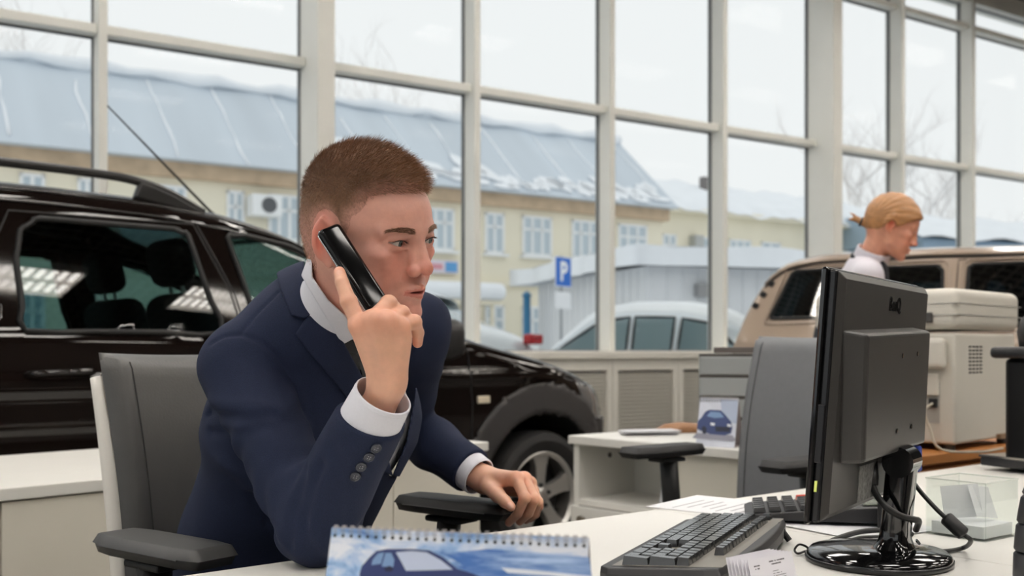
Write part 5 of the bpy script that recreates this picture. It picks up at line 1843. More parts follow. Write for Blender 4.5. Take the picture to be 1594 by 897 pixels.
prof = lambda z: .062 * (1 - .35 * (z / .165) ** 3)
for k in range(5):
    z0, z1 = k * .034, (k + 1) * .034 - .0022
    m = MB()
    steps = [z0, z0 + .002, (z0 + z1) / 2, z1 - .002, z1]
    m.lathe([(prof(z) * (1 if 0 < i < 4 else .965) * (1 if k < 4 else math.sqrt(max(.2, 1 - ((z - z0) / .045) ** 2))), z) for i, z in enumerate(steps)], 32, (0, 0, 0), I3, 1.0, .6)
    m.build('ribbed_segment', rib, rb_, smooth=True, angle=50)
# ================================================================ PEOPLE
def V3(v): return np.array([v[0], v[1], v[2]], float)
def srgb(c): return np.array(lin(c)[:3])

# ---------------------------------------------------------------- head (local cm: x forward, y left, z up, origin between the ears)
def head_sdf(x, y, z, neck_a, neck_b, nr, fem=False):
    a = np.abs(y)
    p = (x, a, z); pf = (x, y, z)
    d = s_ell(p, (-.7, 0, 4.3), (9.2, 7.4, 8.6))
    d = smin(d, s_ell(p, (-4.4, 0, .8), (5.0, 5.9, 5.8)), 2.5)
    d = smin(d, s_ell(p, (3.5, 0, 3.9), (6.2, 6.3, 5.6)), 2.0)
    d = smin(d, s_ell(p, (4.2, 0, -2.4), (4.9, 5.3, 6.0)), 2.0)
    jw = .88 if fem else 1.0
    jaw = np.minimum(s_cone(p, (.9, 5.4 * jw, -2.2), (1.9, 5.0 * jw, -5.7), 1.4, 1.35), s_cone(p, (1.9, 5.0 * jw, -5.7), (8.0, 1.1, -8.7), 1.35, 1.35))
    d = smin(d, jaw, 1.8)
    d = smin(d, s_ell(p, (4.5, 0, -6.6), (4.4, 4.2, 2.4)), 1.5)
    d = smin(d, s_ell(p, (8.5, 0, -8.6), (1.45, 1.8, 1.4)), 1.2)
    d = smin(d, s_ell(p, (6.2, 4.6, -.5), (2.3, 1.4, 1.3)), 1.6)
    d = smin(d, s_ell(p, (6.8, 2.9, -3.5), (2.0, 2.2, 2.6)), 1.6)
    d = smin(d, s_ell(p, (7.9, 0, -5.3), (2.2, 2.6, 2.4)), 1.2)
    d = smin(d, s_cone(p, (9.0, .8, 2.9), (7.3, 4.7, 2.9), .75 if fem else .95, .8), 1.1)
    d = smax(d, -s_ell(p, (10.1, 3.15, 1.25), (1.9, 1.75, 1.15)), .9)
    # lids over the eyeball
    d = smin(d, s_ell(p, (7.78, 3.2, 1.42), (1.46, 1.6, 1.28)), .4)
    fold = s_cone(p, (9.25, 2.0, 2.15), (8.3, 4.5, 2.0), .22, .2)
    d = smin(d, fold, .35)
    d = smin(d, s_cone(p, (9.1, 2.1, .62), (8.2, 4.4, .55), .16, .14), .5)
    u = (a - 3.22) / 1.38
    alm = np.abs(z - (1.36 + .10 * u)) - .40 * (1 - u * u)
    d = smax(d, -np.maximum(alm * .8, 7.4 - x), .10)
    # nose
    d = smin(d, s_cone(p, (9.2, 0, 2.7), (10.95, 0, -1.5), .64, .74), .9)
    d = smin(d, s_cone(p, (9.1, .85, .8), (9.9, 1.15, -1.9), .55, .65), .9)
    d = smin(d, s_ell(p, (11.0, 0, -2.0), (1.05, 1.08, .90)), .6)
    d = smin(d, s_ell(p, (10.05, 1.38, -2.40), (1.05, .72, .86)), .30)
    d = smax(d, -s_ell(p, (10.4, .70, -3.10), (.55, .34, .42)), .25)
    d = smax(d, -s_cone(p, (9.55, 2.1, -1.9), (8.9, 2.5, -3.6), .05, .03), .5)   # cheek fold
    # mouth
    d = smin(d, s_cone(p, (10.35, .25, -4.72), (9.0, 2.2, -5.32), .50, .26), .4)
    d = smin(d, s_cone(p, (10.1, 0, -6.0), (8.9, 2.05, -5.55), .62, .28), .4)
    d = smax(d, -s_ell(p, (10.5, 0, -5.42), (1.5, 2.25, .13)), .18)
    d = smax(d, -s_ell(p, (10.6, 0, -4.2), (.5, .28, .6)), .5)
    d = smax(d, -s_ell(p, (10.6, 0, -7.15), (.8, 1.7, .45)), .7)
    # ears
    e = s_ell(p, (-.9, 7.35, .7), (1.85, .85, 3.1), ((.93, -.36, 0), (.36, .93, 0), (0, 0, 1)))
    e = smax(e, -s_ell(p, (-.35, 8.2, .5), (1.15, .75, 2.2)), .35)
    e = smin(e, s_cone(p, (-2.1, 8.0, 1.6), (-.9, 7.9, 3.5), .32, .35), .3)
    e = smin(e, s_cone(p, (-.9, 7.9, 3.5), (.5, 7.3, 2.6), .35, .28), .3)
    e = smin(e, s_ell(p, (-.1, 7.2, -2.2), (.85, .5, .95)), .5)
    d = smin(d, e, .5)
    # neck
    n = s_cone(pf, neck_a, neck_b, nr[0], nr[1])
    d = smin(d, n, 2.6)
    return d

def head_color(V, skin, fem=False):
    x, a, z = V[:, 0], np.abs(V[:, 1]), V[:, 2]
    C = np.tile(srgb(skin), (len(V), 1))
    def blob(c, r, col, k):
        w = np.exp(-(((x - c[0]) / r[0]) ** 2 + ((a - c[1]) / r[1]) ** 2 + ((z - c[2]) / r[2]) ** 2))[:, None] * k
        C[:] = C * (1 - w) + srgb(col) * w
    s = np.array(skin, float)
    red = tuple(np.clip(s * (1.0, .80, .76), 0, 255))
    blob((8, 4, -2.2), (3.6, 2.8, 3.0), red, .5)
    blob((11.5, 0, -2.2), (1.6, 1.6, 1.4), red, .8)
    blob((-1, 7.8, 1), (2.2, 1.3, 3.2), tuple(np.clip(s * (1.02, .70, .64), 0, 255)), .85)
    blob((9, 0, -8.3), (2, 2.4, 1.6), red, .45)
    lip = tuple(np.clip(s * (.90, .70, .70), 0, 255))
    u = a / 2.25
    inlip = ((np.abs(z + 5.42) < np.where(z > -5.42, .72 - .42 * u, .85 - .5 * u)) & (u < 1) & (x > 8.4))
    soft = np.where(inlip, .85, 0)[:, None]
    C[:] = C * (1 - soft) + srgb(lip) * soft
    blob((8.9, 3.2, 1.4), (1.2, 1.7, .6), tuple(s * (.86, .72, .70)), .5)
    n = wob(x, V[:, 1], z, 1.6, 8, 3)[:, None]
    C *= 1 + .035 * n
    return C

HAIR_POLY = [(10.6, 9.2), (8.9, 7.9), (7.0, 7.9), (5.4, 7.0), (4.7, 5.0), (3.6, 4.2), (2.9, 1.8), (2.5, -.4), (1.5, -.8), (1.1, 1.8), (-.6, 3.9), (-2.9, 3.0), (-3.5, -1.0), (-4.0, -4.2), (-6.5, -6.0), (-13, -6.4), (-13, 17), (10.6, 17)]

def strands(name, roots, normals, comb, length, width, mat, parent, seed=1, curve=.35):
    """each hair a narrow two-segment blade"""
    R_ = np.random.RandomState(seed)
    n = len(roots)
    d0 = normals * .75 + comb
    d0 /= np.linalg.norm(d0, axis=1)[:, None]
    d0 += R_.normal(scale=.16, size=d0.shape)
    d1 = d0 + comb * curve + R_.normal(scale=.12, size=d0.shape)
    d0 /= np.linalg.norm(d0, axis=1)[:, None]; d1 /= np.linalg.norm(d1, axis=1)[:, None]
    L_ = (length * R_.uniform(.6, 1.15, n))[:, None]
    side = np.cross(d0, R_.normal(size=d0.shape)); side /= np.linalg.norm(side, axis=1)[:, None]
    a = roots - side * width; b = roots + side * width
    m0 = roots + d0 * L_ * .55
    c = m0 - side * width * .75; d = m0 + side * width * .75
    t_ = m0 + d1 * L_ * .5
    e = t_ - side * width * .18; f = t_ + side * width * .18
    V = np.stack([a, b, c, d, e, f], 1).reshape(-1, 3)
    o = np.arange(n)[:, None] * 6
    Q = np.concatenate([o + [0, 1, 3, 2], o + [2, 3, 5, 4]], 0)
    sh = np.repeat(R_.uniform(.65, 1.3, n), 6)[:, None]
    me = np_mesh(name, V, Q, None)
    at = me.color_attributes.new('Col', 'FLOAT_COLOR', 'POINT')
    c4 = np.ones((len(V), 4), np.float32); c4[:, :3] = sh
    at.data.foreach_set('color', c4.ravel())
    return link_mesh(name, me, mat, parent, world=True, kind='stuff')

def vert_normals(V, Q):
    n = np.cross(V[Q[:, 2]] - V[Q[:, 0]], V[Q[:, 3]] - V[Q[:, 1]])
    N = np.zeros_like(V)
    for k in range(4): np.add.at(N, Q[:, k], n)
    return N / np.maximum(np.linalg.norm(N, axis=1), 1e-12)[:, None]

def hair_mat(name, rgb):
    m = M(name, rgb, .45, attr='Col')
    t = m.node_tree; b = t.nodes['Principled BSDF']
    at = [n for n in t.nodes if n.type == 'ATTRIBUTE'][0]
    mx = t.nodes.new('ShaderNodeMix'); mx.data_type = 'RGBA'; mx.blend_type = 'MULTIPLY'; mx.inputs[0].default_value = 1
    mx.inputs[7].default_value = lin(rgb)
    t.links.new(at.outputs['Color'], mx.inputs[6]); t.links.new(mx.outputs[2], b.inputs['Base Color'])
    return m

def eyeball(parent, T_, c, r, gaze, iris, seed=0):
    m = MB()
    g = Vector(gaze).normalized()
    R_ = Vector((0, 0, 1)).rotation_difference(g).to_matrix()
    prof = [(r * math.sin(math.pi * k / 20), -r * math.cos(math.pi * k / 20)) for k in range(21)]
    prof[0] = (1e-4, -r); prof[-1] = (1e-4, r * 1.02)
    m.lathe(prof, 24, c, R_)
    V = np.array(m.v)
    ang = np.degrees(np.arccos(np.clip(((V - np.array(c)) @ np.array(g)) / np.linalg.norm(V - np.array(c), axis=1), -1, 1)))
    # concentric caps: white, iris, pupil
    fm_ = []
    for f in m.f:
        k = ang[list(f)].mean()
        fm_.append(2 if k < 12 else (1 if k < 30 else 0))
    m.m = fm_
    m.v = [tuple(T_ @ Vector(v)) for v in m.v]
    return m.build('eye', [M('eye_white', (206, 196, 188), .15), iris, M('pupil_black', (10, 10, 12), .1)], parent, world=True, smooth=True)

def frame3(f_, l_):
    f_ = Vector(f_).normalized()
    l_ = Vector(l_); l_ = (l_ - f_ * l_.dot(f_)).normalized()
    u_ = f_.cross(l_)
    return Matrix((f_, l_, u_)).transposed()

# ================================================================ THE MAN
man = thing('person', 'man in a navy suit with short brown hair talking on a black phone', 'person', (-.44, 1.90, 0), math.atan2(-.6, .8))
skin_mat = M('skin', (205, 150, 126), .42, attr='Col', noise=(140, .04), bump=(420, .05), sss=.12)
psi, phi = math.radians(33), math.radians(12)
f_m = Vector((math.cos(phi) * math.cos(psi), -math.cos(phi) * math.sin(psi), -math.sin(phi)))
l_m = Vector((math.sin(psi), math.cos(psi), .165))
RH = frame3(f_m, l_m)
HS = .0105
OH = Vector((-.216, 1.544, 1.211))
TH = Matrix.Translation(OH) @ (RH * HS).to_4x4()
THi = TH.inverted()
NBw = Vector((-.302, 1.672, 1.062))          # root of the neck, world
nb_l = THi @ NBw
SKIN = (212, 158, 141)
NECK = (V3((-2.2, 0, -3.5)), V3(nb_l), (5.3, 5.7))
f_head = lambda x, y, z: head_sdf(x, y, z, *NECK)
lo = np.minimum([-12, -10, -12], V3(nb_l) - 8); hi = [14, 10, 15]
Vh, Qh = polygonise(f_head, lo, hi, .17)
Vh = relax(Vh, Qh, 1, .4)
Ch = head_color(Vh, SKIN)
def to_world(T_, V):
    A = np.array(T_.to_3x3()); return V @ A.T + np.array(T_.translation)
Vhw = to_world(TH, Vh)

# --- right hand (holding the phone) and left hand (on the armrest); joints from the photograph with their depths
def P3(px, py, Y): return V3(U(px, py, Y))
ER = V3((-.283, 1.505, .797))
WR = P3(602, 606, 1.40)
def hand_sdf(p, W, elbow, mcp, fing, thumb, wr=.025, pr=.0135, fr=1.0):
    d = s_cone(p, elbow, W, .036, wr)
    palm = None
    for k, m_ in enumerate(mcp):
        e = s_cone(p, W + (m_ - W) * .12, m_, wr * .80, pr * (1.0 if k < 3 else .92))
        palm = e if palm is None else smin(palm, e, .010)
    for k in range(3):
        palm = smin(palm, s_cone(p, mcp[k], mcp[k + 1], pr * .80, pr * .80), .008)
    # tendons running to the knuckles, knuckle heads
    nb_ = np.cross(mcp[3] - mcp[0], mcp[1] - W); nb_ = nb_ / np.linalg.norm(nb_)
    if nb_[1] > 0: nb_ = -nb_
    for k in range(4):
        palm = smin(palm, s_cone(p, W + (mcp[k] - W) * .35 + nb_ * wr * .66, mcp[k] + nb_ * pr * .55, .0030, .0042), .006)
        palm = smin(palm, np.sqrt(sum((p[i] - mcp[k][i] - nb_[i] * .003) ** 2 for i in range(3))) - pr * .92, .005)
    d = smin(d, palm, .016)
    d = smin(d, s_cone(p, W + (mcp[3] - W) * .22 - (mcp[0] - mcp[3]) * .10, mcp[3] + (W - mcp[3]) * .22 - (mcp[0] - mcp[3]) * .10, .0165, .0135), .014)
    for k, chn in enumerate(fing):
        r = [(.0112, .0098, .0086, .0074), (.0116, .0102, .0090, .0078), (.0110, .0096, .0085, .0074), (.0098, .0086, .0076, .0066)][k]
        pts = [mcp[k]] + chn
        e = s_chain(p, pts, [q * fr for q in r], .002)
        # knuckle swelling
        e = smin(e, np.sqrt(sum((p[i] - chn[0][i]) ** 2 for i in range(3))) - r[1] * 1.07 * fr, .004)
        d = smin(d, e, .003)
    tr_ = (.0165, .0135, .0112, .0088)
    d = smin(d, s_chain(p, thumb, [q * fr for q in tr_], .004), .009)
    return d
mcpR = [P3(559, 506, 1.372), P3(580, 499, 1.366), P3(602, 500, 1.370), P3(622, 509, 1.382)]
fingR = [[P3(543, 470, 1.378), P3(532.5, 440, 1.388), P3(528.5, 424, 1.398)],
         [P3(605, 473, 1.392), P3(622, 487, 1.428), P3(618, 505, 1.452)],
         [P3(625, 488, 1.395), P3(640, 502, 1.426), P3(634, 522, 1.446)],
         [P3(645, 501, 1.398), P3(651, 518, 1.412), P3(650, 534, 1.418)]]
thumbR = [P3(606, 585, 1.405), P3(600, 545, 1.425), P3(592, 510, 1.450), P3(582, 485, 1.462)]
def f_rh(x, y, z): return hand_sdf((x, y, z), WR, ER + (WR - ER) * .35, mcpR, fingR, thumbR, .0225, .0138, 1.06)
allp = np.array(mcpR + sum(fingR, []) + thumbR + [WR])
Vr, Qr = polygonise(f_rh, np.minimum(allp.min(0), ER + (WR - ER) * .35) - .045, allp.max(0) + .04, .0015)
EL = V3(U(622, 655, 2.15)); WL = P3(752, 747, 2.00)
mcpL = [P3(803, 745, 1.935), P3(816, 746, 1.955), P3(824, 753, 1.978), P3(828, 764, 2.000)]
fingL = [[P3(817, 775, 1.905), P3(806, 800, 1.925), P3(792, 814, 1.945)],
         [P3(831, 777, 1.920), P3(823, 799, 1.935), P3(809, 812, 1.955)],
         [P3(837, 782, 1.945), P3(831, 800, 1.955), P3(819, 810, 1.970)],
         [P3(838, 788, 1.975), P3(834, 801, 1.985), P3(826, 808, 1.995)]]
thumbL = [P3(762, 758, 1.965), P3(775, 771, 1.93), P3(786, 781, 1.905), P3(795, 789, 1.895)]
def f_lh(x, y, z): return hand_sdf((x, y, z), WL, EL + (WL - EL) * .45, mcpL, fingL, thumbL, .025, .0135, 1.0)
allp = np.array(mcpL + sum(fingL, []) + thumbL + [WL])
Vl, Ql = polygonise(f_lh, np.minimum(allp.min(0), EL + (WL - EL) * .45) - .045, np.maximum(allp.max(0), EL + (WL - EL) * .45) + .04, .0017)

def hand_color(V, mcp, fing, thumb, skin):
    C = np.tile(srgb(skin), (len(V), 1))
    s = np.array(skin, float)
    def dot(c, r, col, k):
        w = np.exp(-(np.linalg.norm(V - c, axis=1) / r) ** 2)[:, None] * k
        C[:] = C * (1 - w) + srgb(col) * w
    for m_ in mcp: dot(m_, .016, tuple(s * (1.0, .86, .82)), .7)
    for ch in fing: dot(ch[0], .010, tuple(s * (1.0, .85, .8)), .6); dot(ch[2], .010, tuple(s * (1.02, .86, .84)), .7)
    dot(thumb[3], .011, tuple(s * (1.02, .86, .84)), .7)
    C *= 1 + .03 * wob(V[:, 0], V[:, 1], V[:, 2], 160, 8, 2)[:, None]
    return C
HSKIN = (218, 168, 142)
Cr = hand_color(Vr, mcpR, fingR, thumbR, HSKIN)
Cl = hand_color(Vl, mcpL, fingL, thumbL, HSKIN)

# --- torso frame
SR = V3((-.418, 1.605, 1.022)); SL = V3((-.178, 1.90, 1.092))
LAT = SL - SR; LAT[2] = 0; LAT /= np.linalg.norm(LAT)
FWD = np.array([LAT[1], -LAT[0], 0.0])
SP = [V3((-.47, 1.90, .50)), V3((-.425, 1.865, .70)), V3((-.335, 1.765, .93)), V3((-.300, 1.69, 1.07))]
SW = [(.19, .14), (.172, .13), (.185, .135), (.125, .105)]
def s_torso(p, off=0.0):
    d = None
    for i in range(3):
        a, b = SP[i], SP[i + 1]
        e = b - a; L2 = e @ e
        t = np.clip(((p[0] - a[0]) * e[0] + (p[1] - a[1]) * e[1] + (p[2] - a[2]) * e[2]) / L2, 0, 1)
        q = [p[k] - a[k] - t * e[k] for k in range(3)]
        la = q[0] * LAT[0] + q[1] * LAT[1]
        rest = np.sqrt(np.maximum(q[0] ** 2 + q[1] ** 2 + q[2] ** 2 - la * la, 0))
        w = SW[i][0] + t * (SW[i + 1][0] - SW[i][0]) + off; h = SW[i][1] + t * (SW[i + 1][1] - SW[i][1]) + off
        s = (np.sqrt((la / w) ** 2 + (rest / h) ** 2) - 1) * np.minimum(w, h)
        d = s if d is None else smin(d, s, .04)
    top = SP[3] + np.array([-.012, .015, .02])
    d = smin(d, s_cone(p, top, SR + np.array([.012, .014, .022]), .070 + off, .052 + off), .06)
    d = smin(d, s_cone(p, top, SL + np.array([-.01, -.012, .012]), .066 + off, .050 + off), .06)
    # collar rising around the neck
    d = smin(d, s_cone(p, SP[3], V3(NBw) + (V3(OH) - V3(NBw)) * .16 + np.array([-.022, .022, .0]), .08 + off, .062 + off), .04)
    return d
eU = (ER - SR) / np.linalg.norm(ER - SR)
eF = (WR - ER) / np.linalg.norm(WR - ER)
LF = np.linalg.norm(WR - ER)
cut_r = ER + eF * LF * .80
eFl = (WL - EL) / np.linalg.norm(WL - EL); LFl = np.linalg.norm(WL - EL)
cut_l = EL + eFl * LFl * .86
# the near sleeve end is cut a little obliquely, as it hangs
nR = eF + np.array([-.12, 0, .10]); nR /= np.linalg.norm(nR)
def plane(p, c, n): return (p[0] - c[0]) * n[0] + (p[1] - c[1]) * n[1] + (p[2] - c[2]) * n[2]
def s_sleeves(p):
    SRo = SR + np.array([-.004, -.004, .004])
    r = s_cone(p, SRo, ER + np.array([.0, .002, .004]), .059, .055)
    fo = s_cone(p, ER, ER + eF * LF * 1.0, .056, .0475)
    fo = np.maximum(fo, plane(p, cut_r, nR))
    r = smin(r, fo, .022)
    # cloth folds gathered at the bend of the elbow and under the shoulder
    dE = np.sqrt((p[0] - ER[0] - .0) ** 2 + (p[1] - ER[1]) ** 2 + (p[2] - ER[2] - .03) ** 2)
    s1 = plane(p, ER, (eU - eF) / np.linalg.norm(eU - eF)); s2 = plane(p, ER, (eU + eF) / np.linalg.norm(eU + eF))
    w1 = wob(p[0], p[1], p[2], 22, 6, 5)
    r = r - .0040 * np.exp(-(dE / .085) ** 2) * np.sin(s2 * 130 + 3.2 * w1 + s1 * 60)
    su = plane(p, SR, eU)
    r = r - .0028 * np.exp(-((su - .12) / .035) ** 2) * np.sin(su * 105 + 3.0 * w1 + 45 * (p[0] - SR[0]))
    r = r - .0022 * wob(p[0], p[1], p[2], 34, 8, 11)
    l = s_cone(p, SL, EL, .066, .058)
    fl = np.maximum(s_cone(p, EL, WL, .058, .044), plane(p, cut_l, eFl))
    l = smin(l, fl, .022)
    sl_ = plane(p, EL, eFl)
    l = l - .004 * np.sin(sl_ * 70 + 2.2 * w1) * np.exp(-((sl_ - .10) / .09) ** 2) - .002 * wob(p[0], p[1], p[2], 30, 8, 9)
    return r, l
OPEN = [(470, 424), (498, 476), (530, 531), (562, 589), (590, 668), (606, 742), (616, 740), (632, 690), (646, 620), (650, 560), (640, 500), (610, 440), (560, 400), (500, 380), (484, 396)]
def poly_m(p, poly):
    px, py = to_px(p[0], p[1], p[2])
    return s_poly(px, py, poly) * p[1] / F
def front(p, off=.0):
    return (p[0] - SP[2][0]) * FWD[0] + (p[1] - SP[2][1]) * FWD[1] + (p[2] - SP[2][2]) * -.35 - off
def f_jacket(x, y, z):
    p = (x, y, z)
    t = s_torso(p)
    t = t - .003 * wob(x, y, z, 20, 8, 1)
    op = np.maximum(poly_m(p, OPEN), -front(p, -.035))
    t = smax(t, -op, .006)
    r, l = s_sleeves(p)
    d = smin(t, r, .020)
    d = smin(d, l, .030)
    for cr_, am_, wd_ in CREASE:
        d = d + am_ * np.exp(-(s_chain(p, cr_, [0] * len(cr_)) / wd_) ** 2)
    return np.maximum(d, .47 - z)
def jacket_hit(px, py):
    Y = np.arange(1.30, 2.1, .002)
    q = [(px - CX) / F * Y, Y, H - (py - HY) / F * Y]
    r, l = s_sleeves(q)
    d = smin(s_torso(q), r, .02)
    k = np.nonzero(d < 0)[0]
    return V3((q[0][k[0]], q[1][k[0]], q[2][k[0]])) if len(k) else V3(U(px, py, 1.6))
CREASE = []
for pl_, am_, wd_ in (([(318, 641), (345, 650), (385, 653), (425, 644)], .0075, .0075), ([(330, 625), (365, 632), (400, 630)], -.0045, .010), ([(332, 672), (372, 676), (405, 664)], .004, .009),
                      ([(474, 730), (464, 770), (453, 810), (450, 850)], .0075, .008), ([(455, 745), (440, 790), (436, 835)], -.005, .012), ([(500, 722), (485, 765), (474, 815)], .006, .008),
                      ([(392, 770), (415, 800), (428, 838)], .005, .010), ([(350, 720), (385, 745), (410, 790)], -.0045, .014), ([(520, 700), (545, 760), (540, 820)], .003, .012),
                      ([(328, 536), (350, 524), (376, 521), (408, 534), (430, 553), (449, 578), (462, 605), (471, 636)], .0042, .0034), ([(434, 456), (405, 486), (374, 521)], .0030, .0030)):
    pts_ = []
    for (x0_, y0_), (x1_, y1_) in zip(pl_[:-1], pl_[1:]):
        for k_ in range(3): pts_.append((x0_ + (x1_ - x0_) * k_ / 3, y0_ + (y1_ - y0_) * k_ / 3))
    CREASE.append(([jacket_hit(*q_) for q_ in pts_ + [pl_[-1]]], am_, wd_))
JLO = [-.74, 1.33, .46]; JHI = [.06, 2.28, 1.30]
suit = M('navy_suit_cloth', (29, 37, 60), .85, spec=.25, noise=(700, .25), bump=(900, .22))
Vj, Qj = polygonise(f_jacket, JLO, JHI, .0032)
Vj = relax(Vj, Qj, 1, .4)
jk = link_mesh('jacket', np_mesh('jacket', Vj, Qj), suit, man, world=True, smooth=True)

def shell_part(name, base, poly, o0, o1, mat, parent, lo, hi, h=.0022, fr=None, kk=.0015):
    def f(x, y, z):
        p = (x, y, z)
        b = base(p)
        d = smax(b - o1, o0 - b, kk)
        d = smax(d, poly_m(p, poly), kk)
        if fr is not None: d = np.maximum(d, -front(p, fr))
        return d
    V, Q = polygonise(f, lo, hi, h)
    if len(Q) == 0: return None
    V = relax(V, Q, 1, .4)
    return link_mesh(name, np_mesh(name, V, Q), mat, parent, world=True, smooth=True)
tors0 = lambda p: s_torso(p) - .003 * wob(p[0], p[1], p[2], 20, 8, 1)
LAPEL = [(475, 497), (460, 520), (478, 545), (505, 577), (527, 602), (548, 630), (575, 680), (598, 735), (612, 742), (598, 690), (566, 590), (534, 531), (502, 476)]
COLLAR = [(429, 420), (437, 452), (453, 491), (474, 497), (503, 477), (472, 424), (474, 404), (487, 393), (466, 388), (445, 398)]
FARLAP = [(640, 470), (655, 470), (668, 530), (668, 600), (650, 690), (622, 742), (610, 742), (632, 690), (646, 620), (650, 560)]
shell_part('lapel', tors0, LAPEL, -.004, .0075, suit, jk, [-.50, 1.40, .80], [-.1, 1.85, 1.2], fr=-.06)
shell_part('collar', tors0, COLLAR, -.004, .0085, suit, jk, [-.50, 1.45, 1.0], [-.1, 1.9, 1.28])
shell_part('lapel', tors0, FARLAP, -.004, .0075, suit, jk, [-.40, 1.45, .80], [0, 2.0, 1.2], fr=-.06)
# sleeve buttons on the near cuff, dark horn with a rim and four holes
btn = M('dark_horn_button', (44, 48, 60), .25)
def sleeve_hit(px, py):
    Y = 1.25
    while Y < 1.6:
        q = V3(U(px, py, Y))
        r, _ = s_sleeves((np.array([q[0]]), np.array([q[1]]), np.array([q[2]])))
        if r[0] < 0: break
        Y += .0008
    e = .002
    g = np.array([s_sleeves(tuple(np.array([q[k] + (e if k == a else 0)]) for k in range(3)))[0][0] - s_sleeves(tuple(np.array([q[k] - (e if k == a else 0)]) for k in range(3)))[0][0] for a in range(3)])
    return q, g / np.linalg.norm(g)
for (bx_, by_) in ((585, 697), (574, 711), (562, 726), (553, 741)):
    q, nrm = sleeve_hit(bx_, by_)
    Rb = Vector((0, 0, 1)).rotation_difference(Vector(nrm)).to_matrix()
    m = MB(); m.lathe([(.0074, 0), (.0080, .0015), (.0074, .0030), (.0060, .0030), (.0054, .0022), (.0002, .0020)], 22, Vector(q) + Vector(nrm) * .0003, Rb)
    b_o = m.build('button', btn, jk, world=True, smooth=True, angle=50)
    m = MB()
    for dx, dy in ((-.0016, -.0016), (.0016, -.0016), (.0016, .0016), (-.0016, .0016)):
        m.lathe([(.0007, .0019), (.0007, .0027)], 8, Vector(q) + Vector(nrm) * .0003 + Rb @ Vector((dx, dy, 0)), Rb)
    m.build('stitch_holes', M('pale_thread', (150, 150, 158), .7), b_o, world=True)

# --- shirt: body inside the opening, two cuffs; collar and tie on top
shirt_mat = M('white_shirt', (222, 222, 230), .7, noise=(300, .02), bump=(500, .05))
na_w = V3(TH @ Vector(NECK[0])); nb_w = V3(NBw)
NFILL = [(440, 440), (486, 436), (511, 470), (546, 500), (600, 520), (640, 500), (660, 560), (640, 740), (440, 740)]
def f_shirt(x, y, z):
    p = (x, y, z)
    t = s_torso(p, -.010) - .002 * wob(x, y, z, 30, 8, 4)
    t = np.maximum(t, z - 1.135)
    nf = s_cone(p, na_w, nb_w, NECK[2][0] * HS + .004, NECK[2][1] * HS + .006)
    nf = np.maximum(nf, poly_m(p, NFILL))
    t = smin(t, nf, .008)
    ca = s_cone(p, ER, ER + eF * LF * 1.0, .046, .0405)
    ca = np.maximum(ca, plane(p, ER + eF * LF * .955, nR)); ca = np.maximum(ca, -plane(p, ER + eF * LF * .55, eF))
    cb = s_cone(p, EL, WL, .044, .0365)
    cb = np.maximum(cb, plane(p, EL + eFl * LFl * .955, eFl)); cb = np.maximum(cb, -plane(p, EL + eFl * LFl * .6, eFl))
    # hollow the cuff mouths so the wrist stands in them
    ia = s_cone(p, ER, ER + eF * LF * 1.1, .040, .0370); ia = np.maximum(ia, -plane(p, ER + eF * LF * .90, nR)); ca = np.maximum(ca, -ia)
    ib = s_cone(p, EL, WL + eFl * .03, .040, .0330); ib = np.maximum(ib, -plane(p, EL + eFl * LFl * .90, eFl)); cb = np.maximum(cb, -ib)
    return t
Vs, Qs = polygonise(f_shirt, JLO, JHI, .0028)
sh = link_mesh('shirt', np_mesh('shirt', Vs, Qs), shirt_mat, man, world=True, smooth=True)
for o_, e_, L_, r0, r1, t0, t1 in ((ER, eF, LF, .0455, .0405, .62, .955), (EL, eFl, LFl, .043, .0375, .66, .955)):
    Rc = Vector((0, 0, 1)).rotation_difference(Vector(e_)).to_matrix()
    z0, z1 = L_ * t0, L_ * t1
    m = MB()
    prof_ = [(r0 - .004, z0), (r0, z0)] + [(r0 + (r1 - r0) * k / 6, z0 + (z1 - z0) * k / 6) for k in range(1, 7)] + [(r1 - .0006, z1 + .0010), (r1 - .0022, z1 + .0012), (r1 - .0030, z1), (r1 - .0028, z1 - .004), (r1 - .001, z0 + .03)]
    m.lathe(prof_, 48, Vector(o_), Rc, 1.0, 1.0, cap=False)
    cf = m.build('cuff', shirt_mat, sh, world=True, smooth=True, angle=60)
    m = MB(); m.lathe([(r1 + .0004, z1 - .0046), (r1 + .0007, z1 - .0042), (r1 + .0004, z1 - .0038)], 48, Vector(o_), Rc, cap=False); m.build('cuff_stitch', shirt_mat, cf, world=True)
neckf = lambda p: s_cone(p, na_w, nb_w, NECK[2][0] * HS, NECK[2][1] * HS)
SCOL = [(466, 424), (480, 398), (485, 398), (487, 432), (511, 467), (544, 497), (551, 527), (533, 537), (498, 479)]
shell_part('shirt_collar', neckf, SCOL, .001, .010, shirt_mat, sh, [-.45, 1.42, .98], [-.1, 1.8, 1.24], h=.002)
TIE = [(536, 531), (550, 526), (563, 551), (574, 571), (590, 640), (600, 700), (588, 690), (568, 610), (562, 583), (556, 556)]
tie_mat = M('black_tie', (26, 26, 30), .55, noise=(400, .1))
def f_tie(x, y, z):
    p = (x, y, z)
    t = s_torso(p, -.010)
    la = (x - SP[2][0]) * LAT[0] + (y - SP[2][1]) * LAT[1]
    lc = np.interp(z, [.75, .957, 1.065], [.0, -.044, -.080])
    hw_ = np.where(z > 1.045, .017 - (1.075 - z) * .15, .014 + (1.045 - z) * .06)
    d = smax(t - np.where(z > 1.045, .013, .008), -.003 - t, .0015)
    d = smax(d, np.minimum(np.abs(la - lc) - hw_, 1e3), .0015)
    d = smin(d, smax(smax(t - .008, -.003 - t, .0015), poly_m(p, TIE), .0015), .002)
    return np.maximum(np.maximum(d, -front(p, -.05)), np.maximum(z - 1.085, .72 - z))
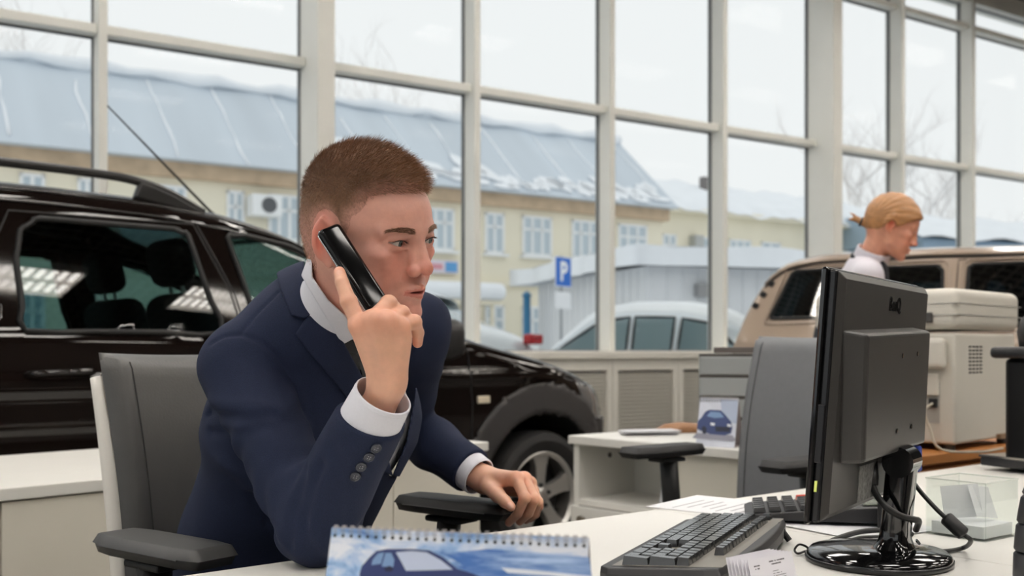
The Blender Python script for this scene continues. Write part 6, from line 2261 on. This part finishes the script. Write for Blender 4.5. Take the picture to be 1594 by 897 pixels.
Vx, Qx = polygonise(f_tie, [-.45, 1.40, .70], [-.05, 1.85, 1.12], .0022)
link_mesh('tie', np_mesh('tie', relax(Vx, Qx, 1, .4), Qx), tie_mat, man, world=True, smooth=True)

# --- trousers and shoes under the desk
hipR, hipL = SP[0] - LAT * .09 + FWD * .02, SP[0] + LAT * .09 + FWD * .02
def leg_pts(hip, sd):
    k = hip + FWD * .40 + LAT * .03 * sd + np.array([0, 0, .02]); k[2] = .50
    a = k + FWD * .02; a[2] = .10
    return hip, k, a
LR, LL = leg_pts(hipR, -1), leg_pts(hipL, 1)
def f_tr(x, y, z):
    p = (x, y, z)
    d = s_ell(p, SP[0] + np.array([0, 0, .03]), (.20, .17, .12), (tuple(LAT), tuple(FWD), (0, 0, 1)))
    for q in (LR, LL):
        d = smin(d, s_chain(p, q, [.092, .075, .055], .03), .03)
    return np.maximum(d, .085 - z)
lo = np.minimum(np.min(LR, 0), np.min(LL, 0)) - .2; hi = np.maximum(np.max(LR, 0), np.max(LL, 0)) + .2
lo[2] = .05; hi[2] = .68
Vt, Qt = polygonise(f_tr, lo, hi, .008)
link_mesh('trousers', np_mesh('trousers', Vt, Qt), suit, man, world=True, smooth=True)
for q in (LR, LL):
    a = q[2]
    def f_sh(x, y, z):
        p = (x, y, z)
        toe = a + FWD * .17; toe[2] = .035; heel = a - FWD * .04; heel[2] = .045
        d = s_cone(p, heel, toe, .042, .034)
        d = smin(d, s_cone(p, a, a + np.array([0, 0, -.03]), .045, .045), .03)
        return np.maximum(d, .002 - z)
    Vx, Qx = polygonise(f_sh, a - .25, a + .25, .006)
    link_mesh('shoe', np_mesh('shoe', Vx, Qx), M('black_shoe', (18, 18, 18), .25), man, world=True, smooth=True)

# --- the body itself: head and neck, trunk, both arms and hands joined into one mesh
def join_body(parts):
    """parts: (V, Q, C); every later part is stitched to the first by a narrow band of skin at their closest points"""
    V, Q, C = parts[0]
    for V2, Q2, C2 in parts[1:]:
        n0 = len(V)
        c2 = V2.mean(0)
        best = None
        cand = V[np.linspace(0, n0 - 1, min(n0, 1500)).astype(int)]
        dm = ((V2[:, None, :] if len(V2) < 1500 else V2[np.linspace(0, len(V2) - 1, 1500).astype(int)][:, None, :]) - cand[None]) ** 2
        ij = np.unravel_index(dm.sum(2).argmin(), dm.shape[:2])
        pa_ = cand[ij[1]]
        ia = ((V - pa_) ** 2).sum(1).argmin(); ib = ((V2 - pa_) ** 2).sum(1).argmin()
        qa = Q[np.nonzero((Q == ia).any(1))[0][0]]; qb = Q2[np.nonzero((Q2 == ib).any(1))[0][0]]
        a0, a1 = ia, qa[(list(qa).index(ia) + 1) % 4]; b0, b1 = ib, qb[(list(qb).index(ib) + 1) % 4]
        Q = np.concatenate([Q, Q2 + n0, np.array([[a0, a1, b1 + n0, b0 + n0]])])
        V = np.concatenate([V, V2]); C = np.concatenate([C, C2])
    return V, Q, C
def f_core(x, y, z):
    p = (x, y, z)
    d = s_torso(p, -.030)
    d = smin(d, s_chain(p, [SR, ER, ER + (WR - ER) * .4], [.040, .034, .032]), .02)
    d = smin(d, s_chain(p, [SL, EL, EL + (WL - EL) * .5], [.040, .034, .030]), .02)
    return np.maximum(np.maximum(d, .50 - z), z - 1.10)
Vk, Qk = polygonise(f_core, JLO, JHI, .012)
Vb, Qb, Cb = join_body([(Vk, Qk, np.tile(srgb(SKIN), (len(Vk), 1))), (Vhw, Qh, Ch), (Vr, Qr, Cr), (Vl, Ql, Cl)])
body = link_mesh('body', np_mesh('body', Vb, Qb, Cb), skin_mat, man, world=True, smooth=True)
# nails
nail = M('fingernail', (226, 176, 156), .25)
def nail_at(px, py, Y0, Y1, fn, along, w, l_):
    Y = Y0
    while Y < Y1:
        q = V3(U(px, py, Y))
        if fn(*[np.array([c]) for c in q])[0] < 0: break
        Y += .0004
    e = .0008
    g = np.array([fn(*[np.array([q[k] + (e if k == a else 0)]) for k in range(3)])[0] - fn(*[np.array([q[k] - (e if k == a else 0)]) for k in range(3)])[0] for a in range(3)])
    n_ = Vector(g).normalized(); a_ = Vector(along); a_ = (a_ - n_ * a_.dot(n_)).normalized(); s_ = a_.cross(n_)
    m = MB()
    m.grid(lambda u, v: Vector(q) + a_ * ((u - .5) * 2 * l_) + s_ * ((v - .5) * 2 * w * math.sqrt(max(.05, 1 - (2 * u - 1) ** 4 * .8))) + n_ * (.0006 - .0022 * (2 * v - 1) ** 2 - .0008 * (2 * u - 1) ** 2), 8, 8)
    m.build('fingernail', nail, body, world=True, smooth=True)
nail_at(528, 424, 1.34, 1.45, f_rh, fingR[0][2] - fingR[0][1], .0050, .0062)
nail_at(794, 787, 1.85, 1.95, f_lh, thumbL[3] - thumbL[2], .0056, .0066)

# eyes, brows, lashes, hair
gz = Vector((1, .02, -.16))
for sd in (1, -1):
    eyeball(body, TH, (7.84, 3.2 * sd, 1.42), 1.19, (1, .16, -.14), M('iris_grey_blue', (92, 100, 98), .15))
brow_m = hair_mat('brow_hair', (134, 98, 74))
R_ = np.random.RandomState(3)
def on_surface(pts, fn, d=np.array([1.0, 0, 0]), n=60, step=.08):
    """march points (local cm) against direction d until they meet the surface"""
    P = pts.copy()
    for _ in range(n):
        s = fn(P[:, 0], P[:, 1], P[:, 2])
        P -= d * np.clip(s, -.4, .4)[:, None]
    return P
def normals_of(P, fn, e=.05):
    g = np.stack([fn(P[:, 0] + e * (k == 0), P[:, 1] + e * (k == 1), P[:, 2] + e * (k == 2)) - fn(P[:, 0] - e * (k == 0), P[:, 1] - e * (k == 1), P[:, 2] - e * (k == 2)) for k in range(3)], 1)
    return g / np.maximum(np.linalg.norm(g, axis=1), 1e-9)[:, None]
Rw = np.array(RH)
roots, combs = [], []
for sd in (1, -1):
    n = 620
    u = R_.uniform(0, 1, n)
    yb = (1.25 + 3.9 * u); zb = 2.85 + .55 * np.sin(u * 2.3) - .25 * u + R_.uniform(-.42, .42, n) * (1 - .55 * u)
    roots.append(np.stack([np.full(n, 10.5), sd * yb, zb], 1))
    combs.append(np.stack([-.25 * np.ones(n), sd * 1.0 * np.ones(n), .5 - .9 * u], 1))
roots = on_surface(np.concatenate(roots), f_head); combs = np.concatenate(combs)
nm_ = normals_of(roots, f_head)
strands('eyebrows', to_world(TH, roots), nm_ @ Rw.T * .35, combs @ Rw.T, np.full(len(roots), .0065), .00018, brow_m, body, 5)
roots, combs = [], []
for sd in (1, -1):
    n = 130
    u = np.linspace(-.95, .95, n)
    roots.append(np.stack([9.0 - .28 * (u + .3) ** 2, sd * (3.22 + 1.38 * u), 1.36 + .10 * u + .40 * (1 - u * u)], 1))
    combs.append(np.stack([np.ones(n), sd * u * .6, .1 * np.ones(n)], 1))
roots = np.concatenate(roots); combs = np.concatenate(combs)
strands('eyelashes', to_world(TH, roots), combs @ Rw.T, combs @ Rw.T * .3, np.full(len(roots), .0052), .00020, hair_mat('lash_hair', (60, 42, 34)), body, 6)

def hair_th(x, y, z):
    t = np.clip((z - 4.0) / 6.0, 0, 1)
    return .06 + .70 * t + .15 * np.clip((x - 4) / 5, 0, 1) * t
def f_hair(x, y, z):
    pl_ = s_poly(x, z, HAIR_POLY)
    pl_ = pl_ + .25 * wob(x, y, z, 2.2, 8, 6)
    ed_ = np.clip(-pl_ / 1.6, 0, 1)
    d = f_head(x, y, z) - .02 - hair_th(x, y, z) * ed_ * ed_ * (3 - 2 * ed_)
    ear = .9 - s_ell((x, np.abs(y), z), (-.6, 8.0, .6), (2.2, 1.6, 3.4))
    d = smax(d, pl_ * .8, .1)
    d = np.maximum(d, -(f_head(x, y, z) + .35))
    return np.maximum(d, ear)
Vc, Qc = polygonise(f_hair, [-13, -10.5, -8], [13, 10.5, 16], .22)
Vc = relax(Vc, Qc, 1, .5)
hairbase = M('hair_base', (104, 72, 48), .65, noise=(260, .25), attr='Col')
edge_d = -s_poly(Vc[:, 0], Vc[:, 2], HAIR_POLY)
fd = np.clip(np.minimum(edge_d / 2.6, .25 + np.clip((Vc[:, 2] - 1.0) / 6.0, -.2, 1)), 0, 1)[:, None]
fd = fd * fd * (3 - 2 * fd)
HC = srgb(SKIN) * .8 * (1 - fd) + srgb((116, 84, 60)) * fd
hb = link_mesh('hair', np_mesh('hair', to_world(TH, Vc), Qc, HC), hairbase, man, world=True, smooth=True)
Nc = vert_normals(Vc, Qc)
outer = np.nonzero(f_head(Vc[:, 0], Vc[:, 1], Vc[:, 2]) > .02)[0]
NH = 26000
pick = R_.choice(outer, NH)
rt = Vc[pick] + R_.normal(scale=.12, size=(NH, 3))
nn = Nc[pick]
zz = rt[:, 2]; xx = rt[:, 0]
tt = np.clip((zz - 5.5) / 4, 0, 1)
cmb = np.stack([.35 + .75 * tt, .15 * np.sign(rt[:, 1]) * (1 - tt), -.9 * (1 - tt) + .12 * tt], 1)
ln = (.20 + 1.35 * tt + .25 * np.clip((xx - 3) / 6, 0, 1) * tt) * .0105
strands('hair_strands', to_world(TH, rt), nn @ Rw.T, cmb @ Rw.T * .8, ln, .00022, hair_mat('brown_hair', (138, 102, 74)), hb, 8)

# --- the phone in his right hand
pa, pb_ = U(513, 361, 1.452), U(587, 477, 1.424)
axp = (pb_ - pa).normalized()
wdir = (U(531, 354, 1.462) - U(497, 372, 1.444)); wdir = (wdir - axp * wdir.dot(axp)).normalized()
tdir = axp.cross(wdir)
if tdir.y > 0: tdir = -tdir; wdir = -wdir
Rp = Matrix((wdir, axp, wdir.cross(axp))).transposed()
Lp = (pb_ - pa).length + .012
ph = thing('phone', 'glossy black cordless phone handset held at his ear', 'phone', pa + axp * Lp / 2)
cph = pa + axp * (Lp / 2 - .006)
m = MB(); m.box(cph, (.036, Lp, .018), Rp); m.build('handset', M('phone_gloss_black', (10, 10, 11), .13, spec=.3), ph, world=True, bev=.0075, seg=4, smooth=True)
m = MB()
rr = [cph + Rp @ Vector((sx * .0178, sy * (Lp / 2 - .0005), .002 * 0)) for sx, sy in ((-.75, -1), (.75, -1), (1, -.93), (1, .93), (.75, 1), (-.75, 1), (-1, .93), (-1, -.93))]
m.tube(rr, .0012, 6, closed=True); m.build('silver_seam', M('phone_silver', (190, 190, 192), .25, .8), ph, world=True, smooth=True)
# ================================================================ THE WOMAN
wom = thing('person', 'woman with tied-back fair hair in a white blouse standing by the copier', 'person', (1.40, 4.10, 0))
fw = Vector((.90, -.20, -.42)); lw_ = Vector((.22, .97, .0))
RW = frame3(fw, lw_)
WS = .0098
OW = U(1385, 356, 4.0)
TW = Matrix.Translation(OW) @ (RW * WS).to_4x4()
NBW = U(1352, 412, 4.06)
nbl = TW.inverted() @ NBW
WNECK = (V3((-2.2, 0, -3.5)), V3(nbl), (4.6, 5.2))
fwh = lambda x, y, z: head_sdf(x, y, z, *WNECK, fem=True)
lo = np.minimum([-12, -10, -12], V3(nbl) - 8); hi = np.maximum([14, 10, 15], V3(nbl) + 7)
Vw, Qw = polygonise(fwh, lo, hi, .30)
WSK = (216, 156, 130)
Cw = head_color(Vw, WSK, True)
Vww = to_world(TW, Vw)
# standing body, bent a little over the machine
b0 = np.array([1.40, 4.12])
def wp(dx, dy, z): return np.array([b0[0] + dx, b0[1] + dy, z])
LW = np.array([.22, .97, 0]); FW2 = np.array([.97, -.22, 0])
pel, wai, che = wp(-.10, .0, .95), wp(-.09, .0, 1.10), wp(-.04, -.02, 1.27)
nbw = V3(NBW)
shR, shL = nbw - LW * .17 + np.array([-.02, 0, -.055]), nbw + LW * .17 + np.array([-.02, 0, -.055])
elR, elL = shR + np.array([.06, -.03, -.27]), shL + np.array([.06, .03, -.27])
wrR, wrL = elR + FW2 * .21 + np.array([0, .02, -.06]), elL + FW2 * .21 + np.array([0, -.04, -.06])
def w_torso(p, off=0.):
    d = None
    P_ = [pel, wai, che, nbw + np.array([-.015, 0, -.03])]; W_ = [(.165, .11), (.13, .095), (.155, .11), (.07, .062)]
    for i in range(3):
        a, b = P_[i], P_[i + 1]; e = b - a
        t = np.clip(((p[0] - a[0]) * e[0] + (p[1] - a[1]) * e[1] + (p[2] - a[2]) * e[2]) / (e @ e), 0, 1)
        q = [p[k] - a[k] - t * e[k] for k in range(3)]
        la = q[0] * LW[0] + q[1] * LW[1]
        rest = np.sqrt(np.maximum(q[0] ** 2 + q[1] ** 2 + q[2] ** 2 - la * la, 0))
        w = W_[i][0] + t * (W_[i + 1][0] - W_[i][0]) + off; h = W_[i][1] + t * (W_[i + 1][1] - W_[i][1]) + off
        s = (np.sqrt((la / w) ** 2 + (rest / h) ** 2) - 1) * np.minimum(w, h)
        d = s if d is None else smin(d, s, .04)
    for s_ in (shR, shL):
        d = smin(d, s_cone(p, nbw + np.array([-.015, 0, -.02]), s_, .055 + off, .05 + off), .04)
    return d
def f_blouse(x, y, z):
    p = (x, y, z)
    d = w_torso(p)
    for s_, e_, w_ in ((shR, elR, wrR), (shL, elL, wrL)):
        a = s_cone(p, s_, e_, .055, .044); b = np.maximum(s_cone(p, e_, w_, .044, .034), plane(p, e_ + (w_ - e_) * .8, (w_ - e_) / np.linalg.norm(w_ - e_)))
        d = smin(d, smin(a, b, .02), .025)
    d = d - .003 * wob(x, y, z, 25, 8, 3)
    nk = s_cone(p, V3(TW @ Vector(WNECK[0])), nbw, 4.6 * WS, 5.0 * WS)
    d = np.maximum(d, -(nk - .002) - 10 * (z < 1.2))
    return np.maximum(d, .96 - z)
lo = [b0[0] - .40, b0[1] - .42, .90]; hi = [b0[0] + .40, b0[1] + .42, 1.52]
Vq, Qq = polygonise(f_blouse, lo, hi, .007)
blm = M('pale_lilac_blouse', (224, 220, 228), .7)
bl = link_mesh('blouse', np_mesh('blouse', Vq, Qq), blm, wom, world=True, smooth=True)
# stand-up collar and dark waistcoat
nwa, nwb = V3(TW @ Vector(WNECK[0])), nbw
def shell_w(name, f, mat, lo, hi, h=.005):
    V, Q = polygonise(f, lo, hi, h)
    return link_mesh(name, np_mesh(name, V, Q), mat, wom, world=True, smooth=True)
ax_n = (nwa - nwb) / np.linalg.norm(nwa - nwb)
def f_col(x, y, z):
    p = (x, y, z); n = s_cone(p, nwa, nwb, 5.2 * WS, 6.0 * WS); s = plane(p, nwb, ax_n)
    return np.maximum(np.maximum(n - .010, .002 - n), np.maximum(s - .062, -.02 - s))
shell_w('collar', f_col, blm, nwb - .14, nwb + .14, .004)
def f_rib(x, y, z):
    p = (x, y, z); n = s_cone(p, nwa, nwb, 5.2 * WS, 6.2 * WS); s = plane(p, nwb, ax_n) + .25 * plane(p, nwb, FW2)
    return np.maximum(np.maximum(n - .016, .004 - n), np.abs(s - .0) - .010)
dark_vest = M('dark_waistcoat', (30, 32, 38), .7)
shell_w('ribbon', f_rib, dark_vest, nwb - .14, nwb + .14, .004)
def f_vest(x, y, z):
    p = (x, y, z); t = w_torso(p)
    la = np.abs(plane(p, che, LW)); fr_ = plane(p, che, FW2)
    d = np.maximum(t - .012, -.004 - t)
    strap = np.maximum(np.abs(la - .06) - .04, .05 - fr_)
    low = z - 1.22
    return np.maximum(d, np.minimum(np.maximum(strap, z - 1.50), low))
shell_w('waistcoat', f_vest, dark_vest, [lo[0], lo[1], .95], hi, .006)
def f_skirt(x, y, z):
    p = (x, y, z)
    k = np.clip((z - .52) / .5, 0, 1)
    c = pel
    la = plane(p, c, LW); fr_ = plane(p, c, FW2)
    d = (np.sqrt((la / (.165 + .02 * (1 - k))) ** 2 + (fr_ / (.125 + .03 * (1 - k))) ** 2) - 1) * .12
    return np.maximum(np.maximum(d, .50 - z), z - 1.01)
shell_w('skirt', f_skirt, dark_vest, [lo[0], lo[1], .45], [hi[0], hi[1], 1.05], .010)
# bare parts: head, hands, legs in one body mesh
def f_limbs(x, y, z):
    p = (x, y, z); d = None
    for sd, s_, e_, w_ in ((-1, shR, elR, wrR), (1, shL, elL, wrL)):
        a = s_cone(p, e_, w_, .036, .023)
        hd = w_ + (w_ - e_) / np.linalg.norm(w_ - e_) * .075
        a = smin(a, s_cone(p, w_, hd, .022, .020), .01)
        up = np.array([0, 0, -1.0])
        for k in range(4):
            o = LW * (-.027 + .018 * k) * 1.0
            k1 = hd + o + FW2 * .035 + up * .012; k2 = k1 + FW2 * .012 + up * .028
            a = smin(a, s_chain(p, [hd + o * .8, k1, k2], [.010, .009, .007]), .006)
        t0 = w_ + FW2 * .02 - LW * .02 * sd; t1 = t0 + FW2 * .045 - LW * .022 * sd + up * .015
        a = smin(a, s_chain(p, [w_, t0, t1], [.016, .012, .009]), .008)
        d = a if d is None else np.minimum(d, a)
        hip = pel + LW * .085 * sd; kn = hip + np.array([.02, 0, -.44]); an = hip + np.array([-.01, 0, -.86])
        l_ = s_chain(p, [hip, kn, an], [.075, .052, .035], .02)
        d = np.minimum(d, l_)
    return np.maximum(d, .05 - z)
Vm, Qm = polygonise(f_limbs, [lo[0], lo[1], .02], [hi[0] + .1, hi[1], 1.35], .006)
def f_wcore(x, y, z):
    p = (x, y, z)
    d = np.maximum(w_torso(p, -.02), z - nbw[2] + .0)
    for s_, e_ in ((shR, elR), (shL, elL)): d = smin(d, s_cone(p, s_, e_, .034, .034), .02)
    return d
Vz, Qz = polygonise(f_wcore, [lo[0], lo[1], .80], [hi[0], hi[1], 1.5], .012)
Vall, Qall, Call = join_body([(Vm, Qm, np.tile(srgb(WSK), (len(Vm), 1))), (Vz, Qz, np.tile(srgb(WSK), (len(Vz), 1))), (Vww, Qw, Cw)])
wb2 = link_mesh('body', np_mesh('body', Vall, Qall, Call), skin_mat, wom, world=True, smooth=True)
for sd in (-1, 1):
    an = pel + LW * .085 * sd
    def f_ws(x, y, z):
        p = (x, y, z); a = np.array([an[0] - .01, an[1], .07]); h_ = a - FW2 * .03; t_ = a + FW2 * .16; h_[2] = .05; t_[2] = .03
        return np.maximum(smin(s_cone(p, h_, t_, .034, .028), s_cone(p, a, a + np.array([0, 0, .02]), .036, .036), .02), .002 - z)
    Vx, Qx = polygonise(f_ws, [an[0] - .2, an[1] - .2, -.02], [an[0] + .25, an[1] + .2, .15], .006)
    link_mesh('shoe', np_mesh('shoe', Vx, Qx), M('black_shoe'), wom, world=True, smooth=True)
    eyeball(wb2, TW, (7.84, 3.2 * sd, 1.42), 1.19, (1, 0, -.4), M('iris_brown', (80, 60, 46), .15))
WH = [(11, 9.0), (9.2, 7.2), (6.8, 5.6), (4.6, 3.4), (3.2, 1.9), (1.4, .6), (.3, 1.8), (-1.2, 2.0), (-3.0, -1.2), (-4.2, -2.8), (-7, -3.4), (-13, -3.6), (-13, 18), (11, 18)]
def f_whair(x, y, z):
    h_ = fwh(x, y, z)
    t = np.clip((z + 3) / 8, 0, 1)
    d = h_ - (.45 + .85 * t) - .10 * np.sin(np.arctan2(z - 1, x + 9) * 26 + y * .8)
    d = smax(d, s_poly(x, z, WH) * .85, .6)
    d = np.maximum(d, -(h_ + .4))
    # knot at the nape with a short tail
    d = smin(d, s_ell((x, y, z), (-10.2, 0, -1.6), (1.9, 1.9, 1.7)), 1.0)
    d = smin(d, s_chain((x, y, z), [(-10.5, 0, -1.8), (-13.0, .3, -1.4), (-15.4, .5, -2.6)], [1.1, 1.25, .35]), .5)
    d = smin(d, s_chain((x, y, z), [(-12.5, .3, -1.6), (-14.6, -.4, -.4), (-16.4, -.6, -.3)], [.7, .5, .15]), .3)
    return d
Vc2, Qc2 = polygonise(f_whair, [-18, -10.5, -8], [13, 10.5, 17], .30)
wh = link_mesh('hair', np_mesh('hair', to_world(TW, Vc2), Qc2), M('fair_hair', (172, 124, 80), .42, noise=(60, .22), stretch=(.4, 1, 1.6)), wom, world=True, smooth=True)
m = MB(); m.tube([Vector(TW @ Vector((-10.9 + .0 * k, 1.5 * math.cos(a), -1.7 + 1.5 * math.sin(a)))) for k, a in enumerate([2 * math.pi * q / 16 for q in range(16)])], .005, 6, closed=True)
m.build('hair_tie', M('black_cable'), wh, world=True)
